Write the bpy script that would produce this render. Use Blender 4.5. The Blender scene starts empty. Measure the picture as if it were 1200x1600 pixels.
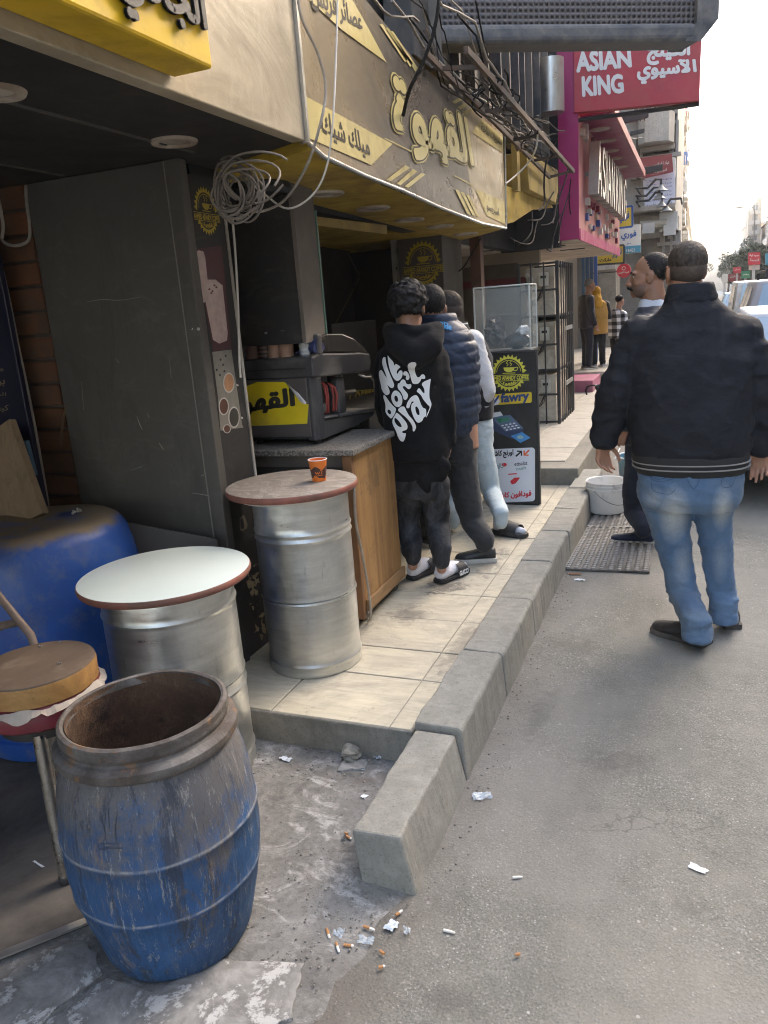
import bpy, bmesh, math, random
import numpy as np
from mathutils import Vector, Matrix, noise
from mathutils.bvhtree import BVHTree
random.seed(7)
S = bpy.context.scene
COL = S.collection

# ---------------------------------------------------------------- camera
F, CX, CY, H = 1202.0, 600.0, 800.0, 1.5
def _n(v): return v / np.linalg.norm(v)
_dy = _n(np.array([490., -350., F]))
_dn = np.array([350., 4700., F]); _dn = _n(_dn - _dn.dot(_dy) * _dy)
_rx = np.cross(_dn, _dy)
W = np.stack([_rx, _dy, -_dn])              # world axes seen in camera axes (x right, y down, z forward)
cam = bpy.data.cameras.new('camera'); camo = bpy.data.objects.new('camera', cam); COL.objects.link(camo)
cam.sensor_fit = 'VERTICAL'; cam.sensor_height = 36; cam.lens = F / 1600 * 36
cam.clip_start = 0.02; cam.clip_end = 3000
M = Matrix.Identity(4)
for i in range(3):
    M[i][0] = W[i][0]; M[i][1] = -W[i][1]; M[i][2] = -W[i][2]
M[2][3] = H
camo.matrix_world = M
S.camera = camo

# ---------------------------------------------------------------- sky, sun, exposure
SUN_EL, SUN_AZ = math.radians(30), math.radians(38)      # azimuth measured from the street axis (+Y) towards +X
wd = bpy.data.worlds.new('World'); S.world = wd; wd.use_nodes = True
nt = wd.node_tree
bg = nt.nodes['Background']; sky = nt.nodes.new('ShaderNodeTexSky')
sky.sky_type = 'NISHITA'; sky.sun_disc = False; sky.sun_elevation = SUN_EL; sky.sun_rotation = SUN_AZ
sky.air_density = 1.0; sky.dust_density = 6.0; sky.ozone_density = 0.4; sky.altitude = 0
nt.links.new(sky.outputs[0], bg.inputs[0]); bg.inputs[1].default_value = 0.15
sun = bpy.data.lights.new('sun', 'SUN'); suno = bpy.data.objects.new('sun', sun); COL.objects.link(suno)
sun.energy = 3.0; sun.angle = math.radians(0.5); sun.color = (1.0, 0.93, 0.82)
sd = Vector((math.sin(SUN_AZ) * math.cos(SUN_EL), math.cos(SUN_AZ) * math.cos(SUN_EL), math.sin(SUN_EL)))
suno.rotation_euler = sd.to_track_quat('Z', 'Y').to_euler()
suno.location = (10, 20, 40)
S.view_settings.view_transform = 'Standard'; S.view_settings.look = 'None'
S.view_settings.gamma = 1; S.view_settings.use_curve_mapping = False
S.view_settings.exposure = 3.25
S.cycles.use_denoising = True; S.cycles.denoising_prefilter = 'ACCURATE'
S.cycles.use_light_tree = False; S.cycles.use_adaptive_sampling = False
S.cycles.max_bounces = 8; S.cycles.filter_width = 1.1
S.cycles.transparent_max_bounces = 16

# ---------------------------------------------------------------- pixel -> point on a real plane
def _ray(x, y): return W @ np.array([x - CX, y - CY, F])
def PZ(x, y, z): d = _ray(x, y); return Vector(d * ((z - H) / d[2]) + np.array([0, 0, H]))
def PY(x, y, Y): d = _ray(x, y); return Vector(d * (Y / d[1]) + np.array([0, 0, H]))
def PXX(x, y, X): d = _ray(x, y); return Vector(d * (X / d[0]) + np.array([0, 0, H]))

# ---------------------------------------------------------------- mesh builder
class MB:
    def __init__(s): s.v = []; s.f = []; s.m = []; s.cur = 0
    def add(s, vs, fs):
        b = len(s.v); s.v += [tuple(v) for v in vs]; s.f += [tuple(b + i for i in f) for f in fs]; s.m += [s.cur] * len(fs); return s
    def box(s, lo, hi, mat=None):
        x0, y0, z0 = lo; x1, y1, z1 = hi
        vs = [(x0,y0,z0),(x1,y0,z0),(x1,y1,z0),(x0,y1,z0),(x0,y0,z1),(x1,y0,z1),(x1,y1,z1),(x0,y1,z1)]
        if mat is not None: vs = [mat @ Vector(v) for v in vs]
        return s.add(vs, [(0,3,2,1),(4,5,6,7),(0,1,5,4),(1,2,6,5),(2,3,7,6),(3,0,4,7)])
    def cbox(s, c, d, mat=None):
        return s.box([c[i]-d[i]/2 for i in range(3)], [c[i]+d[i]/2 for i in range(3)], mat)
    def prism(s, poly, axis, a, b):
        """poly: 2D points; axis 'x': (y,z) extruded from x=a to x=b; 'y': (x,z); 'z': (x,y)"""
        def mk(p, t): return {'x': (t,p[0],p[1]), 'y': (p[0],t,p[1]), 'z': (p[0],p[1],t)}[axis]
        n = len(poly)
        vs = [mk(p, a) for p in poly] + [mk(p, b) for p in poly]
        return s.add(vs, [tuple(range(n))[::-1], tuple(range(n, 2*n))] + [(i, (i+1)%n, n+(i+1)%n, n+i) for i in range(n)])
    def quad3(s, a, b, c, d, th=None):
        """a slab from four corner points, th thick behind (along -normal)"""
        a, b, c, d = map(Vector, (a, b, c, d))
        if th is None: return s.add([a,b,c,d], [(0,1,2,3)])
        n = (b-a).cross(d-a).normalized() * -th
        return s.add([a,b,c,d,a+n,b+n,c+n,d+n], [(0,1,2,3),(7,6,5,4),(0,4,5,1),(1,5,6,2),(2,6,7,3),(3,7,4,0)])
    def lathe(s, prof, c, n=48, axis=(0,0,1), wob=None, cap0=False, cap1=False):
        q = Vector((0,0,1)).rotation_difference(Vector(axis)) ; c = Vector(c)
        vs = []
        for r, z in prof:
            for k in range(n):
                a = 2*math.pi*k/n
                rr = r if wob is None else r + wob(a, z)
                vs.append(c + q @ Vector((rr*math.cos(a), rr*math.sin(a), z)))
        fs = [(i*n+k, i*n+(k+1)%n, (i+1)*n+(k+1)%n, (i+1)*n+k) for i in range(len(prof)-1) for k in range(n)]
        if cap0: fs.append(tuple(range(n))[::-1])
        if cap1: fs.append(tuple((len(prof)-1)*n+k for k in range(n)))
        return s.add(vs, fs)
    def cyl(s, c, r, h, n=24, axis=(0,0,1), r2=None):
        return s.lathe([(r,0),(r if r2 is None else r2,h)], c, n, axis, cap0=True, cap1=True)
    def tube(s, pts, r, n=8, closed=False):
        pts = [Vector(p) for p in pts]; N = len(pts); rs = r if hasattr(r, '__len__') else [r]*N
        vs = []; up = Vector((0,0,1)); prev = None
        for i in range(N):
            t = (pts[(i+1)%N]-pts[i-1]) if closed else (pts[min(i+1,N-1)]-pts[max(i-1,0)])
            if t.length < 1e-9: t = Vector((0,0,1))
            t.normalize()
            if prev is None:
                u = t.orthogonal().normalized()
            else:
                u = prev - t*prev.dot(t)
                u = u.normalized() if u.length > 1e-6 else t.orthogonal().normalized()
            prev = u; w = t.cross(u)
            for k in range(n):
                a = 2*math.pi*k/n
                vs.append(pts[i] + (u*math.cos(a)+w*math.sin(a))*rs[i])
        fs = [(i*n+k, i*n+(k+1)%n, ((i+1)%N)*n+(k+1)%n, ((i+1)%N)*n+k) for i in range(N if closed else N-1) for k in range(n)]
        if not closed: fs += [tuple(range(n))[::-1], tuple((N-1)*n+k for k in range(n))]
        return s.add(vs, fs)
    def sph(s, c, r, n=12, m=8, rot=None):
        r = r if hasattr(r, '__len__') else (r, r, r); c = Vector(c)
        vs = []
        for i in range(1, m):
            p = math.pi*i/m
            for k in range(n):
                a = 2*math.pi*k/n
                v = Vector((r[0]*math.sin(p)*math.cos(a), r[1]*math.sin(p)*math.sin(a), r[2]*math.cos(p)))
                vs.append(c + (rot @ v if rot else v))
        t = Vector((0,0,r[2]))
        vs += [c + (rot @ t if rot else t), c - (rot @ t if rot else t)]
        T = len(vs)-2
        fs = [(i*n+k, (i+1)*n+k, (i+1)*n+(k+1)%n, i*n+(k+1)%n) for i in range(m-2) for k in range(n)]
        fs += [(T, k, (k+1)%n) for k in range(n)] + [(T+1, (m-2)*n+(k+1)%n, (m-2)*n+k) for k in range(n)]
        return s.add(vs, fs)
    def loft(s, rings):
        """rings: equal-length lists of points; capped at both ends"""
        n = len(rings[0]); vs = [p for r in rings for p in r]
        fs = [(i*n+k, i*n+(k+1)%n, (i+1)*n+(k+1)%n, (i+1)*n+k) for i in range(len(rings)-1) for k in range(n)]
        fs += [tuple(range(n))[::-1], tuple((len(rings)-1)*n+k for k in range(n))]
        return s.add(vs, fs)

def setp(o, label=None, cat=None, group=None, kind=None):
    if label: o['label'] = label
    if cat: o['category'] = cat
    if group: o['group'] = group
    if kind: o['kind'] = kind
    return o
def root_loc(p):
    l = Vector((0,0,0))
    while p is not None: l = l + p.location; p = p.parent
    return l
def obj(name, mb, mat, parent=None, smooth=False, bevel=0, label=None, cat=None, group=None, kind=None, seg=2, auto=True):
    """link the built mesh (given in world coordinates) as ONE object"""
    if isinstance(mb, MB):
        me = bpy.data.meshes.new(name); me.from_pydata(mb.v, [], mb.f)
        mats = mat if isinstance(mat, (list, tuple)) else [mat]
        for m_ in mats: me.materials.append(m_)
        if len(mats) > 1: me.polygons.foreach_set('material_index', mb.m)
    else:
        me = mb
        if mat is not None and not me.materials: me.materials.append(mat)
    bm = bmesh.new(); bm.from_mesh(me)
    if bevel:
        bmesh.ops.remove_doubles(bm, verts=bm.verts, dist=1e-6)
        es = [e for e in bm.edges if len(e.link_faces) == 2 and e.calc_face_angle(0) > 0.5]
        bmesh.ops.bevel(bm, geom=es, offset=bevel, segments=seg, profile=0.5, affect='EDGES', clamp_overlap=True)
    bmesh.ops.recalc_face_normals(bm, faces=bm.faces)
    if smooth:
        for f in bm.faces: f.smooth = True
        for e in bm.edges:
            if len(e.link_faces) == 2 and e.calc_face_angle(0) > 0.7: e.smooth = False
    bm.to_mesh(me); bm.free()
    o = bpy.data.objects.new(name, me); COL.objects.link(o)
    if parent is not None:
        L = root_loc(parent); o.parent = parent
    else:
        if len(me.vertices):
            a = np.empty(len(me.vertices)*3); me.vertices.foreach_get('co', a); a = a.reshape(-1,3)
            L = Vector(((a[:,0].min()+a[:,0].max())/2, (a[:,1].min()+a[:,1].max())/2, a[:,2].min()))
        else: L = Vector((0,0,0))
        o.location = L
    me.transform(Matrix.Translation(-L))
    return setp(o, label, cat, group, kind)
def thing(name, label, cat, loc=(0,0,0), group=None, kind=None):
    o = bpy.data.objects.new(name, None); COL.objects.link(o); o.location = loc
    o.empty_display_size = 0.1
    return setp(o, label, cat, group, kind)
def dup(root, loc=None, label=None):
    r = root.copy(); COL.objects.link(r)
    if loc is not None: r.location = loc
    if label: r['label'] = label
    for c in list(root.children):
        d = c.copy(); COL.objects.link(d); d.parent = r
        for g in list(c.children):
            e = g.copy(); COL.objects.link(e); e.parent = d
    return r

# ---------------------------------------------------------------- text and flat print
_AR = {}
def _ar(ch, base, joins):
    _AR[ch] = (base, joins)
for ch, base, j in [('ا',0xFE8D,1),('آ',0xFE81,1),('أ',0xFE83,1),('ب',0xFE8F,2),('ة',0xFE93,1),('ت',0xFE95,2),('ث',0xFE99,2),('ج',0xFE9D,2),('ح',0xFEA1,2),
    ('خ',0xFEA5,2),('د',0xFEA9,1),('ذ',0xFEAB,1),('ر',0xFEAD,1),('ز',0xFEAF,1),('س',0xFEB1,2),('ش',0xFEB5,2),('ص',0xFEB9,2),('ض',0xFEBD,2),('ط',0xFEC1,2),
    ('ع',0xFEC9,2),('غ',0xFECD,2),('ف',0xFED1,2),('ق',0xFED5,2),('ك',0xFED9,2),('ل',0xFEDD,2),('م',0xFEE1,2),('ن',0xFEE5,2),('ه',0xFEE9,2),('و',0xFEED,1),
    ('ى',0xFEEF,1),('ي',0xFEF1,2),('ئ',0xFE89,2)]: _ar(ch, base, j)
def arabic(s):
    s = s.replace('لا', '\u0001').replace('لآ', '\u0002')
    lig = {'\u0001': 0xFEFB, '\u0002': 0xFEF5}
    out = []
    def J(c): return 1 if c in lig else _AR[c][1] if c in _AR else 0
    for i, c in enumerate(s):
        prev = i > 0 and J(s[i-1]) == 2
        nxt = i+1 < len(s) and J(s[i+1]) > 0
        if c in lig: out.append(chr(lig[c] + (1 if prev else 0))); continue
        if c not in _AR: out.append(c); continue
        b, j = _AR[c]
        if j == 1: out.append(chr(b + (1 if prev else 0)))
        else: out.append(chr(b + (3 if prev and nxt else 2 if nxt else 1 if prev else 0)))
    return ''.join(out[::-1])
_tc = {}
def text_mesh(s):
    """a filled text outline: (verts2d Nx2 scaled to width 1 x height 1 box, faces, aspect)"""
    if s in _tc: return _tc[s]
    c = bpy.data.curves.new('tmp', 'FONT'); c.body = s; c.size = 1; c.resolution_u = 3
    o = bpy.data.objects.new('tmp', c); COL.objects.link(o)
    dg = bpy.context.evaluated_depsgraph_get(); dg.update()
    me = bpy.data.meshes.new_from_object(o.evaluated_get(dg))
    v = np.array([x.co[:2] for x in me.vertices]); f = [tuple(p.vertices) for p in me.polygons]
    bpy.data.objects.remove(o); bpy.data.curves.remove(c); bpy.data.meshes.remove(me)
    lo, hi = v.min(0), v.max(0); sz = hi - lo
    _tc[s] = ((v - lo) / sz, f, sz[0] / sz[1])
    return _tc[s]
def put_text(mb, s, fn, bold=0.0, nb=8):
    """fn(u,v,h) maps the unit box to a world point, h = height above the surface; bold in units of the text height"""
    v, f, asp = text_mesh(s)
    offs = [(0,0)] + ([(math.cos(2*math.pi*k/nb)*bold, math.sin(2*math.pi*k/nb)*bold) for k in range(nb)] if bold else [])
    for k, (ox, oy) in enumerate(offs):
        mb.add([fn(x + ox/asp, y + oy, k*0.00012) for x, y in v], f)
    return mb
def plane_fn(origin, ex, ey, nrm, h0=0.002):
    o, ex, ey = Vector(origin), Vector(ex), Vector(ey); n = Vector(nrm).normalized()
    return lambda u, v, h: o + ex*u + ey*v + n*(h0+h)
def stroke(mb, pts, w, fn, sub=4, k=[0], cap=8):
    """a brush stroke: pts 2D, w width(s); fn(x,y,h)->world. Smooth polyline of quads with round caps"""
    P = [np.array(p, float) for p in pts]; N = len(P)
    ws = list(w) if hasattr(w, '__len__') else [w]*N
    Q, R = [], []
    for i in range(N-1):
        p0, p1, p2, p3 = P[max(i-1,0)], P[i], P[i+1], P[min(i+2,N-1)]
        for j in range(sub):
            t = j/sub
            Q.append(0.5*((2*p1)+(-p0+p2)*t+(2*p0-5*p1+4*p2-p3)*t*t+(-p0+3*p1-3*p2+p3)*t**3)); R.append(ws[i]*(1-t)+ws[i+1]*t)
    Q.append(P[-1]); R.append(ws[-1])
    k[0] = (k[0]+1) % 12; h = k[0]*0.00012
    vs, fs = [], []
    for i, q in enumerate(Q):
        t = _n(Q[min(i+1,len(Q)-1)] - Q[max(i-1,0)] + 1e-9); n = np.array([-t[1], t[0]])
        vs += [q + n*R[i]/2, q, q - n*R[i]/2]
    for i in range(len(Q)-1):
        fs += [(3*i,3*i+1,3*i+4,3*i+3),(3*i+1,3*i+2,3*i+5,3*i+4)]
    if cap:
        for end in (0, len(Q)-1):
            q = Q[end]; t = _n((Q[1]-Q[0]) if end == 0 else (Q[-1]-Q[-2])); t = -t if end == 0 else t
            n = np.array([-t[1], t[0]]); b = len(vs); vs.append(q)
            for a in range(cap+1):
                th = math.pi*a/cap - math.pi/2
                vs.append(q + (t*math.cos(th) + n*math.sin(th))*R[end]/2)
            fs += [(b, b+1+a, b+2+a) for a in range(cap)]
    mb.add([fn(x, y, h) for x, y in vs], fs)
    return mb
def blob(mb, pts, fn, h=0.0):
    """filled polygon as a triangle fan about its centre"""
    c = np.mean(np.array(pts, float), axis=0)
    n = len(pts)
    mb.add([fn(c[0], c[1], h)] + [fn(x, y, h) for x, y in pts], [(0, 1+i, 1+(i+1) % n) for i in range(n)])
    return mb
def ring_pts(cx, cy, rx, ry=None, n=28): return [(cx+rx*math.cos(2*math.pi*i/n), cy+(ry or rx)*math.sin(2*math.pi*i/n)) for i in range(n)]

# ---------------------------------------------------------------- materials
class NT:
    def __init__(s, name):
        s.m = bpy.data.materials.new(name); s.m.use_nodes = True; s.t = s.m.node_tree; s.b = s.t.nodes['Principled BSDF']
        s.tc = s.t.nodes.new('ShaderNodeTexCoord'); s._rnd = None
    def L(s, a, b): s.t.links.new(a, b)
    def vec(s, space='Object', scale=(1,1,1)):
        if space == 'World':
            g = s.t.nodes.new('ShaderNodeNewGeometry'); src = g.outputs['Position']
        else: src = s.tc.outputs[space]
        m = s.t.nodes.new('ShaderNodeMapping'); m.inputs['Scale'].default_value = scale; s.L(src, m.inputs[0])
        if space == 'Object':
            if s._rnd is None:
                oi = s.t.nodes.new('ShaderNodeObjectInfo'); mu = s.t.nodes.new('ShaderNodeMath'); mu.operation = 'MULTIPLY'; mu.inputs[1].default_value = 37
                s.L(oi.outputs['Random'], mu.inputs[0]); s._rnd = mu.outputs[0]
            s.L(s._rnd, m.inputs['Location'])
        return m.outputs[0]
    def noise(s, vec, scale, detail=4, rough=0.6, dist=0.0):
        n = s.t.nodes.new('ShaderNodeTexNoise'); n.inputs['Scale'].default_value = scale; n.inputs['Detail'].default_value = detail
        n.inputs['Roughness'].default_value = rough; n.inputs['Distortion'].default_value = dist; s.L(vec, n.inputs['Vector']); return n.outputs[0]
    def voro(s, vec, scale, feature='F1', out='Distance'):
        n = s.t.nodes.new('ShaderNodeTexVoronoi'); n.feature = feature; n.inputs['Scale'].default_value = scale; s.L(vec, n.inputs['Vector']); return n.outputs[out]
    def ramp(s, fac, stops):
        r = s.t.nodes.new('ShaderNodeValToRGB'); e = r.color_ramp.elements
        while len(e) < len(stops): e.new(0.5)
        for k, (p, c) in enumerate(stops):
            e[k].position = p; e[k].color = (*(c if hasattr(c, '__len__') else (c,c,c)), 1)
        s.L(fac, r.inputs[0]); return r.outputs[0]
    def mix(s, fac, a, b, mode='MIX'):
        n = s.t.nodes.new('ShaderNodeMix'); n.data_type = 'RGBA'; n.blend_type = mode
        def put(i, v):
            if isinstance(v, (int, float)): n.inputs[i].default_value = v if i == 0 else (v,v,v,1)
            elif isinstance(v, (tuple, list)): n.inputs[i].default_value = (*v, 1)
            else: s.L(v, n.inputs[i])
        put(0, fac); put(6, a); put(7, b); return n.outputs[2]
    def math(s, op, a, b=0.0):
        n = s.t.nodes.new('ShaderNodeMath'); n.operation = op
        for i, v in enumerate((a, b)):
            if isinstance(v, (int, float)): n.inputs[i].default_value = v
            else: s.L(v, n.inputs[i])
        return n.outputs[0]
    def sep(s, vec):
        n = s.t.nodes.new('ShaderNodeSeparateXYZ'); s.L(vec, n.inputs[0]); return n.outputs
    def bump(s, h, strength=0.3, dist=0.01, prev=None):
        n = s.t.nodes.new('ShaderNodeBump'); n.inputs['Strength'].default_value = strength; n.inputs['Distance'].default_value = dist
        s.L(h, n.inputs['Height'])
        if prev is not None: s.L(prev, n.inputs['Normal'])
        s.L(n.outputs[0], s.b.inputs['Normal']); return n.outputs[0]
    def set(s, **k):
        for a, v in k.items():
            i = s.b.inputs[{'col':'Base Color','rough':'Roughness','metal':'Metallic','spec':'Specular IOR Level','alpha':'Alpha','trans':'Transmission Weight','emit':'Emission Color','estr':'Emission Strength','coat':'Coat Weight','sheen':'Sheen Weight','ior':'IOR','sss':'Subsurface Weight'}[a]]
            if isinstance(v, (int, float)): i.default_value = v
            elif isinstance(v, (tuple, list)): i.default_value = (*v, 1)
            else: s.L(v, i)
        return s
def mk(name, col, rough=0.6, var=0.15, scale=6, metal=0.0, bump=0.15, bscale=40, bdist=0.004, dirt=None, dscale=3, damt=0.5, space='Object', spec=0.5, stretch=(1,1,1), rvar=0.15, wear=None, wamt=0.6, wscale=9):
    n = NT(name); v = n.vec(space, stretch)
    c2 = tuple(min(1, x*(1+var)) for x in col); c1 = tuple(x*(1-var) for x in col)
    a = n.noise(v, scale, 5, 0.62)
    c = n.mix(n.ramp(a, [(0.3, 0), (0.7, 1)]), c1, c2)
    r = n.ramp(a, [(0.2, rough-rvar), (0.8, min(1, rough+rvar))])
    if dirt is not None:
        d = n.noise(n.vec(space, (1,1,1)), dscale, 6, 0.68, 0.4)
        f = n.ramp(d, [(0.62-damt*0.4, 0), (0.85-damt*0.3, 1)])
        c = n.mix(f, c, dirt); r = n.mix(f, r, 0.85)
    if wear is not None:
        d = n.noise(n.vec(space, (1,1,1)), wscale, 7, 0.72, 0.2)
        f = n.ramp(d, [(0.72-wamt*0.25, 0), (0.76-wamt*0.25, 1)])
        c = n.mix(f, c, wear); r = n.mix(f, r, 0.8)
    n.set(col=c, rough=r, metal=metal, spec=spec)
    if bump:
        n.bump(n.noise(v, bscale, 4, 0.65), bump, bdist)
    return n.m
# ================================================================ materials
def road_mat():
    n = NT('asphalt'); v = n.vec('World')
    a = n.noise(v, 1.1, 5, 0.6); b = n.noise(v, 9, 6, 0.7); g = n.noise(v, 160, 3, 0.7)
    c = n.mix(n.ramp(a, [(0.3,0),(0.72,1)]), (0.147,0.145,0.125), (0.222,0.219,0.190))
    c = n.mix(n.ramp(b, [(0.42,0),(0.75,0.75)]), c, (0.262,0.255,0.222))
    c = n.mix(n.ramp(g, [(0.35,0.55),(0.6,0)]), c, (0.06,0.058,0.055))
    vd = n.voro(v, 95); vr = n.voro(v, 95, out='Color')
    dens = n.ramp(n.noise(v, 1.7, 4, 0.6, 0.5), [(0.36,0.08),(0.62,1.0)])
    big = n.math('LESS_THAN', vd, n.math('MULTIPLY', n.ramp(n.sep(vr)[0], [(0.55,0),(1.0,1)]), 0.30))
    c = n.mix(n.math('MULTIPLY', n.math('MULTIPLY', big, 0.85), dens), c, (0.46,0.45,0.415))
    fl = n.voro(v, 210, out='Color'); c = n.mix(n.math('MULTIPLY', n.ramp(n.sep(fl)[0], [(0.80,0),(0.88,0.5)]), dens), c, (0.36,0.35,0.32)); c = n.mix(n.math('MULTIPLY', n.ramp(n.sep(fl)[1], [(0.82,0),(0.92,0.5)]), dens), c, (0.075,0.073,0.068))
    vd2 = n.voro(v, 33); vr2 = n.voro(v, 33, out='Color')
    big2 = n.math('LESS_THAN', vd2, n.math('MULTIPLY', n.ramp(n.sep(vr2)[1], [(0.72,0),(1.0,1)]), 0.17))
    c = n.mix(n.math('MULTIPLY', big2, 0.8), c, (0.46,0.44,0.41))
    # dark oily patches and dust drifts
    st = n.noise(v, 2.3, 6, 0.7, 0.6)
    c = n.mix(n.ramp(st, [(0.64,0),(0.70,0.45)]), c, (0.085,0.082,0.074))
    ds = n.noise(n.vec('World', (1.0,0.3,1)), 3.1, 5, 0.65)
    c = n.mix(n.ramp(ds, [(0.52,0),(0.78,0.5)]), c, (0.295,0.284,0.245))
    dst = n.noise(v, 0.8, 6, 0.65, 0.8); c = n.mix(n.ramp(dst, [(0.46,0),(0.62,0.6)]), c, (0.235,0.222,0.19))
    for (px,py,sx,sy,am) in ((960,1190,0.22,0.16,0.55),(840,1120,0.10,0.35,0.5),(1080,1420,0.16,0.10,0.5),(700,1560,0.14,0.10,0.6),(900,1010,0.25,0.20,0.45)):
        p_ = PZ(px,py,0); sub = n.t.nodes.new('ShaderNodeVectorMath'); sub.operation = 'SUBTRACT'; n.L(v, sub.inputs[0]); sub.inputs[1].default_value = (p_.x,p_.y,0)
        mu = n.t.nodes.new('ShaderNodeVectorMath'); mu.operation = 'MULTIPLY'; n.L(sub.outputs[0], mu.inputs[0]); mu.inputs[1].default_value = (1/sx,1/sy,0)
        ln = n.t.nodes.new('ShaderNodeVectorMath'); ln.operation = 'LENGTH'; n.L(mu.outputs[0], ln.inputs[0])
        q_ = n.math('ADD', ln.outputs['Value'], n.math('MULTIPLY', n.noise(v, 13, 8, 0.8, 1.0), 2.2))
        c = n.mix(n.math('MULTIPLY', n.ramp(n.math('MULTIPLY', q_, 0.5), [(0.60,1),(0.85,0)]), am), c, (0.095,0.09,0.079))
    # cement and tar repairs, tyre polish, cracks and the dirt that lies along the kerb
    xyz = n.sep(v); big_ = n.noise(v, 0.55, 3, 0.5, 1.5)
    c = n.mix(n.ramp(big_, [(0.50,0),(0.53,0.35)]), c, (0.235,0.222,0.20))
    tm = n.noise(n.vec('World', (2.2,0.06,1)), 1.5, 4, 0.6); c = n.mix(n.ramp(tm, [(0.52,0),(0.70,0.28)]), c, (0.125,0.122,0.112))
    wv_ = n.t.nodes.new('ShaderNodeVectorMath'); wv_.operation = 'ADD'; n.L(v, wv_.inputs[0]); nz_ = n.t.nodes.new('ShaderNodeTexNoise'); nz_.inputs['Scale'].default_value = 4; nz_.inputs['Detail'].default_value = 5; n.L(v, nz_.inputs['Vector']); n.L(nz_.outputs['Color'], wv_.inputs[1])
    vc = n.t.nodes.new('ShaderNodeTexVoronoi'); vc.feature = 'DISTANCE_TO_EDGE'; vc.inputs['Scale'].default_value = 0.75; n.L(wv_.outputs[0], vc.inputs['Vector'])
    crack = n.math('MULTIPLY', n.ramp(vc.outputs['Distance'], [(0.0,1),(0.006,0)]), n.ramp(n.noise(v,0.9,3,0.5), [(0.50,0),(0.62,0.8)]))
    c = n.mix(crack, c, (0.06,0.055,0.05))
    kd = n.math('ADD', n.math('MULTIPLY', xyz[0], 1.0), n.math('MULTIPLY', n.noise(v, 6, 6, 0.75), 0.35))
    c = n.mix(n.ramp(n.math('ADD', kd, 1.0), [(0.44,0.75),(0.66,0)]), c, (0.125,0.108,0.09))
    n.set(col=c, rough=0.85, spec=0.3)
    h = n.mix(0.5, g, n.ramp(vd, [(0.0,1),(0.45,0)]))
    n.bump(h, 0.55, 0.006, n.bump(b, 0.5, 0.02))
    return n.m
def pave_mat():
    n = NT('dirty_cement'); v = n.vec('World')
    a = n.noise(v, 2.2, 6, 0.68, 0.8); b = n.noise(v, 14, 6, 0.72); g = n.noise(v, 120, 3, 0.7)
    c = n.mix(n.ramp(a, [(0.35,0),(0.65,1)]), (0.115,0.11,0.10), (0.215,0.207,0.188))
    c = n.mix(n.ramp(b, [(0.5,0),(0.68,0.6)]), c, (0.30,0.285,0.26))
    w = n.noise(n.vec('World', (1,2.2,1)), 3.4, 7, 0.75, 1.2)
    c = n.mix(n.ramp(w, [(0.53,0),(0.62,0.8)]), c, (0.40,0.39,0.365))
    d = n.noise(v, 5.0, 6, 0.7, 0.5)
    c = n.mix(n.ramp(d, [(0.56,0),(0.70,0.85)]), c, (0.055,0.048,0.042))
    c = n.mix(n.ramp(n.noise(v, 55, 5, 0.8), [(0.50,0),(0.60,0.55)]), c, (0.10,0.093,0.083))
    c = n.mix(n.ramp(n.noise(v, 3.1, 6, 0.72, 0.4), [(0.55,0),(0.68,0.7)]), c, (0.13,0.098,0.078))
    c = n.mix(n.ramp(n.noise(v, 40, 4, 0.75), [(0.62,0),(0.68,0.8)]), c, (0.035,0.03,0.026))
    n.set(col=c, rough=0.85, spec=0.35)
    n.bump(n.mix(0.5, b, g), 0.5, 0.008)
    return n.m
def concrete_mat(name, col, dark=0.5, streak=True, sc=1.0):
    n = NT(name); v = n.vec('World')
    a = n.noise(v, 3*sc, 6, 0.65); b = n.noise(v, 22*sc, 6, 0.7); g = n.noise(v, 140*sc, 2, 0.7)
    lo = tuple(x*dark for x in col)
    c = n.mix(n.ramp(a, [(0.3,0),(0.68,1)]), lo, col)
    c = n.mix(n.ramp(b, [(0.48,0),(0.75,0.5)]), c, tuple(min(1,x*1.35) for x in col))
    if streak:
        s = n.noise(n.vec('World', (6,6,0.8)), 5, 5, 0.7)
        c = n.mix(n.ramp(s, [(0.52,0),(0.72,0.55)]), c, tuple(x*0.55 for x in col))
    c = n.mix(n.ramp(g, [(0.28,0.6),(0.42,0)]), c, tuple(x*0.35 for x in col))
    n.set(col=c, rough=0.88, spec=0.3)
    n.bump(n.mix(0.5, b, g), 0.5, 0.006)
    return n.m
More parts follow.
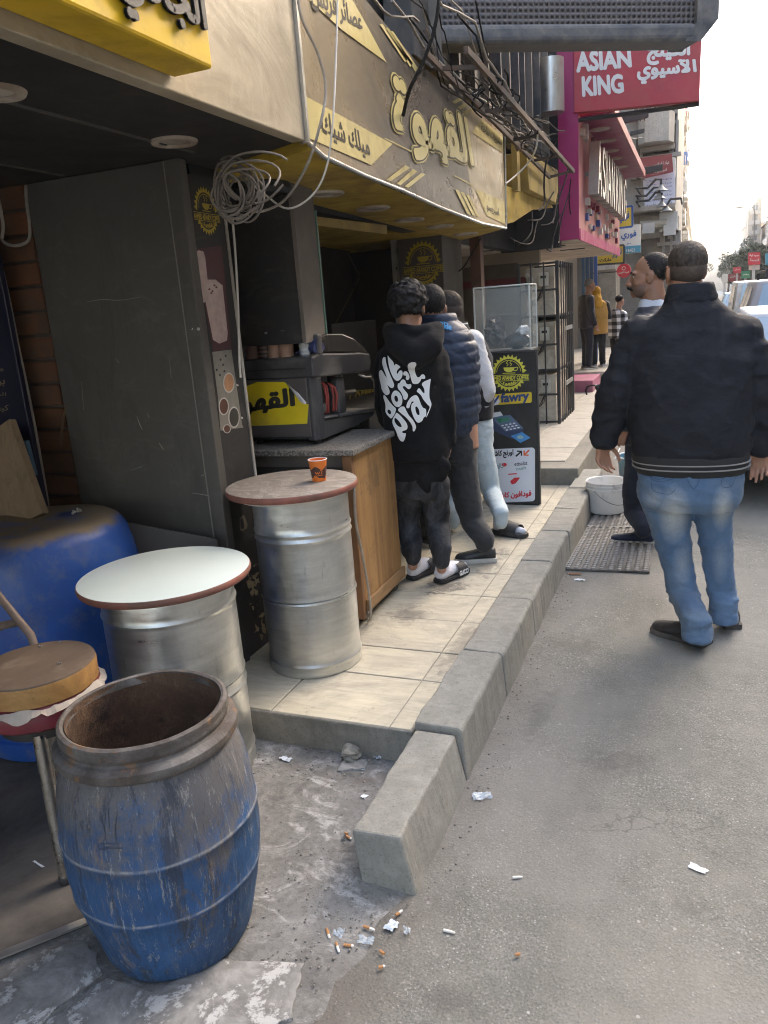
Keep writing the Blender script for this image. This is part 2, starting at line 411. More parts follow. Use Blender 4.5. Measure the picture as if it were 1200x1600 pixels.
def tile_mat(name='cream_tile', base=(0.47,0.425,0.32)):
    n = NT(name); v = n.vec('Object', (1.2,9,1)); w = n.vec('World')
    a = n.noise(v, 5, 6, 0.65, 0.6)
    c = n.mix(n.ramp(a, [(0.3,0),(0.7,1)]), tuple(x*0.82 for x in base), tuple(min(1,x*1.15) for x in base))
    c = n.mix(n.ramp(n.noise(n.vec('Object',(2,14,1)), 9, 6, 0.75, 1.0), [(0.56,0),(0.68,0.5)]), c, (0.30,0.25,0.15))
    d = n.noise(w, 2.6, 7, 0.72, 0.9)
    c = n.mix(n.ramp(d, [(0.44,0),(0.70,0.85)]), c, (0.235,0.212,0.172))
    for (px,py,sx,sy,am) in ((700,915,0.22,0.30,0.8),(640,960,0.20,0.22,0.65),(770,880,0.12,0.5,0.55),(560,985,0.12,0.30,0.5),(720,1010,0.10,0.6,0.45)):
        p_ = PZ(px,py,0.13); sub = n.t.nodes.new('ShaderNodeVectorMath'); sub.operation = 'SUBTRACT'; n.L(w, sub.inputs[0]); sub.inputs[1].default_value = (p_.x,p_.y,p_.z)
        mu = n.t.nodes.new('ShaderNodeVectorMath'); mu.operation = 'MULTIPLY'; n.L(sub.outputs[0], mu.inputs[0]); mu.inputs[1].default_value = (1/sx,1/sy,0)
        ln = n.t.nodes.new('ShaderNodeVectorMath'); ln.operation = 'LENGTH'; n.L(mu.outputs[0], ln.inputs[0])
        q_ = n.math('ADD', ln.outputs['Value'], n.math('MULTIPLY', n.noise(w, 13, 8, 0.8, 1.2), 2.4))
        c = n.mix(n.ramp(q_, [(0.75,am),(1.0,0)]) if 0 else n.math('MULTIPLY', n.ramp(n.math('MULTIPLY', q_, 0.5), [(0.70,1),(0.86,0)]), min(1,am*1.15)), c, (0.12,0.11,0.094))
    e = n.noise(w, 17, 6, 0.75)
    c = n.mix(n.ramp(e, [(0.60,0),(0.70,0.6)]), c, (0.17,0.15,0.12))
    n.set(col=c, rough=n.ramp(d, [(0.4,0.38),(0.7,0.8)]), spec=0.5)
    n.bump(e, 0.15, 0.003)
    return n.m
def dark_metal_mat(name, col, rough=0.45, dust=(0.12,0.11,0.095), amt=0.5):
    n = NT(name); w = n.vec('World')
    a = n.noise(w, 2.0, 5, 0.6, 0.3); b = n.noise(w, 35, 6, 0.75); s = n.noise(n.vec('World',(9,9,0.7)), 4, 5, 0.7)
    c = n.mix(n.ramp(a, [(0.35,0),(0.7,amt)]), col, dust)
    c = n.mix(n.ramp(s, [(0.55,0),(0.75,0.4)]), c, dust)
    scr = n.noise(n.vec('World',(3,3,16)), 7, 7, 0.85)
    sm = n.noise(n.vec('World',(1,1,2.0)), 5, 7, 0.75, 1.2); c = n.mix(n.ramp(sm, [(0.52,0),(0.66,0.35)]), c, tuple(x*1.35 for x in dust)); c = n.mix(n.ramp(n.noise(n.vec('World',(2,2,0.5)),3.3,6,0.7,0.8), [(0.55,0),(0.7,0.5)]), c, tuple(x*0.55 for x in col))
    c = n.mix(n.ramp(scr, [(0.66,0),(0.69,0.6)]), c, tuple(x*1.9 for x in dust))
    c = n.mix(n.ramp(b, [(0.70,0),(0.76,0.35)]), c, tuple(x*1.6 for x in dust))
    n.set(col=c, rough=n.ramp(a, [(0.3,rough),(0.7,min(1,rough+0.3))]), spec=0.5)
    n.bump(a, 0.12, 0.03)
    return n.m
def galv_mat():
    n = NT('dull_sheet_metal'); v = n.vec('Object')
    a = n.noise(n.vec('Object',(1,1,7)), 6, 6, 0.7); b = n.noise(v, 4, 6, 0.7, 0.5); f = n.noise(n.vec('Object',(1,1,40)), 14, 3, 0.6)
    c = n.mix(n.ramp(a, [(0.3,0),(0.7,1)]), (0.50,0.505,0.48), (0.70,0.70,0.66))
    c = n.mix(n.ramp(b, [(0.5,0),(0.72,0.7)]), c, (0.50,0.475,0.40))
    c = n.mix(n.ramp(n.noise(n.vec('Object',(7,7,1.1)), 5, 6, 0.75), [(0.60,0),(0.72,0.6)]), c, (0.25,0.225,0.175))
    c = n.mix(n.ramp(n.noise(v, 17, 7, 0.8), [(0.69,0),(0.74,0.9)]), c, (0.20,0.11,0.06))
    n.set(col=c, metal=n.ramp(b, [(0.45,0.95),(0.72,0.55)]), rough=n.ramp(a, [(0.3,0.26),(0.7,0.46)]))
    n.bump(n.noise(v, 6, 4, 0.6), 0.40, 0.014, n.bump(f, 0.10, 0.002))
    return n.m
def barrel_mat():
    n = NT('dirty_blue_plastic'); v = n.vec('Object'); st = n.vec('Object', (1,1,0.13)); n2 = n.vec('Object', (1,1,0.35))
    z = n.sep(n.tc.outputs['Object'])[2]
    a = n.noise(st, 17, 9, 0.82, 0.3); b = n.noise(v, 4, 6, 0.7, 0.5); e = n.noise(st, 46, 8, 0.82, 0.2); f = n.noise(n2, 26, 9, 0.85, 0.6); g2 = n.noise(v, 75, 4, 0.8)
    c = n.mix(n.ramp(b, [(0.3,0),(0.7,1)]), (0.020,0.056,0.130), (0.024,0.088,0.215))
    up = n.ramp(z, [(0.24,0.0),(0.56,1)])
    grime = n.math('ADD', n.math('MULTIPLY', up, 0.22), n.math('ADD', n.math('MULTIPLY', n.noise(v, 3.6, 8, 0.75, 0.8), 0.62), n.math('MULTIPLY', f, 0.38)))
    c = n.mix(n.ramp(grime, [(0.545,0),(0.66,0.9)]), c, (0.118,0.108,0.098))
    c = n.mix(n.ramp(a, [(0.53,0),(0.58,0.8)]), c, (0.040,0.045,0.058))
    c = n.mix(n.ramp(f, [(0.60,0),(0.645,0.7)]), c, (0.17,0.15,0.125))
    c = n.mix(n.ramp(e, [(0.575,0),(0.605,0.85)]), c, (0.26,0.25,0.225))
    e2 = n.noise(n.vec('Object', (1,1,0.07)), 70, 7, 0.85, 0.3); c = n.mix(n.ramp(e2, [(0.58,0),(0.61,0.8)]), c, (0.035,0.045,0.075)); c = n.mix(n.ramp(e2, [(0.38,0.7),(0.41,0)]), c, (0.16,0.18,0.21))
    e3 = n.noise(n.vec('Object', (1,1,0.5)), 12, 9, 0.85, 1.5); c = n.mix(n.ramp(e3, [(0.57,0),(0.61,0.75)]), c, (0.10,0.085,0.07))
    c = n.mix(n.ramp(e, [(0.36,0.7),(0.40,0)]), c, (0.03,0.04,0.07))
    c = n.mix(n.ramp(n.noise(st, 9, 8, 0.82, 0.5), [(0.61,0),(0.665,0.8)]), c, (0.19,0.135,0.095))
    c = n.mix(n.ramp(g2, [(0.62,0),(0.68,0.35)]), c, (0.09,0.09,0.095))
    for zz, w in ((0.2135,0.0022),(0.360,0.0022)):
        d = n.math('ABSOLUTE', n.math('SUBTRACT', n.math('ADD', z, n.math('MULTIPLY', n.noise(v,30,4,0.7), 0.003)), zz+0.0015))
        c = n.mix(n.math('MULTIPLY', n.ramp(d, [(0.0,1),(w,0)]), n.ramp(n.noise(v,24,5,0.7),[(0.38,0.15),(0.6,0.8)])), c, (0.33,0.32,0.30))
    n.set(col=c, rough=n.ramp(a, [(0.4,0.5),(0.6,0.85)]), spec=0.35)
    n.bump(e, 0.35, 0.004, n.bump(f, 0.3, 0.006))
    return n.m
def wood_mat(name, c1, c2, axis=(1,1,0.08), sc=14, grime=(0.10,0.065,0.035), amt=0.4, rough=0.6):
    n = NT(name); v = n.vec('Object', axis)
    a = n.noise(v, sc, 6, 0.7, 1.0)
    c = n.mix(n.ramp(a, [(0.28,0),(0.7,1)]), c1, c2)
    c = n.mix(n.ramp(n.noise(v, sc*4, 4, 0.7), [(0.58,0),(0.7,0.5)]), c, tuple(x*0.5 for x in c1))
    d = n.noise(n.vec('Object'), 5, 6, 0.7, 0.5)
    c = n.mix(n.ramp(d, [(0.52,0),(0.78,amt*2)]), c, grime)
    n.set(col=c, rough=rough); n.bump(a, 0.25, 0.003)
    return n.m
def glass_mat(name, tint=(0.9,0.95,0.95), rough=0.05, alpha=0.25):
    n = NT(name); n.set(col=tint, rough=rough, alpha=alpha, spec=0.8); return n.m

M_ = {}
M_['road'] = road_mat(); M_['pave'] = pave_mat()
M_['kerb'] = concrete_mat('kerb_concrete', (0.285,0.275,0.238), 0.66)
M_['riser'] = concrete_mat('step_concrete', (0.27,0.25,0.205), 0.5)
M_['slabw'] = mk('worn_white_paving', (0.36,0.348,0.32), 0.85, 0.3, 14, bump=0.6, bscale=60, dirt=(0.15,0.142,0.13), dscale=9, damt=0.95, space='World', wear=(0.40,0.39,0.365), wamt=0.75, wscale=9)
M_['tile'] = tile_mat(); M_['joint'] = mk('tile_joint', (0.16,0.14,0.105), 0.9, 0.2, 20, bump=0.3)
M_['soffit'] = dark_metal_mat('black_soffit', (0.016,0.015,0.0145), 0.5, (0.05,0.042,0.032), 0.2)
M_['panel'] = dark_metal_mat('grey_brown_cladding', (0.072,0.067,0.059), 0.42, (0.105,0.096,0.082), 0.5)
M_['black'] = dark_metal_mat('black_board', (0.018,0.018,0.018), 0.5, (0.06,0.055,0.048), 0.4)
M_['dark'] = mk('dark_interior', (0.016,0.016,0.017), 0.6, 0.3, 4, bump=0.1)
M_['yellow'] = mk('yellow_panel', (0.66,0.43,0.012), 0.42, 0.08, 3, dirt=(0.33,0.22,0.03), dscale=4, damt=0.35, bump=0.05)
M_['yellow_soffit'] = mk('yellow_soffit', (0.50,0.34,0.035), 0.5, 0.12, 3, dirt=(0.22,0.15,0.045), dscale=3, damt=0.5, bump=0.05)
M_['ochre'] = mk('ochre_panel', (0.42,0.30,0.08), 0.55, 0.12, 4, dirt=(0.20,0.15,0.07), damt=0.5)
def fascia_mat():
    n = NT('brushed_beige_panel'); v = n.vec('World', (1,1,1))
    a = n.noise(n.vec('World',(1,1.2,2.0)), 1.6, 4, 0.6, 2.5); b = n.noise(v, 30, 6, 0.7)
    c = n.mix(n.ramp(a, [(0.3,0),(0.7,1)]), (0.30,0.25,0.17), (0.46,0.39,0.275))
    wv = n.noise(n.vec('World',(1,1.5,1.5)), 3.0, 8, 0.8, 3.5)
    c = n.mix(n.ramp(wv, [(0.50,0),(0.60,0.35),(0.7,0)]), c, (0.50,0.44,0.32))
    c = n.mix(n.ramp(n.noise(v, 18, 4, 0.7), [(0.71,0),(0.74,0.9)]), c, (0.05,0.04,0.03))
    n.set(col=c, rough=n.ramp(a, [(0.3,0.33),(0.7,0.5)]), spec=0.6)
    n.bump(a, 0.08, 0.03)
    return n.m
M_['fascia'] = fascia_mat()
def signface_mat():
    n = NT('sign_vinyl_bronze'); v = n.vec('World')
    a = n.noise(n.vec('World',(1,1.0,1.0)), 1.5, 5, 0.65, 2.0)
    c = n.mix(n.ramp(a, [(0.3,0),(0.7,1)]), (0.055,0.047,0.039), (0.105,0.09,0.071))
    wv = n.noise(n.vec('World',(1,1.3,2.6)), 3.2, 8, 0.8, 3.5)
    c = n.mix(n.ramp(wv, [(0.50,0),(0.59,0.4),(0.68,0)]), c, (0.22,0.19,0.14))
    y = n.sep(v)[1]                                        # sky glare painted in as light brown on the end away from the corner
    f = n.math('MULTIPLY', n.ramp(n.math('ADD', n.math('MULTIPLY', y, 0.2), n.math('MULTIPLY', a, 0.35)), [(0.68,1),(0.90,0)]), 0.9)
    c = n.mix(f, c, (0.33,0.255,0.15))
    f2 = n.ramp(n.math('ADD', n.math('MULTIPLY', y, 0.2), n.math('MULTIPLY', a, 0.12)), [(0.985,0),(1.06,0.85)])
    c = n.mix(f2, c, (0.52,0.42,0.26))
    n.set(col=c, rough=n.ramp(a, [(0.3,0.22),(0.7,0.4)]), spec=0.75)
    n.bump(a, 0.1, 0.05)
    return n.m
M_['signface'] = signface_mat()
M_['pale'] = mk('pale_yellow_vinyl', (0.60,0.50,0.20), 0.35, 0.1, 3, dirt=(0.35,0.28,0.13), damt=0.4, spec=0.7, bump=0.0)
M_['brown_ink'] = mk('dark_brown_print', (0.055,0.045,0.035), 0.4, 0.2, 5, bump=0, spec=0.6)
M_['ink'] = mk('black_print', (0.015,0.015,0.015), 0.45, 0.2, 5, bump=0)
M_['white_print'] = mk('white_print', (0.75,0.75,0.74), 0.5, 0.05, 5, bump=0)
M_['yellow_print'] = mk('yellow_print', (0.72,0.56,0.03), 0.45, 0.06, 5, bump=0)
M_['gold_print'] = mk('gold_print', (0.42,0.31,0.03), 0.45, 0.1, 5, bump=0)
M_['brick'] = mk('red_brick', (0.125,0.048,0.018), 0.85, 0.3, 12, bump=0.5, bscale=50, dirt=(0.07,0.045,0.03), damt=0.6)
M_['mortar'] = mk('dark_mortar', (0.07,0.055,0.045), 0.95, 0.3, 30, bump=0.5)
M_['lightrim'] = mk('white_lamp_ring', (0.50,0.44,0.36), 0.5, 0.1, 9, dirt=(0.25,0.18,0.12), damt=0.6)
M_['lightglass'] = mk('frosted_lamp_glass', (0.44,0.40,0.33), 0.35, 0.1, 9, dirt=(0.22,0.15,0.1), damt=0.5)
M_['cable'] = mk('grey_cable', (0.28,0.25,0.21), 0.6, 0.2, 20, bump=0.1)
M_['bcable'] = mk('black_cable', (0.018,0.017,0.016), 0.8, 0.2, 20, bump=0.1, spec=0.2)
M_['wcable'] = mk('white_cable', (0.55,0.52,0.46), 0.55, 0.1, 20, bump=0.1)
M_['galv'] = galv_mat(); M_['barrel'] = barrel_mat()
M_['alu'] = mk('aluminium_trim', (0.55,0.54,0.50), 0.35, 0.1, 10, metal=0.9, bump=0.05)
M_['steel'] = mk('dull_steel', (0.35,0.34,0.32), 0.35, 0.15, 12, metal=0.9, dirt=(0.14,0.11,0.08), damt=0.4)
M_['blackmetal'] = mk('black_painted_steel', (0.025,0.025,0.026), 0.5, 0.3, 12, dirt=(0.08,0.07,0.06), damt=0.4)

# ================================================================ the setting
def ground_sheet(name, lo, hi, z, mat, nx=2, ny=2, amp=0.0, sc=2.0, kind='structure'):
    mb = MB(); vs = []
    for j in range(ny):
        for i in range(nx):
            x = lo[0]+(hi[0]-lo[0])*i/(nx-1); y = lo[1]+(hi[1]-lo[1])*j/(ny-1)
            vs.append((x, y, z + (amp*noise.noise(Vector((x*sc, y*sc, 3.1))) if amp else 0)))
    mb.add(vs, [(j*nx+i, j*nx+i+1, (j+1)*nx+i+1, (j+1)*nx+i) for j in range(ny-1) for i in range(nx-1)])
    return obj(name, mb, mat, smooth=True, kind=kind)
ground_sheet('ground', (-1500,-1500), (1500,1500), -0.05, mk('far_ground', (0.16,0.15,0.135), 0.9, 0.2, 0.2, space='World'))
ground_sheet('road', (-1.1,-4), (9.0,320), 0.0, M_['road'])
# near pavement: dirty cement that meets the asphalt along a ragged seam
edge = [(1.56,-0.66),(1.45,-0.695),(1.35,-0.70),(1.28,-0.725),(1.2,-0.74),(1.1,-0.735),(0.95,-0.76),(0.7,-0.75),(0.3,-0.77),(-0.5,-0.76),(-3,-0.78)]
mb = MB(); n_ = 30; vs = []
ys = np.linspace(2.26, -3, 60)
for y in ys:
    ex = np.interp(y, [e[0] for e in edge][::-1], [e[1] for e in edge][::-1]) + 0.012*noise.noise(Vector((y*18,0,0)))
    for i in range(n_):
        x = -6 + (ex+6)*(i/(n_-1))**0.6
        vs.append((x, y, 0.005 + 0.004*noise.noise(Vector((x*7,y*7,0))) - (0.006 if i == n_-1 else 0)))
mb.add(vs, [(j*n_+i, j*n_+i+1, (j+1)*n_+i+1, (j+1)*n_+i) for j in range(len(ys)-1) for i in range(n_-1)])
near = obj('near_pavement', mb, M_['pave'], smooth=True, kind='structure')
def slab_piece(poly_px, th=0.006, z0=0.004):
    pts = [PZ(x, y, z0+th) for x, y in poly_px]
    c = sum(pts, Vector())/len(pts); ring = []
    for i, p in enumerate(pts):
        q = pts[(i+1) % len(pts)]
        for t in (0, 0.12, 0.25, 0.38, 0.5, 0.62, 0.75, 0.88):
            a = p.lerp(q, t); j = noise.noise(Vector((a.x*30, a.y*30, 5)))*0.012+noise.noise(Vector((a.x*110, a.y*110, 2)))*0.006
            ring.append(a + (a-c).normalized()*j)
    mb = MB(); n = len(ring)
    top = [(p.x, p.y, z0+th+0.002*noise.noise(Vector((p.x*20,p.y*20,0)))) for p in ring]
    inn = [(p.x*0.94+c.x*0.06, p.y*0.94+c.y*0.06, z0+th+0.003) for p in ring]
    bot = [(p.x, p.y, 0.0) for p in ring]
    mb.add(bot+top+inn, [(i,(i+1)%n,n+(i+1)%n,n+i) for i in range(n)]+[(n+i,n+(i+1)%n,2*n+(i+1)%n,2*n+i) for i in range(n)]+[tuple(range(2*n,3*n))])
    obj('paving_slab', mb, M_['slabw'], near, smooth=True)
for poly in [[(-40,1560),(60,1490),(135,1465),(160,1520),(60,1600),(-40,1640)],
             [(70,1600),(165,1528),(240,1552),(330,1500),(475,1505),(455,1590),(330,1640),(60,1660)],
             [(535,1190),(575,1186),(570,1202),(530,1204)]]:
    slab_piece(poly)
# the shop floor inside the left shop, one low step up with a metal edge strip
floorl = obj('shop_floor', MB().prism([(PZ(-120,1540,0.02).x, PZ(-120,1540,0.02).y), (PZ(0,1492,0.02).x, PZ(0,1492,0.02).y), (PZ(140,1437,0.02).x, PZ(140,1437,0.02).y), (-1.50,1.68), (-1.62,2.16), (-1.62,2.52), (-6,2.52), (-6,0.4)], 'z', 0.0, 0.02),
    mk('worn_dark_floor', (0.135,0.12,0.105), 0.5, 0.25, 3, dirt=(0.055,0.05,0.045), damt=0.6, space='World', bump=0.2), kind='structure')
p0, p1, p2 = PZ(-120,1540,0.02), PZ(140,1437,0.02), Vector((-1.50,1.68,0.02))
mb = MB()
for a, b in ((p0,p1),(p1,p2)):
    d = (b-a).normalized(); n = Vector((-d.y, d.x, 0))*0.012
    mb.quad3(a+n+Vector((0,0,0.003)), a-n+Vector((0,0,0.003)), b-n+Vector((0,0,0.003)), b+n+Vector((0,0,0.003)), 0.006)
obj('edge_strip', mb, M_['alu'], floorl)

# tiled platform in front of the coffee shop
PZT = 0.13
Y0, Y1 = 2.16, 5.79
plat = obj('tiled_pavement', MB().box((-3.2, Y0, 0.0), (-0.855, Y1, PZT-0.004)), M_['riser'], kind='structure', bevel=0.006)
xs = [-3.1]
xa, xb = PZ(609,1134,PZT).x, PZ(424,1109,PZT).x
tw = xa - xb
cols = [(-0.86, xa)] + [(xa-tw*k, xa-tw*(k+1)) for k in range(5)]
yc = [Y0+0.004, PZ(600,1056,PZT).y, PZ(610,1012,PZT).y]
step = 0.325
while yc[-1] < Y1-0.15: yc.append(yc[-1]+step)
yc[-1] = Y1
for i, (xr, xl) in enumerate(cols):
    for j in range(len(yc)-1):
        g = 0.0028; dz = random.uniform(-0.0015, 0.0015)
        xl2 = max(xl, -3.1)
        if xr-xl2 < 0.05: continue
        mb = MB().box((xl2+g, yc[j]+g, PZT-0.018), (xr-g, yc[j+1]-g, PZT+dz))
        obj('tile', mb, M_['tile'], plat, bevel=0.002, seg=1)
# kerb of separate cement blocks along the platform
kerb = thing('kerb', 'low rough grey cement kerb of separate blocks along the tiled platform', 'kerb', (-0.77, 3.8, 0), kind='structure')
ky = [1.585, 2.115]
while ky[-1] < 6.0: ky.append(ky[-1] + random.uniform(0.50, 0.60))
ky[-1] = 6.12
for k in range(len(ky)-1):
    a, b = ky[k], ky[k+1]; zt = 0.170 if k == 0 else 0.185 + random.uniform(-0.006, 0.006); j = random.uniform(-0.006, 0.006)
    if k == 0: prof = [(-0.806,-0.02),(-0.822,zt),(-0.687,zt),(-0.648,-0.02)]
    else: prof = [(-0.832+j,-0.02),(-0.828+j,zt),(-0.676+j,zt),(-0.665+j,zt-0.012),(-0.655,-0.02)]
    mb = MB(); m = 22; n = len(prof)
    rings = []
    for i in range(m):
        y = a + 0.006 + (b-a-0.012)*i/(m-1)
        rings.append([(x + 0.006*noise.noise(Vector((x*9,y*9,q*0.6)))+(0.004*noise.noise(Vector((y*33,q*2.3,k+4))) if z > 0 else 0), y + (0.006*noise.noise(Vector((x*20,z*20,k))) if i in (0,m-1) else 0), z + (0.006*noise.noise(Vector((y*9,x*9,1)))+0.004*min(0,noise.noise(Vector((y*38,q*3.1,k)))+0.05) if z > 0 else 0)) for q, (x, z) in enumerate(prof)])
    mb.loft(rings)
    obj('kerb_stone', mb, M_['kerb'], kerb, bevel=0.007)
# dirt gathered against the kerb foot: one strip of low crumbs
mb = MB()
for k in range(190):
    y = random.uniform(1.5, 6.2); x = -0.645 + abs(random.gauss(0, 0.05)); r = random.uniform(0.0015, 0.005)
    mb.sph((x, y, r*0.4), (r, r*random.uniform(0.6,1.2), r*0.7), 5, 4)
for k in range(230):
    x, y = random.gauss(-0.86, 0.10), random.gauss(1.42, 0.20); r = random.uniform(0.0015, 0.0045)
    mb.sph((x, y, 0.006+r*0.3), (r, r*random.uniform(0.6,1.3), r*0.6), 5, 4)
for k in range(120):
    x, y = random.uniform(-1.5, -0.9), random.uniform(1.95, 2.16); r = random.uniform(0.0015, 0.006)
    mb.sph((x, y, 0.005+r*0.3), (r, r, r*0.6), 5, 4)
obj('grit', mb, mk('grit_crumbs', (0.21,0.19,0.16), 0.95, 0.6, 25, bump=0), kind='stuff', label='dark grit and crumbs gathered along the kerb foot and step', cat='grit')
# upper pavement past the platform, its cement step and further kerb
up = obj('upper_pavement', MB().prism([(-4.5,Y1+0.012),(-0.80,Y1+0.012),(-0.80,7.3),(-0.80,30),(-0.80,120),(-4.5,120)], 'z', -0.02, 0.255), M_['riser'], kind='structure', bevel=0.01)
for i in range(7):
    for j in range(10):
        a, b = -0.93-0.42*i, -0.93-0.42*(i+1); c = 6.05+0.55*j
        mb = MB().box((b+0.003, c+0.003, 0.24), (a-0.003, c+0.547, 0.262+random.uniform(-0.002,0.002)))
        obj('tile', mb, M_['tile2'] if 'tile2' in M_ else M_.setdefault('tile2', tile_mat('worn_grey_tile', (0.42,0.385,0.32))), up, bevel=0.002, seg=1)
obj('raised_step', MB().box((-4.4, 11.6, 0.25), (-1.22, 17, 0.44)), M_['tile2'], up, bevel=0.01)
# ================================================================ left shop and coffee shop buildings
def quad_fn(LL, LR, UL, UR, nrm, h0=0.003):
    LL, LR, UL, UR = map(Vector, (LL, LR, UL, UR)); n = Vector(nrm).normalized()
    return lambda u, v, h: (LL*(1-u)+LR*u)*(1-v) + (UL*(1-u)+UR*u)*v + n*(h0+h)
FX = -1.24
NX = (1,0,0); NYm = (0,-1,0)
def fx_fn(x, y, h): return PXX(x, y, FX) + Vector((0.0035+h, 0, 0))

shop = thing('shop_building', 'open dark shop front under a black soffit at the near end of the row', 'shop', (-3, 1, 0))
# black soffit
obj('soffit', MB().prism([(-6.2,-2.5),(FX-0.012,-2.5),(FX-0.012,2.548),(-1.95,2.86),(-6.2,2.86)], 'z', 2.08, 2.16), M_['soffit'], shop)
mb = MB()
for x in (-1.62, -2.2): mb.box((x-0.004,-2,2.074), (x+0.004,2.45,2.0805))
obj('soffit_seam', mb, M_['panel'], shop)
# fascia panel
obj('fascia_panel', MB().box((FX-0.05,-2.5,2.075), (FX,2.546,3.05)), M_['fascia'], shop, bevel=0.004)
obj('fascia_trim', MB().box((FX-0.01,2.547,2.07), (FX+0.012,2.562,3.05)), M_['alu'], shop)
# partition of grey-brown metal cladding that ends at the street
p_ = MB().box((-2.43,2.50,0.135), (-1.745,2.60,2.078))
obj('cladding_panel', MB().box((-2.43,2.485,0.62), (-1.775,2.53,2.078)), M_['panel'], shop, bevel=0.004)
obj('cladding_edge', MB().box((-1.772,2.482,0.62), (-1.712,2.530,2.078)), M_['panel'], shop, bevel=0.004)
obj('cladding_base', MB().box((-2.43,2.490,0.02), (-1.775,2.60,0.612)), M_['panel'], shop, bevel=0.003)
obj('cladding_base', MB().box((-1.770,2.487,0.10), (-1.708,2.530,0.612)), M_['black'], shop, bevel=0.003)
obj('screw', MB().sph(PY(300,513,2.483), 0.006), M_['alu'], shop); obj('screw', MB().sph(PY(310,514,2.481), 0.006), M_['alu'], shop)
obj('edge_line', MB().box((-1.7775,2.4815,0.62),(-1.7725,2.4845,2.075)), mk('edge_highlight',(0.20,0.185,0.16),0.5,0.2,30), shop)  # pale strip draws the highlight line along the cladding edge
sfn = lambda x, y, h: PY(x, y, 2.4842) + Vector((0,-0.0006-h,0))
scm = mk('scratched_metal',(0.26,0.24,0.21),0.6,0.2,40,bump=0); rsm = mk('brown_smear',(0.13,0.075,0.04),0.8,0.3,40,bump=0)
for pts, w_, m_ in (([(103,634),(99,655),(95,690),(96,702)],[2,4.5,4,1],rsm),([(214,650),(219,664),(223,672)],[0.6,1.6,0.5],scm),([(230,645),(233,652)],[0.6,1.2],scm),([(249,692),(254,700),(256,703)],[1.0,2.0,0.6],scm),([(135,472),(160,468),(188,469),(220,464)],[0.4,1.2,0.8,0.4],scm),([(314,744),(318,742)],[0.5,1.5],scm),([(180,560),(186,566)],[0.3,0.8],scm),([(128,596),(131,640)],[0.4,0.6],scm),([(300,770),(330,776),(338,790)],[0.5,1.6,0.5],scm),([(265,560),(268,590)],[0.3,0.7],scm),([(205,735),(222,729)],[0.4,0.9],scm)):
    obj('scratch', stroke(MB(), pts, w_, sfn, 5), m_, shop)
obj('leaning_board', MB().quad3(PY(195,815,2.36), PY(340,842,2.44), PY(350,900,2.40), PY(190,905,2.32), 0.015), mk('grey_board', (0.085,0.077,0.066), 0.7, 0.15), shop)
# brick strip between the cladding and the room
bw = thing('brick_wall', 'narrow strip of reddish bricks between the dark cladding and the navy board', 'wall', (-2.6,2.55,0))
obj('mortar_bed', MB().box((-3.4,2.515,0.02), (-2.44,2.62,2.078)), M_['mortar'], bw)
for k in range(21):
    z = 0.06 + k*0.097
    for c in range(3):
        xo = -2.445 - c*0.215 - (0.11 if k % 2 and c else 0); w_ = 0.205 if c or k % 2 == 0 else 0.205
        dx = random.uniform(-0.004,0.004)
        obj('brick', MB().box((xo-w_+dx,2.495+random.uniform(-0.004,0.004),z), (xo+dx,2.56,z+0.085)), M_['brick'], bw, bevel=0.005, seg=1)
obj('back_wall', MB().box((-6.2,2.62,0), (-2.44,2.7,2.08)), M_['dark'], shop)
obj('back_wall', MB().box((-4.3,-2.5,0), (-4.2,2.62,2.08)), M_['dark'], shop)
# recessed lights in the soffits
def downlight(x, y, z, r, label, tilt=0.0):
    t = thing('recessed_light', label, 'ceiling light', (x, y, z), 'round recessed lights in the soffits')
    obj('lamp_ring', MB().lathe([(r*0.62,-0.002),(r*0.66,-0.008),(r*0.95,-0.009),(r,-0.002),(r,0.004)], (x,y,z), 36), M_['lightrim'], t, smooth=True)
    obj('lamp_glass', MB().lathe([(0.001,-0.004),(r*0.45,-0.004),(r*0.64,-0.001)], (x,y,z), 36, cap0=True), M_['lightglass'], t, smooth=True)
    return t
a = PZ(-10,142,2.08); downlight(a.x, a.y, 2.08, 0.075, 'round grey recessed light cut off by the left edge in the black soffit')
a = PZ(272,220,2.08); downlight(a.x, a.y, 2.08, 0.075, 'rusty flat round light in the black soffit above the cladding panel')
ZY = lambda y: 2.052 - 0.02*(y-2.55)
for (px, py, lab) in [(508,302,'round light in the yellow soffit nearest the coil of cable'),(583,325,'second round light from the cable coil in the yellow soffit'),
                      (640,343,'middle round light of the yellow soffit under the long sign'),(688,353,'fourth round light of the yellow soffit under the long sign'),
                      (728,365,'last round light of the yellow soffit before the ochre beam')]:
    y = 3.5
    for _ in range(8): y = PZ(px, py, ZY(y)).y
    p = PZ(px, py, ZY(y)); downlight(p.x, p.y, p.z, 0.088, lab)

coffee = thing('coffee_shop', 'open dark coffee shop front under a yellow soffit and long brown sign', 'shop', (-2, 4, 0))
zz = [(-1.245,2.57),(-1.245,5.545),(-1.72,6.05),(-3.4,6.05),(-3.4,2.88),(-1.95,2.88)]
vs = [(x,y,ZY(y)) for x,y in zz]+[(x,y,ZY(y)+0.08) for x,y in zz]; n = len(zz)
obj('yellow_soffit', MB().add(vs, [tuple(range(n))[::-1], tuple(range(n,2*n))]+[(i,(i+1)%n,n+(i+1)%n,n+i) for i in range(n)]), M_['yellow_soffit'], coffee)
obj('soffit_batten', MB().quad3(PY(487,338,3.7), PY(600,352,4.4), PY(600,366,4.4), PY(487,352,3.7), 0.02), M_['ochre'], coffee)
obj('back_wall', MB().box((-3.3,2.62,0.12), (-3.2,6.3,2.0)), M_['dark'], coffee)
obj('side_wall', MB().box((-3.3,6.05,0.12), (-1.98,6.15,2.1)), M_['dark'], coffee)
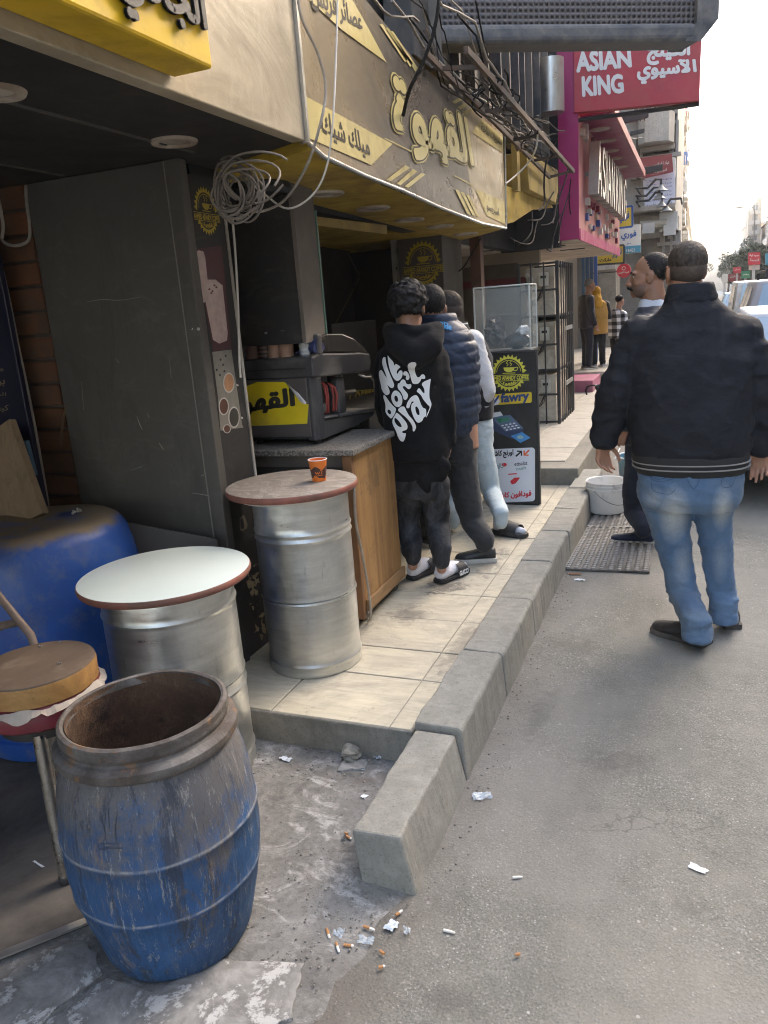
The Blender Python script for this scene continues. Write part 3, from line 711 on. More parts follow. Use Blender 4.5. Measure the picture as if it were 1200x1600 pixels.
# dark panel with a gold diamond outline inside
dk = PXX
ip = obj('dark_panel', MB().box((-2.62,3.3,0.13), (-2.57,5.9,2.0)), M_['black'], coffee)
mb = MB()
fn = lambda x, y, h: PXX(x, y, -2.566) + Vector((h,0,0))
dg_ = mk('dull_gold', (0.14,0.10,0.05), 0.5)
obj('gold_line', stroke(MB(), [(543,395),(563,432),(518,518)], 1.6, fn, 1), dg_, ip); obj('gold_line', stroke(MB(), [(590,400),(597,520)], 1.0, fn, 2), dg_, ip)
# end pillar with gold logo
pil = obj('pillar', MB().box((-2.02,5.5,0.13), (-1.685,6.0,2.02)), M_['panel'], coffee, bevel=0.004)
obj('pillar_edge', MB().box((-2.06,5.47,0.13), (-2.022,5.6,2.02)), M_['alu'], coffee)
obj('red_post', MB().box((-1.62,6.0,0.13), (-1.54,6.1,2.1)), mk('rusty_brown_post', (0.10,0.045,0.03), 0.7, dirt=(0.05,0.03,0.02)), coffee)
# long sloping counter front behind the people
obj('shop_counter', MB().box((-2.45,4.1,0.13), (-1.75,5.4,0.95)), M_['black'], coffee, bevel=0.01)

def gear_logo(mb, fn, w=1.0, words=('AHMED AFANDY COFFEE','القهوة'), th=0.035):
    """round toothed emblem with cup and steam, drawn in a unit box about (0,0) with radius 1"""
    k = 26
    pts = []
    for i in range(k):
        a = 2*math.pi*i/k
        pts.append((i, a))
    for i, a in pts:
        d = 2*math.pi/k
        if -0.28 < math.sin(a+d/2)*1.0+0.15 < 0.12 : continue
        p0 = (math.cos(a)*0.86, math.sin(a)*0.86); p1 = (math.cos(a+d)*0.86, math.sin(a+d)*0.86); pt = (math.cos(a+d/2)*1.03, math.sin(a+d/2)*1.03)
        q0 = (math.cos(a)*0.78, math.sin(a)*0.78); q1 = (math.cos(a+d)*0.78, math.sin(a+d)*0.78)
        mb.add([fn(*p0,0), fn(*pt,0), fn(*p1,0), fn(*q1,0), fn(*q0,0)], [(0,1,2,3,4)])
    stroke(mb, [(0.70*math.cos(t),0.70*math.sin(t)) for t in np.linspace(0.12,math.pi-0.12,16)], th*0.8, fn, 2)
    stroke(mb, [(0.70*math.cos(t),0.70*math.sin(t)) for t in np.linspace(math.pi+0.55,2*math.pi-0.55,16)], th*0.8, fn, 2)
    # cup
    blob(mb, [(-0.30,0.32),(0.34,0.32),(0.30,0.16),(0.14,0.06),(-0.10,0.06),(-0.26,0.16)], fn, 0.0002)
    stroke(mb, [(0.34,0.28),(0.52,0.30),(0.46,0.14),(0.30,0.14)], th, fn, 3)
    stroke(mb, [(-0.34,0.0),(0.36,0.0)], th, fn, 1)
    for q in (-0.1, 0.1): stroke(mb, [(q,0.40),(q+0.08,0.48),(q-0.02,0.56),(q+0.06,0.64)], th*0.9, fn, 4)
    # word band
    stroke(mb, [(-1.15,-0.10),(1.15,-0.10)], th*0.7, fn, 1); stroke(mb, [(-1.15,-0.42),(1.15,-0.42)], th*0.7, fn, 1)
    put_text(mb, words[0], lambda u, v, h: fn(-1.12+2.24*u, -0.37+0.22*v, h), 0.05)
    put_text(mb, arabic(words[1]), lambda u, v, h: fn(-0.36+0.72*u, -0.68+0.2*v, h), 0.05)
    return mb
c = PY(661,412,5.498); e = 0.135
obj('gold_emblem', gear_logo(MB(), lambda x, y, h: c + Vector((x*e, -0.002-h, y*e*1.15))), M_['gold_print'], pil)
# gold COFFEE lettering deep inside
g = PXX(562,608,-2.15)
cp = obj('black_stand', MB().box((-2.25,g.y-0.35,0.13), (-2.155,g.y+0.40,1.45)), M_['black'], coffee, bevel=0.004)
mb = MB(); fn = lambda u, v, h: PXX(546+40*u, 636-24*v-2*u, -2.152) + Vector((h,0,0))
put_text(mb, 'COFFEE', fn, 0.04)
stroke(mb, [(542,612),(588,608)], 1.2, lambda x,y,h: PXX(x,y,-2.152)+Vector((h,0,0)), 1); stroke(mb, [(544,641),(588,637)], 1.2, lambda x,y,h: PXX(x,y,-2.152)+Vector((h,0,0)), 1)
obj('gold_lettering', mb, M_['gold_print'], cp)

# poster column on the street side of the partition: printed picture board
post = thing('poster_board', 'tall printed board of a milkshake and coffee cups beside the dark cladding', 'poster', (-1.72,2.65,0.1))
PXo = -1.722
pfn = lambda x, y, h: PXX(x, y, PXo) + Vector((0.001+h,0,0))
ya, yb = 2.63, 2.765
obj('board', MB().box((PXo-0.02,2.534,0.12), (PXo,2.752,2.035)), M_['black'], post)
obj('edge_trim', MB().box((PXo-0.022,2.7525,0.55), (PXo+0.006,2.765,2.02)), mk('white_trim', (0.48,0.45,0.40), 0.5, 0.1, dirt=(0.2,0.17,0.13)), post)
def pic(name, mat, *polys):
    mb = MB()
    for i, p in enumerate(polys): blob(mb, p, pfn, 0.0004 + 0.0002*i)
    return mb
def prt(name, col): return mk(name, col, 0.5, 0.18, 30, bump=0, space='World')
obj('print_ground', pic('a', 0, [(303,389),(346,384),(361,545),(333,549)]), prt('print_maroon', (0.07,0.022,0.026)), post)
mb = MB(); blob(mb, [(303,395),(310,391),(317,393),(320,402),(324,440),(326,470),(312,475)], pfn, 0.0009); blob(mb, [(315,443),(322,437),(336,437),(347,446),(355,520),(354,532),(342,537),(332,531)], pfn, 0.0012)
obj('print_milkshake', mb, prt('print_cream_pink', (0.44,0.33,0.30)), post)
mb = MB(); blob(mb, [(318,450),(324,443),(336,441),(344,447),(340,455),(326,458)], pfn, 0.0018)
obj('print_froth', mb, prt('print_froth', (0.46,0.37,0.33)), post)
mb = MB(); stroke(mb, [(317,437),(321,452),(329,460)], 2.2, pfn, 3)
for q in [(326,452),(331,455),(337,449),(329,458),(334,446)]: blob(mb, ring_pts(*q,1.8,1.5,8), pfn, 0.0022)
obj('print_syrup', mb, prt('print_red', (0.13,0.015,0.02)), post)
obj('print_ground', pic('a', 0, [(331,550),(361,546),(378,664),(380,668),(344,673),(340,620)]), prt('print_grey_table', (0.20,0.19,0.16)), post)
mb = MB(); mb2 = MB(); mb3 = MB(); mb4 = MB()
for (x, y, rx, ry, m2) in [(357,598,9,16,mb2),(349,635,8,14,mb3),(365,652,9,17,mb4),(354,670,6,7,mb3)]:
    blob(mb, ring_pts(x,y,rx,ry,18), pfn, 0.0008); blob(m2, ring_pts(x,y,rx*0.82,ry*0.86,18), pfn, 0.0013)
stroke(mb, [(366,600),(371,602)], 3, pfn, 1); stroke(mb, [(374,652),(378,653)], 3, pfn, 1)
obj('print_cup', mb, prt('print_white', (0.47,0.44,0.40)), post); obj('print_coffee', mb2, prt('print_tan', (0.42,0.22,0.11)), post)
obj('print_coffee', mb3, prt('print_brown', (0.10,0.045,0.03)), post); obj('print_coffee', mb4, prt('print_dark_coffee', (0.05,0.045,0.035)), post)
mb = MB()
for q in [(344,562),(348,570),(338,578),(352,556),(343,586),(350,580)]: blob(mb, ring_pts(*q,1.6,2,8), pfn, 0.0008)
obj('print_bean', mb, M_['ink'], post)
mb = MB(); c2 = PXX(322,330,PXo)
gear_logo(mb, lambda x, y, h: Vector((PXo+0.001+h, c2.y + x*0.075, c2.z + y*0.085)))
obj('gold_emblem', mb, M_['gold_print'], post)
# torn lower end: yellow board showing through, holes
obj('yellow_backing', MB().box((-1.76,2.775,0.132), (-1.728,2.90,0.62)), M_['yellow'], post, bevel=0.002)
mb = MB(); fnh = lambda x, y, h: PXX(x, y, PXo) + Vector((0.001+h,0,0))
blob(mb, [(x+random.uniform(-1.5,1.5), y+random.uniform(-2,2)) for x, y in ring_pts(379,818,6,13,14)], fnh, 0.0005)
obj('torn_hole', mb, mk('torn_fibre', (0.20,0.17,0.12), 0.95, 0.3, 40), post)
mb = MB()
blob(mb, [(x+random.uniform(-1,1), y+random.uniform(-2,2)) for x, y in ring_pts(378,818,3.5,9,12)], fnh, 0.0012)
obj('torn_hole', mb, M_['ink'], post)
for sx, sy, rr in [(392,905,7),(399,960,8),(403,985,7),(395,930,6)]:
    mb = MB()
    for q in range(14):
        p = PXX(sx+random.uniform(-rr,rr), sy+random.uniform(-22,22), -1.725)+Vector((random.uniform(-0.004,0.008),0,0))
        mb.quad3(p, p+Vector((0.004,random.uniform(0,0.02),random.uniform(-0.02,0.02))), p+Vector((0.006,random.uniform(0.01,0.03),random.uniform(0.0,0.03))), p+Vector((0,-0.006,random.uniform(0.01,0.03))))
    obj('torn_flap', mb, [M_['ink'], mk('torn_fibre_pale', (0.33,0.27,0.16), 0.95, 0.3, 40)][int(rr != 8)], post)

# yellow box sign on the fascia
ys = thing('shop_sign', 'bright yellow box sign with raised black letters above the black soffit', 'sign', (-1.18,1,2.12))
YX = -1.12
yb1 = PXX(333,105,YX)
obj('sign_box', MB().box((FX+0.002,-1.5,yb1.z-0.005), (YX,yb1.y,yb1.z+0.6)), M_['yellow'], ys, bevel=0.008)
mb = MB()
s_ = arabic('الجادي من')
uy = lambda px, py: PXX(px, py, YX)
tL = uy(20,-60); 
# the word runs towards the street corner: right end near x=318px, base line climbing with the box
R0 = uy(318,62); base_z = yb1.z+0.055
v_, f_, asp = text_mesh(s_); hh = 0.15; ww = hh*asp*0.95
y_r = yb1.y-0.028
for k in range(7):
    put_text(mb, s_, lambda u, v, h, k=k: Vector((YX+0.003+0.0017*k+h, y_r - ww*(1-u), base_z-0.035 + hh*v)), 0.03)
obj('letters', mb, mk('letter_face', (0.045,0.043,0.04), 0.5, 0.2), ys)

# long brown sign of the coffee shop: sagging sheet with print
ls = thing('coffee_sign', 'long bronze sign with big pale Arabic letters and stripes over the yellow soffit', 'sign', (FX,4,2.0))
bot = [(2.565,2.075),(2.67,2.05),(3.04,2.032),(3.5,2.022),(4.05,2.000),(4.9,1.982),(5.56,1.998)]
top = [(2.565,2.82),(3.2,2.69),(3.79,2.612),(4.3,2.608),(5.6,2.604)]
Yg = np.linspace(2.565, 5.56, 46); Zn = 14; vs = []
for y in Yg:
    zb = np.interp(y, *zip(*bot)); zt = np.interp(y, *zip(*top))
    for j in range(Zn): vs.append((FX + 0.0006*math.sin(y*5+j), y, zb+(zt-zb)*j/(Zn-1)))
fs = [(i*Zn+j, (i+1)*Zn+j, (i+1)*Zn+j+1, i*Zn+j+1) for i in range(len(Yg)-1) for j in range(Zn-1)]
nv = len(vs); vs2 = [(x-0.03, y, z) for x, y, z in vs]
bfs = [(nv+a, nv+d, nv+c, nv+b) for a, b, c, d in fs]
rim = [i*Zn for i in range(len(Yg))] + [(len(Yg)-1)*Zn+j for j in range(1,Zn)] + [i*Zn+Zn-1 for i in range(len(Yg)-2,-1,-1)] + [j for j in range(Zn-2,0,-1)]
sfs = [(rim[i], nv+rim[i], nv+rim[(i+1)%len(rim)], rim[(i+1)%len(rim)]) for i in range(len(rim))]
obj('panel', MB().add(vs+vs2, fs+bfs+sfs), M_['signface'], ls, smooth=True)
obj('edge_trim', MB().tube([(FX+0.003,y,z-0.004) for y,z in bot], 0.008, 8).tube([(FX+0.003,5.566,1.99),(FX+0.003,5.61,2.61)], 0.007, 8), M_['alu'], ls, smooth=True)
mb = MB()
for p in [[(482,0),(546,-6),(572,40),(603,98),(532,46)], [(477,151),(612,225),(579,258),(481,216)], [(737,207),(752,185),(785,214),(786,240)], [(742,295),(787,315),(789,351),(760,337)]]:
    obj('pale_band', blob(MB(), p, fx_fn, 0.0), M_['pale'], ls)
z1 = lambda pts: [(600+x/4, 100+y/4) for x, y in pts]
for p in [[(10,725),(40,732),(158,650),(130,632)],[(75,750),(100,757),(205,672),(178,655)],[(125,765),(150,774),(256,690),(230,680)],
          [(440,782),(465,790),(540,945),(515,935)],[(475,800),(498,805),(570,952),(550,945)],[(510,815),(530,820),(592,957),(575,950)],
          [(422,236),(438,250),(500,220),(474,208)],[(457,270),(474,286),(535,252),(513,238)],[(490,300),(510,314),(568,284),(545,270)]]:
    obj('pale_stripe', blob(MB(), z1(p), fx_fn, 0.0), M_['pale'], ls)
for q in (0, 8, 16):
    obj('pale_stripe', blob(MB(), [(592+q,38+q*0.7),(597+q,38+q*0.7),(636+q,92+q*0.9),(632+q,98+q*0.9)], fx_fn, 0.0), M_['pale'], ls)
for p in ([(0,465),(250,590)],[(440,700),(560,765)]): obj('pale_line', stroke(MB(), z1(p), 1.6, fx_fn, 1), M_['pale'], ls)
s_ = arabic('القهوة')
q = lambda h0: quad_fn(PXX(619,236,FX), PXX(741,278,FX), PXX(609,112,FX), PXX(728,188,FX), NX, h0)
mb = MB(); put_text(mb, s_, q(0.0035), 0.085, 12); obj('letter_outline', mb, M_['pale'], ls)
mb = MB(); put_text(mb, s_, q(0.0052), 0.062, 12); obj('letter_shadow', mb, M_['brown_ink'], ls)
mb = MB(); put_text(mb, s_, q(0.0069), 0.040, 10); obj('letters', mb, mk('bright_vinyl', (0.62,0.52,0.22), 0.35, 0.08, spec=0.7, bump=0), ls)
mb = MB()
put_text(mb, arabic('ميلك شيك'), quad_fn(PXX(502,214,FX), PXX(578,251,FX), PXX(499,171,FX), PXX(573,213,FX), NX, 0.004), 0.03)
put_text(mb, arabic('عصائر فريش'), quad_fn(PXX(486,14,FX), PXX(566,55,FX), PXX(484,-38,FX), PXX(562,20,FX), NX, 0.004), 0.03)
put_text(mb, arabic('مشروبات ساخنة'), quad_fn(PXX(750,207,FX), PXX(783,231,FX), PXX(751,191,FX), PXX(783,216,FX), NX, 0.004), 0.02)
put_text(mb, arabic('اسبريسو'), quad_fn(PXX(760,331,FX), PXX(779,340,FX), PXX(760,314,FX), PXX(778,326,FX), NX, 0.004), 0.02)
obj('small_lettering', mb, M_['brown_ink'], ls)

# ochre beam and brackets past the sign
ob = thing('ochre_beam', 'ochre boxed beam with yellow underside past the end of the long sign', 'beam', (-1.5,7,2.3))
mb = MB(); mb.prism([(6.35,2.60),(7.85,2.66),(7.85,2.36),(6.45,2.34)], 'x', -1.75, FX); obj('beam_box', mb, [M_['ochre']], ob, bevel=0.004)
obj('beam_underside', MB().prism([(5.62,2.30),(6.45,2.336),(7.85,2.355),(7.9,2.34),(6.9,2.24),(6.1,2.08),(5.62,2.02)], 'x', -1.8, -1.30), M_['yellow_soffit'], ob)
obj('beam_post', MB().box((-1.3,6.1,2.3), (-1.26,6.2,2.62)), M_['ochre'], ob)
# dark recess wall behind
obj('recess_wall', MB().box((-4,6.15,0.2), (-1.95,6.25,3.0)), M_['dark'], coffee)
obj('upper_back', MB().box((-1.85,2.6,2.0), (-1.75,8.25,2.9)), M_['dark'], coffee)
# ================================================================ upper front, cables, billboard
ub = thing('upper_building', 'dark ribbed upper storey above the long bronze sign', 'building', (-3, 3, 2.9))
obj('wall', MB().box((-9,-12,3.06), (-1.75,8.25,13)), concrete_mat('upper_wall', (0.22,0.20,0.17), 0.6), ub)
obj('lower_wall', MB().box((-1.75,2.6,2.86), (-1.6,8.25,3.3)), M_['black'], ub)
slm = [mk('slat_%d' % i, c, 0.7, 0.25, 8, dirt=(0.16,0.14,0.12), damt=0.5, space='World') for i, c in enumerate([(0.07,0.068,0.066),(0.13,0.115,0.10),(0.045,0.046,0.05),(0.17,0.15,0.125),(0.055,0.058,0.066)])]
y = 4.3
k = 0
while y < 8.2:
    w_ = random.uniform(0.20, 0.42)
    obj('slat', MB().box((-1.58,y+0.02,2.80), (-1.40-random.uniform(0,0.06),y+w_-0.02,4.8)), slm[k % 5], ub, bevel=0.006)
    obj('slat', MB().box((-1.42,y+w_-0.025,2.80), (-1.36,y+w_+0.0,4.8)), slm[(k+3) % 5], ub)
    y += w_+0.01; k += 1
obj('duct', MB().lathe([(0.12,0),(0.12,0.45)], (-1.30,7.9,3.16), 24, (0,0,1), cap0=True, cap1=True), M_['alu'], ub, smooth=True)

rail = thing('cable_rack', 'rusty steel rail rack carrying loose cables below the ribbed wall', 'rack', (-1.1,5.5,2.5))
ra, rb_ = PXX(728,78,-1.0), PXX(896,268,-1.0)
rc, rd = Vector((-1.2,ra.y,ra.z+0.03)), Vector((-1.2,rb_.y,rb_.z-0.02))
mrail = mk('rusty_grey_rail', (0.050,0.046,0.043), 0.7, 0.3, 14, dirt=(0.14,0.09,0.06), damt=0.6)
def bar(a, b, w=0.022, h=0.03):
    a, b = Vector(a), Vector(b); d = (b-a).normalized(); s = d.cross(Vector((0,0,1))).normalized()*w/2; u = s.cross(d).normalized()*h/2
    return MB().add([a-s-u,a+s-u,a+s+u,a-s+u,b-s-u,b+s-u,b+s+u,b-s+u],[(0,1,2,3),(7,6,5,4),(0,4,5,1),(1,5,6,2),(2,6,7,3),(3,7,4,0)])
obj('rail', bar(ra, rb_), mrail, rail); obj('rail', bar(rc, rd, 0.02, 0.028), mrail, rail)
for t in (0.08,0.33,0.56,0.78,0.995):
    obj('cross_bar', bar(ra.lerp(rb_,t)-Vector((0.0115,0,0)), rc.lerp(rd,t)+Vector((0.0105,0,0)), 0.02, 0.02), mrail, rail)
for t in (0.2,0.66): obj('strut', bar(rc.lerp(rd,t)-Vector((0.03,0,0)), Vector((-1.4,rc.lerp(rd,t).y,2.95)), 0.02, 0.02), mrail, rail)
mb = MB(); mb2 = MB()
for k in range(20):
    y0 = random.uniform(2.7,5.0); y1 = y0 + random.uniform(0.8,3.4); y1 = min(y1,7.6)
    x = random.uniform(-1.26,-1.02); z = 2.60 + random.uniform(0.02,0.16); sag = random.uniform(0.0,0.09); ph = random.uniform(0,6)
    pts = []
    for i in range(15):
        t = i/14; y = y0+(y1-y0)*t
        pts.append((x+0.05*math.sin(ph+t*5)+0.03*noise.noise(Vector((k,t*6,0))), y, z + (0.12 if y < 4 else 0) - sag*math.sin(math.pi*t) + 0.04*noise.noise(Vector((k*3,t*7,2)))))
    (mb if k % 4 else mb2).tube(pts, random.uniform(0.003,0.0065), 6)
for k in range(7):
    y = random.uniform(3.2,7.0); c = Vector((random.uniform(-1.2,-1.0), y, 2.60)); r = random.uniform(0.05,0.13)
    mb.tube([c + Vector((0.03*math.sin(3*a+k), r*math.cos(a), r*0.8*math.sin(a))) for a in np.linspace(0,random.uniform(4,6.28),16)], 0.005, 6)
for (x0,y0,x1,y1) in [(858,240,838,330),(880,290,846,352),(892,280,893,360),(868,300,822,345),(884,260,862,350),(876,335,852,390),(835,330,815,385),(845,345,800,372),(888,300,868,380)]:
    a, b = PXX(x0,y0,-1.15), PXX(x1,y1,-1.2); 
    k1, k2, k3 = random.uniform(-1,1), random.uniform(0.2,1), random.uniform(0,6)
    mb.tube([a.lerp(b,t)+Vector((0.02*math.sin(k3+5*t),0.10*math.sin(t*math.pi)*k1+0.03*math.sin(k3+7*t),-0.16*math.sin(math.pi*t)*k2)) for t in np.linspace(0,1,18)], random.uniform(0.004,0.008), 6)
obj('cable_tangle', mb, M_['bcable'], smooth=True, kind='stuff', label='tangle of black cables lying along the rusty rail rack', cat='cables')
obj('pale_cable_tangle', mb2, M_['cable'], smooth=True, kind='stuff', label='dusty pale cables mixed into the black tangle on the rack', cat='cables')

# hanging cables and the coil
def cable(name, pts, r, mat, label, n=8, sub=6):
    P = [np.array(p) for p in pts]; Q = []
    for i in range(len(P)-1):
        p0, p1, p2, p3 = P[max(i-1,0)], P[i], P[i+1], P[min(i+2,len(P)-1)]
        for j in range(sub):
            t = j/sub; Q.append(0.5*((2*p1)+(-p0+p2)*t+(2*p0-5*p1+4*p2-p3)*t*t+(-p0+3*p1-3*p2+p3)*t**3))
    Q.append(P[-1])
    return obj(name, MB().tube(Q, r, n), mat, smooth=True, label=label, cat='cable')
cy = 2.30
mb = MB(); cc = PY(366,296,2.30)
for k in range(13):
    r = random.uniform(0.050,0.088); ph = random.uniform(0,6.28); cx = cc + Vector((random.uniform(-0.035,0.03), random.uniform(-0.02,0.05), random.uniform(-0.03,0.025)))
    tilt = random.uniform(-0.7,0.7); sq = random.uniform(0.72,1.1)
    mb.tube([cx + Vector((r*sq*math.cos(a+ph), r*math.cos(a+ph)*0.35*math.sin(tilt)+0.012*math.sin(2*a), r*math.sin(a+ph) + 0.3*r*math.cos(a+ph)*tilt)) for a in np.linspace(0,6.1,28)], 0.0036, 7)
for k in range(3):
    c3 = cc + Vector((0.06+0.02*k,-0.02,0.01*k)); r = 0.068+0.016*k
    mb.tube([c3 + Vector((r*1.15*math.cos(a), 0.03*math.sin(a*2), r*0.75*math.sin(a))) for a in np.linspace(-1.4+k,3.8+k,22)], 0.0036, 7)
obj('cable_coil', mb, mk('coil_grey',(0.17,0.145,0.12),0.6,0.25,20,bump=0.1), smooth=True, label='tangled coil of grey cable hanging under the yellow soffit corner', cat='cable')
cable('hanging_cable', [PXX(463,-20,-1.21),PXX(472,30,-1.20),PXX(497,85,-1.18),PXX(509,140,-1.17),PXX(499,200,-1.18),PXX(478,262,-1.25),PXX(445,312,-1.36),PXX(410,330,-1.45),PXX(385,328,-1.5)], 0.0048, M_['cable'], 'dark grey cable dropping from above the sign into the coil')
cable('hanging_cable', [PXX(528,-20,-1.20),PXX(525,90,-1.19),PXX(520,190,-1.18),PXX(510,262,-1.21),PXX(488,305,-1.27),PXX(450,326,-1.36),PXX(415,305,-1.45),PXX(395,288,-1.5)], 0.0036, M_['wcable'], 'thin white cable looping down across the sign to the coil')
cable('hanging_cable', [PXX(688,-20,-1.0),PXX(680,40,-1.02),PXX(660,100,-1.08),PXX(640,140,-1.15),PXX(630,180,-1.225)], 0.008, M_['bcable'], 'black cable ending on the first big letter of the sign')
cable('hanging_cable', [PXX(363,340,-1.70),PXX(368,400,-1.69),PXX(372,480,-1.69),PXX(374,560,-1.69),PXX(376,590,-1.69)], 0.0045, M_['wcable'], 'pale cable hanging straight down beside the poster board')
cable('hanging_cable', [PXX(840,200,-1.0),PXX(838,230,-1.02),PXX(825,255,-1.1),PXX(805,275,-1.17),PXX(790,287,-1.20)], 0.006, M_['wcable'], 'white cable from the rail to the far end of the sign')
cable('hanging_cable', [PY(-5,300,2.42),PY(5,350,2.40),PY(4,375,2.40),PY(22,384,2.38),PY(44,376,2.38),PY(46,350,2.40),PY(42,320,2.42),PY(40,290,2.45)], 0.006, M_['cable'], 'loop of cable hanging at the left edge under the black soffit')
cable('wall_cable', [PY(-2,400,2.44),PY(12,460,2.44),PY(28,540,2.44),PY(45,620,2.44),PY(60,700,2.44),PY(75,790,2.44)], 0.007, M_['cable'], 'cable running down beside the narrow brick strip')
cable('hanging_cable', [PY(700,430,5.9),PY(722,420,5.9),PY(738,395,5.9),PY(752,372,6.0)], 0.006, M_['bcable'], 'thin black cable strung behind the far pillar')

# billboard
bb = thing('billboard', 'big dark LED board jutting over the street at the top', 'billboard', (-0.8,5,2.9))
bl, br = PZ(645,68,2.92), PZ(1098,63,2.92)
ex = (br-bl); ex.z = 0; L_ = ex.length; ex.normalize(); nb = Vector((ex.y,-ex.x,0))
bz = 2.92
def led_mat():
    n = NT('led_grid'); v = n.vec('UV') ; 
    return n
n = NT('led_face')
gv = n.tc.outputs['Object']
mp = n.t.nodes.new('ShaderNodeMapping'); mp.vector_type = 'POINT'; mp.inputs['Rotation'].default_value = (0,0,-math.atan2(ex.y,ex.x)); n.L(gv, mp.inputs[0])
sx = n.sep(mp.outputs[0])
px_ = n.math('SINE', n.math('MULTIPLY', sx[0], 2*math.pi/0.032)); pz_ = n.math('SINE', n.math('MULTIPLY', sx[2], 2*math.pi/0.032))
g = n.math('MULTIPLY', n.math('ADD', px_, 1), n.math('ADD', pz_, 1))
c = n.mix(n.ramp(n.math('MULTIPLY', g, 0.25), [(0.15,0),(0.5,1)]), (0.115,0.105,0.105), (0.03,0.028,0.03))
c = n.mix(n.ramp(n.noise(n.vec('World'), 3, 5, 0.7), [(0.4,0),(0.8,0.5)]), c, (0.16,0.145,0.13))
n.set(col=c, rough=0.6); n.bump(g, 0.6, 0.01)
M_['led'] = n.m
mfr = mk('dusty_blue_grey_frame', (0.07,0.077,0.088), 0.45, 0.25, 6, dirt=(0.20,0.19,0.175), damt=0.5, dscale=9)
def bpt(u, d, z): return bl + ex*u + nb*d + Vector((0,0,z-bz))
def bbox(u0,u1,d0,d1,z0,z1):
    return MB().add([bpt(u,d,z) for z in (z0,z1) for u,d in ((u0,d0),(u1,d0),(u1,d1),(u0,d1))], [(0,3,2,1),(4,5,6,7),(0,1,5,4),(1,2,6,5),(2,3,7,6),(3,0,4,7)])
obj('led_panel', bbox(0.05,L_-0.02,-0.30,-0.045,bz+0.10,bz+1.0), M_['led'], bb)
obj('bottom_frame', bbox(-0.01,L_-0.03,-0.20,-0.003,bz+0.0,bz+0.10), mfr, bb, bevel=0.03, seg=3)
obj('side_frame', bbox(-0.01,0.05,-0.20,-0.01,bz+0.09,bz+1.0), mfr, bb, bevel=0.01)
obj('side_frame', MB().add([bpt(u,d,z) for d in (-0.20,-0.006) for u,z in ((L_-0.10,bz+0.004),(L_-0.01,bz+0.004),(L_+0.10,bz+0.12),(L_+0.11,bz+1.0),(L_-0.03,bz+1.0),(L_-0.03,bz+0.1))], [(0,1,2,3,4,5),(11,10,9,8,7,6)]+[(i,(i+1)%6,6+(i+1)%6,6+i) for i in range(6)]), mfr, bb, bevel=0.006)
obj('mounting_bar', MB().box((-1.7,4.6,3.5),(-1.2,4.75,3.6)), M_['blackmetal'], bb)

# ================================================================ pink restaurant
mag = mk('magenta_panel', (0.34,0.02,0.115), 0.4, 0.08, 3, dirt=(0.30,0.05,0.12), damt=0.3, bump=0.04)
pinkm = mk('pink_cladding', (0.36,0.135,0.135), 0.55, 0.1, 6, dirt=(0.4,0.2,0.18), damt=0.4)
pk = thing('pink_restaurant', 'pink and magenta restaurant front with big white channel letters', 'restaurant', (-2,10,0.26))
PX1 = -1.11
obj('soffit', MB().box((-4.2,8.3,2.08), (PX1-0.004,12.7,2.16)), mk('cream_soffit', (0.52,0.46,0.37), 0.6, 0.1, 2, dirt=(0.33,0.28,0.22), damt=0.5), pk)
obj('end_panel', MB().box((-1.30,8.262,2.06), (PX1+0.004,8.295,3.9)), mag, pk, bevel=0.003)
obj('cladding', MB().box((-1.30,8.297,2.165), (PX1,12.7,3.2)), pinkm, pk)
obj('soffit_edge', MB().box((PX1-0.003,8.297,2.05), (PX1+0.012,12.7,2.16)), mag, pk)
obj('dark_gap', MB().box((-1.9,8.27,2.0), (-1.302,8.4,4.6)), M_['dark'], pk)
obj('canopy', MB().box((-1.35,8.45,3.2), (-0.80,13.3,3.31)), mk('plum_canopy', (0.20,0.022,0.075), 0.45, 0.1, 4, bump=0.03), pk, bevel=0.01)
obj('canopy_edge', MB().box((-0.798,8.45,3.195), (-0.785,13.3,3.29)), pinkm, pk)
for (x, y) in [(937,202),(948,220),(953,236),(959,248),(969,261)]:
    p = PZ(x,y,3.198); obj('canopy_light', MB().lathe([(0.001,-0.006),(0.075,-0.008),(0.10,-0.006),(0.11,0.0)], p, 24, cap0=True), M_['lightrim'], pk, smooth=True)
chl = mk('channel_letter_white', (0.72,0.70,0.62), 0.4, 0.08, 5, bump=0)
chs = mk('channel_letter_side', (0.25,0.23,0.19), 0.5, 0.2, 5, bump=0)
y = 8.62
for ch in 'ASIANKING':
    v_, f_, asp = text_mesh(ch); w_ = min(0.34, 0.5*asp); y0 = y; hgt = 0.52; zb = 2.50
    mb = MB()
    for h, bo in ((0.0,0),(0.10,0)):
        mb.add([(PX1+0.05+h, y0+w_*u, zb+hgt*v) for u, v in v_], f_)
    # side walls
    from collections import Counter
    ec = Counter(); 
    for f in f_:
        for i in range(len(f)): ec[tuple(sorted((f[i],f[(i+1)%len(f)])))] += 1
    n0 = len(v_); 
    mb2 = MB(); mb2.add([(PX1+0.05, y0+w_*u, zb+hgt*v) for u, v in v_]+[(PX1+0.149, y0+w_*u, zb+hgt*v) for u, v in v_], [(a,b,n0+b,n0+a) for (a,b),c_ in ec.items() if c_ == 1])
    L2 = obj('channel_letter', mb, chl, pk); obj('letter_return', mb2, chs, pk)
    obj('letter_pin', MB().box((PX1,y0+w_*0.45,zb+0.2),(PX1+0.05,y0+w_*0.55,zb+0.24)), chs, pk)
    y += w_+0.09 + (0.12 if ch == 'N' else 0)
sqc = [mk('pixel_'+n_, c) for n_, c in (('white',(0.45,0.43,0.39)),('maroon',(0.16,0.02,0.04)),('blue',(0.04,0.06,0.20)),('cream',(0.42,0.35,0.27)))]
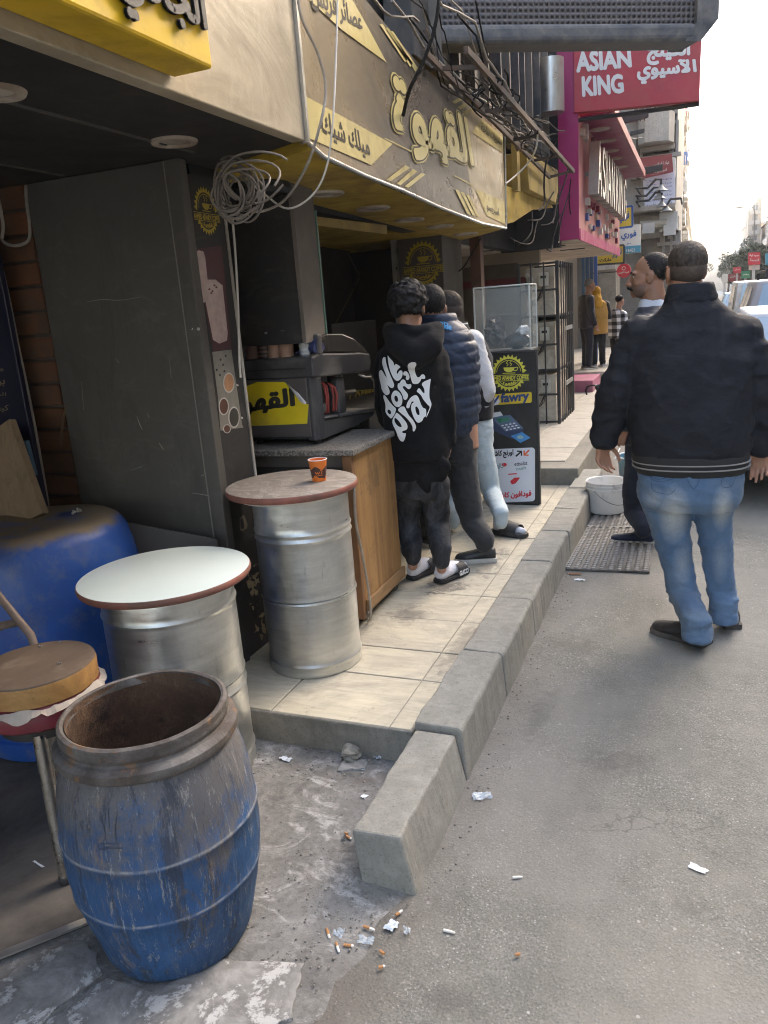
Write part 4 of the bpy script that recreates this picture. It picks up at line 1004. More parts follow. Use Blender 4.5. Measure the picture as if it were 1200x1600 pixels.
for k in range(46):
    yy = random.uniform(8.4,12.6); z0 = random.choice([2.2,2.27,2.34,2.42,3.03,3.1]); s_ = random.choice([0.05,0.07])
    obj('pixel_block', MB().box((PX1-0.002,yy,z0),(PX1+0.03+0.02*random.random(),yy+s_*1.4,z0+s_)), sqc[k % 4], pk)
obj('back_wall', MB().box((-3.0,8.0,0.26), (-2.9,14,2.08)), mk('beige_shop_wall', (0.42,0.36,0.28), 0.7, 0.15, 3), pk)
obj('side_wall', MB().box((-2.9,9.6,0.26), (-1.75,9.7,2.08)), mk('beige_shop_front', (0.36,0.31,0.24), 0.7, 0.15, 3), pk)
obj('window', MB().box((-2.75,9.575,0.9), (-2.0,9.597,1.95)), mk('dim_window', (0.14,0.12,0.10), 0.2, 0.2, 3), pk)
obj('lintel', MB().box((-2.8,9.56,1.7), (-1.9,9.573,1.78)), mk('maroon_strip', (0.14,0.02,0.03), 0.5), pk)
obj('slot', MB().box((-1.9,8.7,2.072),(-1.6,8.73,2.0795)).box((-2.0,9.3,2.072),(-1.4,9.33,2.0795)).box((-2.3,8.9,2.072),(-2.1,8.93,2.0795)).box((-1.6,10.2,2.072),(-1.3,10.25,2.0795)), M_['dark'], pk)
obj('sill_block', MB().box((-2.2,10.6,0.255),(-1.26,11.5,0.42)), mk('magenta_step', (0.36,0.10,0.18), 0.7, 0.2, 5, dirt=(0.2,0.1,0.1)), pk, bevel=0.01)
# red projecting sign
rs = thing('projecting_sign', 'red board with white ASIAN KING lettering jutting over the pavement', 'sign', (-0.6,8.3,3.1))
RY = 8.24
redm = mk('faded_red_vinyl', (0.44,0.045,0.065), 0.45, 0.1, 4, dirt=(0.42,0.10,0.10), damt=0.5, bump=0.08, bscale=9, bdist=0.02)
bL, bR = PY(897,176,RY), PY(1093,157,RY)
tL, tR = PY(897,60,RY), PY(1098,60,RY)
tL.z = tR.z = 4.05
obj('sign_board', MB().quad3(bL, bR, Vector((bR.x+0.005,RY,tR.z)), Vector((bL.x,RY,tL.z)), 0.10), redm, rs, bevel=0.004)
ryf = lambda LL, LR, UL, UR: quad_fn(PY(*LL,RY), PY(*LR,RY), PY(*UL,RY), PY(*UR,RY), NYm, 0.004)
mb = MB()
put_text(mb, 'ASIAN', ryf((902,112),(986,104),(901,82),(984,79)), 0.07)
put_text(mb, 'KING', ryf((911,150),(974,144),(910,121),(972,117)), 0.07)
put_text(mb, arabic('الكينج'), ryf((1012,101),(1077,97),(1012,66),(1077,63)), 0.05)
put_text(mb, arabic('الآسيوي'), ryf((997,131),(1088,122),(996,96),(1086,93)), 0.045)
obj('lettering', mb, M_['white_print'], rs)
obj('support_tube', MB().tube([(-1.3,RY+0.06,3.15),(bR.x,RY+0.06,3.12)], 0.02, 8), M_['blackmetal'], rs)
# floodlights
def flood(x, y, Y, s, label):
    p = PY(x,y,Y); t = thing('floodlight', label, 'floodlight', p, 'black floodlights on the canopy edge')
    obj('lamp_body', MB().prism([(-0.13*s,-0.06*s),(0.13*s,-0.10*s),(0.15*s,0.04*s),(-0.11*s,0.09*s)],'y',-0.05*s,0.05*s) if 0 else
        MB().add([p+Vector(v)*s for v in [(-0.22,-0.06,-0.08),(0.22,-0.06,-0.04),(0.22,-0.06,0.08),(-0.22,-0.06,0.06),(-0.18,0.10,-0.06),(0.18,0.10,-0.02),(0.18,0.10,0.06),(-0.18,0.10,0.04)]],[(0,1,2,3),(7,6,5,4),(0,4,5,1),(1,5,6,2),(2,6,7,3),(3,7,4,0)]), M_['blackmetal'], t, bevel=0.008)
    mb = MB()
    for k in range(7): mb.box((p.x+(-0.18+0.055*k)*s,p.y+0.06*s,p.z-0.04*s),(p.x+(-0.165+0.055*k)*s,p.y+0.15*s,p.z+0.05*s))
    obj('cooling_fins', mb, M_['blackmetal'], t)
    mb = MB().tube([p+Vector((-0.23,0.02,0))*s, p+Vector((-0.25,0.02,-0.1))*s, p+Vector((-0.1,0.2,-0.14))*s, (-0.95,p.y+0.25,p.z-0.05)], 0.012*s, 6)
    obj('bracket', mb, M_['blackmetal'], t)
flood(989,184,11.5,0.9,'upper black floodlight right of the plum canopy below the red sign')
flood(996,207,15,0.55,'small black floodlight below the upper floodlight')
flood(1017,266,13.5,0.8,'lower black floodlight in front of the dark red hoarding')

# ================================================================ caged cabinets
cg = thing('meter_cage', 'black steel cage holding three stacked beige cabinets on the pavement', 'cage', (-1.47,8.4,0.26))
x0, x1, y0, y1, z0, z1 = -1.66, -1.28, 7.95, 8.9, 0.262, 1.86
mb = MB()
for (x, y) in [(x0,y0),(x1,y0),(x0,y1),(x1,y1)]: mb = MB().box((x-0.016,y-0.016,z0),(x+0.016,y+0.016,z1)); obj('post', mb, M_['blackmetal'], cg)
for z in (z0+0.02, z0+0.30, z0+0.55, z0+0.80, z0+1.08, z0+1.33, z1-0.016):
    obj('cage_bar', MB().box((x0+0.016,y0-0.008,z-0.010),(x1-0.016,y0+0.010,z+0.010)), M_['blackmetal'], cg)
    if z in (z0+0.02, z1-0.016) or abs(z-z0-0.55) < 0.01 or abs(z-z0-1.08) < 0.01: obj('cage_bar', MB().box((x1-0.009,y0+0.016,z-0.011),(x1+0.010,y1-0.016,z+0.011)), M_['blackmetal'], cg)
for k in range(1,3): obj('cage_bar', MB().box((x0+(x1-x0)*k/3-0.007,y0-0.022,z0),(x0+(x1-x0)*k/3+0.007,y0-0.009,z1)), M_['blackmetal'], cg)
for k in range(1,7): obj('cage_bar', MB().box((x1+0.0105,y0+(y1-y0)*k/7-0.007,z0),(x1+0.022,y0+(y1-y0)*k/7+0.007,z1)), M_['blackmetal'], cg)
obj('lock_plate', MB().box((x1+0.023,y0+0.3,1.18),(x1+0.035,y0+0.75,1.22)), M_['alu'], cg); obj('lock_plate', MB().box((x1+0.023,y0+0.3,0.62),(x1+0.035,y0+0.75,0.66)), M_['alu'], cg)
obj('back_sheet', MB().box((x0-0.02,y1+0.017,z0),(x1+0.016,y1+0.03,z1)), M_['dark'], cg)
beige = mk('beige_cabinet', (0.62,0.56,0.45), 0.6, 0.12, 6, dirt=(0.22,0.18,0.13), damt=0.6)
for k, lab in enumerate(('lowest beige cabinet in the black cage with a white socket unit','middle beige cabinet in the black cage','topmost beige cabinet in the black cage')):
    zb = (0.275, 0.80, 1.33)[k]
    t = thing('cabinet', lab, 'cabinet', (-1.45,8.3,zb), 'beige cabinets in the black cage')
    obj('cabinet_body', MB().box((-1.60,8.03,zb),(-1.32,8.8,zb+0.48)), beige, t, bevel=0.006)
    obj('socket_unit', MB().box((-1.47,7.995,zb+0.30),(-1.375,8.028,zb+0.43)), mk('ivory_socket', (0.55,0.52,0.44), 0.4), t, bevel=0.006)
    obj('socket_slot', MB().box((-1.45,7.989,zb+0.375),(-1.395,7.994,zb+0.40)), M_['ink'], t)
    mb = MB(); 
    for q in range(3): mb.tube([(-1.42,7.99,zb+0.31),(-1.44-0.03*q,7.985,zb+0.2-0.03*q),(-1.53,7.985,zb+0.16-0.02*q),(-1.59,7.985,zb+0.25+0.05*q),(-1.60,7.985,zb+0.36)], 0.004, 5)
    obj('wire', mb, M_['bcable'], t, smooth=True)
    obj('plug', MB().sph((-1.55,7.99,zb+0.37),(0.03,0.02,0.04),10,6).sph((-1.58,7.99,zb+0.41),(0.025,0.02,0.025),10,6), mk('grey_plug', (0.36,0.33,0.29), 0.5), t, smooth=True)
# ================================================================ the street beyond
wallc = [concrete_mat('render_%d' % i, c, 0.75, True, 0.3) for i, c in enumerate([(0.36,0.32,0.26),(0.42,0.38,0.32),(0.30,0.27,0.23),(0.46,0.43,0.38),(0.34,0.28,0.21)])]
winm = mk('dark_window_glass', (0.05,0.055,0.06), 0.15, 0.3, 3, bump=0, spec=0.8)
frm = mk('window_frame', (0.30,0.28,0.25), 0.6, 0.2, 5, bump=0)
acm = mk('ac_unit_white', (0.50,0.49,0.46), 0.5, 0.15, 4, bump=0)
railm = mk('balcony_rail', (0.16,0.155,0.15), 0.5, 0.2, 5, bump=0)
blu = mk('sign_blue', (0.03,0.10,0.34), 0.45, 0.08, 4, bump=0); yel = mk('sign_yellow', (0.66,0.48,0.06), 0.45, 0.08, 4, bump=0); wht = mk('sign_white', (0.62,0.60,0.54), 0.5, 0.08, 4, bump=0)
teal = mk('sign_teal', (0.05,0.25,0.36), 0.5, 0.08, 4, bump=0); sred = mk('sign_red', (0.50,0.03,0.045), 0.5, 0.08, 4, bump=0); dred = mk('hoarding_dark_red', (0.22,0.04,0.04), 0.6, 0.15, 4, bump=0)
winmesh = {}
def window(parent, face, u, z, x_or_y, w=1.1, h=1.5):
    """face '+x'/'-x' at x: window in the (y,z) plane;  '-y' at y: in the (x,z) plane"""
    key = (face, w, h)
    if key not in winmesh:
        a = MB()
        if face in ('+x','-x'):
            s = 1 if face == '+x' else -1
            for q in [((0,-w/2-0.06,-0.06),(0.05*s,-w/2,h+0.06)),((0,w/2,-0.06),(0.05*s,w/2+0.06,h+0.06)),((0,-w/2,h),(0.05*s,w/2,h+0.06)),((0,-w/2-0.12,-0.14),(0.12*s,w/2+0.12,-0.062)),((0,-0.03,0),(0.04*s,0.03,h))]:
                a.box([min(q[0][i],q[1][i]) for i in range(3)], [max(q[0][i],q[1][i]) for i in range(3)])
            g = MB().box((min(0.005*s,0.02*s),-w/2+0.001,0.001),(max(0.005*s,0.02*s),w/2-0.001,h-0.001))
        else:
            for q in [((-w/2-0.06,-0.05,-0.06),(-w/2,0,h+0.06)),((w/2,-0.05,-0.06),(w/2+0.06,0,h+0.06)),((-w/2,-0.05,h),(w/2,0,h+0.06)),((-w/2-0.12,-0.12,-0.14),(w/2+0.12,0,-0.062)),((-0.03,-0.04,0),(0.03,0,h))]: a.box(*q)
            g = MB().box((-w/2+0.001,-0.02,0.001),(w/2-0.001,-0.005,h-0.001))
        res = []
        for nm, m, mt in (('window', a, frm), ('pane', g, winm)):
            me = bpy.data.meshes.new(nm); me.from_pydata(m.v, [], m.f); me.materials.append(mt); res.append(me)
        winmesh[key] = res
    fr, gl = winmesh[key]
    o = bpy.data.objects.new('window', fr); COL.objects.link(o); o.parent = parent
    P_ = Vector((x_or_y, u, z)) if face in ('+x','-x') else Vector((u, x_or_y, z))
    o.location = P_ - root_loc(parent)
    p = bpy.data.objects.new('pane', gl); COL.objects.link(p); p.parent = o
def balcony(parent, x0, x1, y0, y1, z, solid=False, mat=None):
    obj('balcony', MB().box((x0,y0,z),(x1,y1,z+0.12)), mat or wallc[1], parent)
    if solid: obj('parapet', MB().box((x1-0.08,y0,z+0.121),(x1,y1,z+0.95)).box((x0,y0,z+0.121),(x1-0.081,y0+0.08,z+0.95)), mat or wallc[3], parent)
    else:
        mb = MB().box((x1-0.04,y0,z+0.9),(x1,y1,z+0.95)).box((x0,y0,z+0.9),(x1-0.041,y0+0.04,z+0.95))
        k = y0
        while k < y1: mb.box((x1-0.03,k,z+0.12),(x1-0.01,k+0.025,z+0.9)); k += 0.16
        k = x0
        while k < x1: mb.box((k,y0+0.01,z+0.12),(k+0.025,y0+0.03,z+0.9)); k += 0.16
        obj('railing', mb, railm, parent)
def acunit(parent, x, y, z):
    obj('air_conditioner', MB().box((x,y,z),(x+0.32,y+0.85,z+0.55)), acm, parent, bevel=0.02, seg=1)
# pavement across the street
ground_sheet('far_pavement', (9.0,-20), (12,320), 0.15, M_['riser'], kind='structure')
obj('far_kerb', MB().box((8.8,-20,0),(9.0,320,0.15)), M_['kerb'], kind='structure')
# buildings across the street (mostly out of frame on the right, they shade the street)
yb = -30; k = 0
labs = ['ochre apartment block','grey rendered block','tan apartment block','pale cream block','brown rendered block']
adj = ['with two rows of windows','with five storeys of windows','with a flat roof','with dusty plaster','with stained plaster','with a plain cornice','with rusty streaks','with shuttered ground floor','with bleached plaster','with darker ground floor']
while yb < 290:
    L_ = random.uniform(14,24); hgt = random.uniform(15,16.5) if yb < 105 else random.uniform(10,15)
    if yb > 105: L_ = random.uniform(14,20)
    t = thing('street_block', '%s %s across the street, %s' % (labs[k % 5], adj[k % 10], ['behind','level','ahead','farther','far on','distant','very distant','in haze','at the bend','near the end','at the end','past the end','beyond','last','outermost'][min(k,14)]), 'building', (16, yb+L_/2, 0), 'buildings across the street')
    obj('wall', MB().box((10.2,yb+0.05,0),(22,yb+L_-0.05,hgt)), wallc[k % 5], t)
    obj('cornice', MB().box((9.9,yb+0.05,hgt),(22,yb+L_-0.05,hgt+0.35)), wallc[(k+1) % 5], t)
    nz = int((hgt-4)/3.2)
    for i in range(nz):
        for j in range(int(L_/3.4)):
            window(t, '-x', yb+2.0+3.3*j, 4.2+3.2*i, 10.2)
    if yb > 60:
        for i in range(nz): balcony(t, 9.4, 10.2, yb+2, yb+L_-3, 3.9+3.2*i) if 0 else obj('balcony', MB().box((9.3,yb+3,3.8+3.2*i),(10.2,yb+L_-3,4.8+3.2*i)), wallc[(k+2) % 5], t)
    yb += L_; k += 1
# building over the pink restaurant
t = thing('apartment_building', 'plain apartment storeys above the pink restaurant', 'building', (-5,14,3.2))
obj('wall', MB().box((-9,8.45,3.8),(-1.7,19,14)), wallc[2], t)
obj('lower_wall', MB().box((-9,14.2,0.2),(-2.6,19,3.79)), wallc[4], t)
for i in range(3):
    for j in range(3): window(t, '+x', 10.5+3*j, 5+3.1*i, -1.7)
# building with rounded white balconies standing out over the pavement
A = thing('balcony_building', 'weathered building with a white curved balcony and faded hoardings over the pavement', 'building', (-3,24,0.2))
AY = 20.0
ax1 = PY(1057,300,AY).x
obj('wall', MB().box((-6,AY,2.7),(ax1,27.5,17)), wallc[3], A)
obj('lower_wall', MB().box((-6,AY+0.3,0.2),(ax1-0.15,27.5,2.69)), wallc[2], A)
for zc in (7.2,10.4):
    z0 = zc if zc != 7.2 else PY(1025,222,AY-0.6).z
    x0, x1 = PY(1000,200,AY).x, PY(1053,200,AY-0.5).x
    prof = [(x0,AY-0.002),(x0,AY-0.55),(x0+0.15,AY-0.75),(x1-0.35,AY-0.75),(x1-0.1,AY-0.6),(x1,AY-0.3),(x1,AY-0.002)]
    obj('balcony', MB().prism(prof,'z',z0,z0+0.62), wallc[3], A)
    mb = MB()
    for zz_ in (0.62,0.78,0.95): mb.tube([(x,y+0.03,z0+zz_+0.02) for x,y in prof[1:6]], 0.018, 6)
    for x, y in prof[1:6]: mb.tube([(x,y+0.03,z0+0.62),(x,y+0.03,z0+0.98)], 0.014, 6)
    obj('railing', mb, railm, A)
    window(A, '-y', (x0+x1)/2-0.1, z0+0.75, AY-0.003, 0.8, 1.4)
for (u, z) in [(PY(1010,235,AY).x,5.5)]: window(A, '-y', PY(1030,232,AY).x, PY(1030,238,AY).z, AY-0.003, 0.7, 0.55)
# ground floor glazing
gx0, gx1 = PY(1002,380,AY).x, PY(1036,380,AY).x
sh = obj('shop_window', MB().box((gx0,AY+0.22,PY(1020,398,AY).z),(gx1,AY+0.295,PY(1020,350,AY).z)), winm, A)
obj('shop_band', MB().box((gx0,AY+0.16,PY(1020,398,AY).z-0.3),(gx1,AY+0.21,PY(1020,398,AY).z)), mk('orange_band',(0.55,0.30,0.05),0.5), A)
for (x0,y0,x1,y1,dpt) in ((985,331,1056,337,0.7),(1000,346,1056,349,0.35),(1002,238,1054,241,0.25)):
    a, b2 = PY(x0,y1,AY), PY(x1,y1,AY); obj('ledge', MB().box((a.x,AY-dpt,a.z),(b2.x,AY-0.003,a.z+0.11)), wallc[1], A, bevel=0.01)
for (x,y) in ((1046,352),(1049,374)):
    p = PY(x,y,AY); window(A, '-y', p.x, p.z-0.3, AY-0.003, 0.28, 0.42)
for (x,y,w_,h_) in ((1012,236,0.5,0.55),(1042,238,0.35,0.5),(1040,205,0.45,0.9)):
    p = PY(x,y,AY); obj('shutter', MB().box((p.x-w_/2,AY-0.03,p.z-h_/2),(p.x+w_/2,AY-0.004,p.z+h_/2)), mk('dark_shutter',(0.10,0.085,0.07),0.6,0.2,5), A)
for (x,y) in ((1050,345),(1046,262),(1003,262)):
    p = PY(x,y,AY-0.4); obj('air_conditioner', MB().box((p.x-0.28,AY-0.42,p.z-0.2),(p.x+0.12,AY-0.05,p.z+0.2)), acm, A, bevel=0.015, seg=1)
obj('drain_pipe', MB().tube([(ax1-0.12,AY-0.06,2.7),(ax1-0.12,AY-0.06,15)],0.05,8), railm, A)
obj('rolled_awning', MB().tube([PY(1000,352,AY-0.5),PY(1042,349,AY-0.5)],0.09,10), mk('awning_canvas',(0.40,0.36,0.28),0.8,0.1,5), A)
for k in (0,3):
    p = PY(1014+11*k,357+3*(k%2),AY-0.6); obj('hanging_sign', MB().box((p.x-0.14,AY-0.62,p.z-0.1),(p.x+0.12,AY-0.55,p.z+0.12)), acm, A)
# tall narrow flank with balconies and air conditioners
B = thing('apartment_building', 'tall grey apartment block stacked with air conditioners and small balconies down the street', 'building', (-4,50,0.2))
obj('wall', MB().box((-9,28.2,0.2),(-1.5,75,19)), wallc[1], B)
for i in range(6):
    for j in range(9):
        y = 29+5*j; z = 3.2+2.6*i
        balcony(B, -1.5, -0.95+0.05*((i+j) % 3), y, y+2.6, z, (i*3+j) % 3 == 0)
        window(B, '+x', y+1.2, z+0.2, -1.5, 1.0, 1.8)
        if (i+j) % 2: acunit(B, -1.5, y+3.0, z+0.6)
        if (i*2+j) % 3 == 0: acunit(B, -1.2, y+3.6, z-0.2)
shc = [mk('shutter_%s' % n_, c_, 0.6, 0.2, 4, bump=0) for n_, c_ in (('brown',(0.12,0.07,0.04)),('grey',(0.14,0.14,0.14)),('green',(0.06,0.10,0.08)),('sand',(0.36,0.30,0.22)),('dusty_blue',(0.12,0.17,0.24)))]
rb = random.Random(11)
for i in range(7):
    for j in range(10):
        y = 28.6+4.6*j+rb.uniform(-0.6,0.6); z = 2.9+2.1*i+rb.uniform(-0.3,0.3); w_ = rb.uniform(0.5,1.1); h_ = rb.uniform(0.7,1.6)
        k = rb.random()
        if k < 0.45: obj('shutter', MB().box((-1.499,y,z),(-1.42,y+w_,z+h_)), shc[rb.randrange(5)], B)
        elif k < 0.75: obj('sign_panel', MB().box((-1.48,y,z),(-1.48+rb.uniform(0.3,0.75),y+0.08,z+h_*0.6)), [shc[rb.randrange(5)],sred,wht,blu][rb.randrange(4)], B)
        else: obj('awning', MB().prism([(-1.499,z),(-1.499,z+0.25),(-0.85,z-0.05),(-0.85,z-0.1)],'y',y,y+w_*1.6), shc[rb.randrange(5)], B)
C_ = thing('apartment_building', 'low pale block beyond the grey apartment block with air conditioners', 'building', (-6,100,0))
obj('wall', MB().box((-12,75.2,0),(-1.6,140,11)), wallc[3], C_)
for i in range(3):
    for j in range(10): window(C_, '+x', 78+6*j, 3.5+2.6*i, -1.6)
    obj('balcony', MB().box((-1.599,78,3.2+2.6*i),(-0.9,136,4.0+2.6*i)), wallc[1], C_)
E_ = thing('end_building', 'pale building closing the far end of the hazy street', 'building', (0,310,0))
obj('wall', MB().box((-30,300,0),(2,330,17)), wallc[3], E_)
obj('wall', MB().box((2.1,312,0),(40,340,12)), wallc[1], E_)
for i in range(5):
    for j in range(8): window(E_, '-y', -14+2*j, 2.2+2.9*i, 299.99, 1.0, 1.6)
T_ = thing('tower_building', 'tall ragged brownish tower block standing in the haze over the right hand signs', 'building', (8,150,0))
tx0, tx1 = PY(1167,400,150).x, PY(1187,400,150).x
tz = PY(1176,318,150).z
obj('wall', MB().box((tx0,150,0),(tx1,158,tz-0.9)), wallc[4], T_)
obj('roof_house', MB().box((tx0+0.7,151,tz-0.89),(tx0+1.5,155,tz+0.1)).box((tx1-0.7,150.5,tz-0.89),(tx1-0.02,156,tz+0.8)), wallc[4], T_)
mb = MB(); 
for z in np.arange(3,tz-1.5,1.6): obj('balcony', MB().box((tx0+0.1,149.4,z),(tx1-0.3,149.99,z+0.6)), wallc[2], T_); window(T_, '-y', (tx0+tx1)/2, z+0.7, 149.99, 0.8, 0.8)
obj('antenna', MB().tube([((tx0+tx1)/2+0.4,153,tz-0.9),((tx0+tx1)/2+0.4,153,tz+2.2)], 0.05, 6), railm, T_)

# signs further along on the left
def board(name, LL, LR, UL, UR, Y, mat, label, cat='sign', th=0.08, texts=(), border=None):
    t = thing(name, label, cat, PY((LL[0]+LR[0])/2, (LL[1]+LR[1])/2, Y))
    a, b, c, d = PY(*LL,Y), PY(*LR,Y), PY(*UR,Y), PY(*UL,Y)
    obj('board', MB().quad3(a,b,c,d,th), mat, t)
    if border is not None:
        for p, q in ((a,b),(b,c),(c,d),(d,a)): obj('frame', bar(p,q,0.03,0.03), border, t)
    for s, q, m, bo in texts:
        mb = MB(); put_text(mb, s, quad_fn(PY(*q[0],Y),PY(*q[1],Y),PY(*q[2],Y),PY(*q[3],Y),NYm,0.006), bo); obj('lettering', mb, m, t)
    return t
def q4(x0,y0,x1,y1,s=0): return ((x0,y1+s),(x1,y1),(x0,y0+s),(x1,y0))
b = board('shop_sign', *q4(962,322,988,354,3), 14.2, yel, 'yellow sign framed in blue with dark Arabic word past the pink letters', border=blu, texts=[(arabic('فوري'), q4(968,330,983,347,2), blu, 0.04)])
b = board('shop_sign', *q4(966,350,1001,394,3), 16.0, wht, 'white hanging sign with a blue Arabic word and teal foot', texts=[(arabic('فوري'), q4(971,360,994,374,2), blu, 0.03),(arabic('سهل'), q4(978,378,986,382,1), blu, 0.02)])
obj('teal_foot', MB().quad3(PY(975,396,15.99),PY(1001,394,15.99),PY(1001,383,15.99),PY(975,385,15.99),0.01), teal, b)
mb = MB(); put_text(mb, '16421', quad_fn(PY(979,394,15.98),PY(992,393,15.98),PY(979,389,15.98),PY(992,388,15.98),NYm,0.004), 0.03); obj('lettering', mb, wht, b)
b = board('shop_sign', *q4(930,383,975,411,3), 13.6, yel, 'long yellow sign with dark Arabic lettering under the pink cladding', border=M_['blackmetal'], texts=[(arabic('سوبر'), q4(957,388,971,402,2), blu, 0.05),(arabic('ماركت'), q4(937,403,955,409,1), M_['ink'], 0.05)])
rdp = PY(975,423,15.2); t = thing('round_sign', 'round red sign with small white writing near the moustached man', 'sign', rdp)
obj('board', MB().cyl(rdp, abs(PY(986,423,15.2).x-rdp.x), 0.06, 32, (0,-1,0)), sred, t)
mb = MB(); put_text(mb, arabic('فودافون'), lambda u,v,h: rdp+Vector((-0.09+0.18*u,-0.066-h,-0.05+0.04*v)), 0.02); stroke(mb, ring_pts(0,0.04,0.03,0.03,14), 0.01, lambda x,y,h: rdp+Vector((x,-0.066-h,y)), 1); obj('lettering', mb, wht, t)
obj('bracket', MB().tube([rdp+Vector((0,0.03,0)),rdp+Vector((-0.6,0.05,0.0))],0.015,6), M_['blackmetal'], t)
t = thing('blue_door', 'tall blue shop shutter behind the old man in navy', 'door', PY(925,560,13.2))
a, b2 = PY(908,440,13.2), PY(934,440,13.2)
for k in range(4):
    xa_, xb_ = a.x+(b2.x-a.x)*k/4, a.x+(b2.x-a.x)*(k+1)/4
    obj('panel', MB().box((xa_+0.008,13.2,0.45),(xb_-0.008,13.24,2.25)), blu if k > 2 else mk('dull_blue',(0.04,0.10,0.18),0.5), t)
# grey street level walls and pillar between the people
t = thing('low_wall', 'rough grey shop pillar behind the woman in the checked shirt', 'wall', (-2.2,17,0.25))
obj('pillar', MB().box((PY(936,450,17).x,17.02,0.25),(PY(962,450,17).x,18,2.4)), concrete_mat('old_plaster',(0.30,0.27,0.22),0.6), t)
obj('cornice', MB().box((PY(934,450,17).x,16.95,2.0),(PY(962,450,17).x,17.015,2.15)), wallc[3], t)
# hoardings on the balcony building
b = board('hoarding', (1004,279),(1052,268),(1000,247),(1050,240), 19.0, dred, 'dark red hoarding with faint lettering under the curved balcony', texts=[(arabic('عيادة الدكتور'), ((1022,262),(1046,257),(1022,255),(1046,250)), wht, 0.0),(arabic('الدور الثالث'), ((1024,272),(1042,268),(1024,266),(1042,262)), wht, 0.0)])
scr = mk('white_hoarding', (0.62,0.62,0.70), 0.5, 0.05, 4, bump=0)  # plain bluish white board colour
b = board('hoarding', (1008,328),(1055,321),(1004,276),(1054,266), 19.4, scr, 'white hoarding filled with lines of blue writing behind the lamp arms')
mb = MB()
for k in range(7):
    y = 282+6.2*k
    put_text(mb, arabic(['باطنة واطفال','جراحة عامة','اسنان وتقويم','عظام ومفاصل','جلدية وليزر','نساء وتوليد','تحاليل طبية'][k]), quad_fn(PY(1010,y+3.5,19.4),PY(1050,y-1.5,19.4),PY(1010,y,19.4),PY(1050,y-5,19.4),NYm,0.01), 0.0)
obj('lettering', mb, blu, b)['kind'] = 'stuff'
# gooseneck lamps in front of the white hoarding
for k, pts in enumerate([[(994,294),(1012,294),(1025,280),(1033,280),(1033,290)],[(994,306),(1010,306),(1022,293),(1030,293),(1030,303)],[(994,315),(1014,313),(1024,301),(1034,302),(1034,315)],[(1064,310),(1048,311),(1041,322)]]):
    P_ = [PY(x,y,18.2) for x, y in pts]
    t = thing('gooseneck_lamp', ['top','second','third','lowest mirrored'][k]+' bent arm lamp in front of the white hoarding', 'lamp', P_[-1], 'gooseneck lamps before the hoarding')
    obj('arm', MB().tube(P_,0.025,6), M_['blackmetal'], t, smooth=True)
    obj('shade', MB().lathe([(0.03,0.0),(0.05,-0.05),(0.13,-0.12)], P_[-1]+Vector((0,0,0.02)), 16), mk('grey_shade',(0.22,0.22,0.21),0.5), t, smooth=True)
    obj('wall_plate', MB().tube([P_[0],P_[0]+Vector((0,1.2,0))],0.02,6), M_['blackmetal'], t)

# ---------------------------------------------------------------- right hand signs, lamp posts, trees
grn = mk('sign_green', (0.03,0.22,0.10), 0.5, 0.08, 4, bump=0)
def rsign(x0,y0,x1,y1,Y,mat,label,texts=(),pole=True):
    t = board('street_sign', *q4(x0,y0,x1,y1,1), Y, mat, label, texts=texts, th=0.15)
    if pole:
        c = PY((x0+x1)/2, y1, Y); obj('pole', MB().box((c.x-0.06,Y+0.16,0.0),(c.x+0.06,Y+0.28,c.z+0.3)), acm, t)
    return t
rsign(1169,394,1188,413,40,sred,'red pharmacy sign with white Arabic lines on a pole over the traffic',[(arabic('صيدلية'),q4(1171,397,1186,401),wht,0.03),(arabic('النسمة'),q4(1172,404,1186,408),wht,0.03)])
rsign(1170,414,1187,421,40.3,wht,'white strip sign under the red pharmacy sign',pole=False)
rsign(1158,423,1172,434,52,grn,'slanted green sign left of the red pharmacy sign',[(arabic('مطعم'),q4(1161,427,1170,431),wht,0.02)])
rsign(1146,417,1158,426,60,sred,'upper dark red sign left of the green sign',[(arabic('اسنان'),q4(1148,419,1156,423),wht,0.0)])
rsign(1138,427,1157,439,62,dred,'wide dark red sign between the white board and the green sign',[(arabic('تحاليل'),q4(1141,430,1154,434),wht,0.0)])
rsign(1128,428,1137,441,58,wht,'small white board with two dark marks left of the red signs')
rsign(1196,395,1208,413,46,teal,'pale teal sign cut off by the right edge',pole=False)
def lamp_post(x, y, Y, label):
    p = PY(x,y,Y); t = thing('street_lamp', label, 'street lamp', (p.x,Y,0.0), 'street lamps over the far road')
    obj('post', MB().tube([(p.x,Y,0),(p.x,Y,p.z-0.5)],[0.07,0.045],8), railm, t)
    obj('arm', MB().tube([(p.x,Y,p.z-0.5),(p.x-0.1,Y,p.z-0.1),(p.x-0.9,Y,p.z)],0.035,6), railm, t)
    obj('lamp_head', MB().box((p.x-1.6,Y-0.12,p.z-0.02),(p.x-0.9,Y+0.12,p.z+0.07)), railm, t, bevel=0.02)
lamp_post(1180,322,70,'tall lamp post just left of the ragged tower'); lamp_post(1150,372,110,'thin lamp post farther down the hazy street'); lamp_post(1135,378,140,'thinnest lamp post at the end of the street')
def leafmat(name, c): return mk(name, c, 0.6, 0.35, 3, bump=0)
lm = leafmat('leaf_green', (0.045,0.058,0.03))
bark = mk('bark', (0.09,0.07,0.05), 0.9, 0.3, 6)
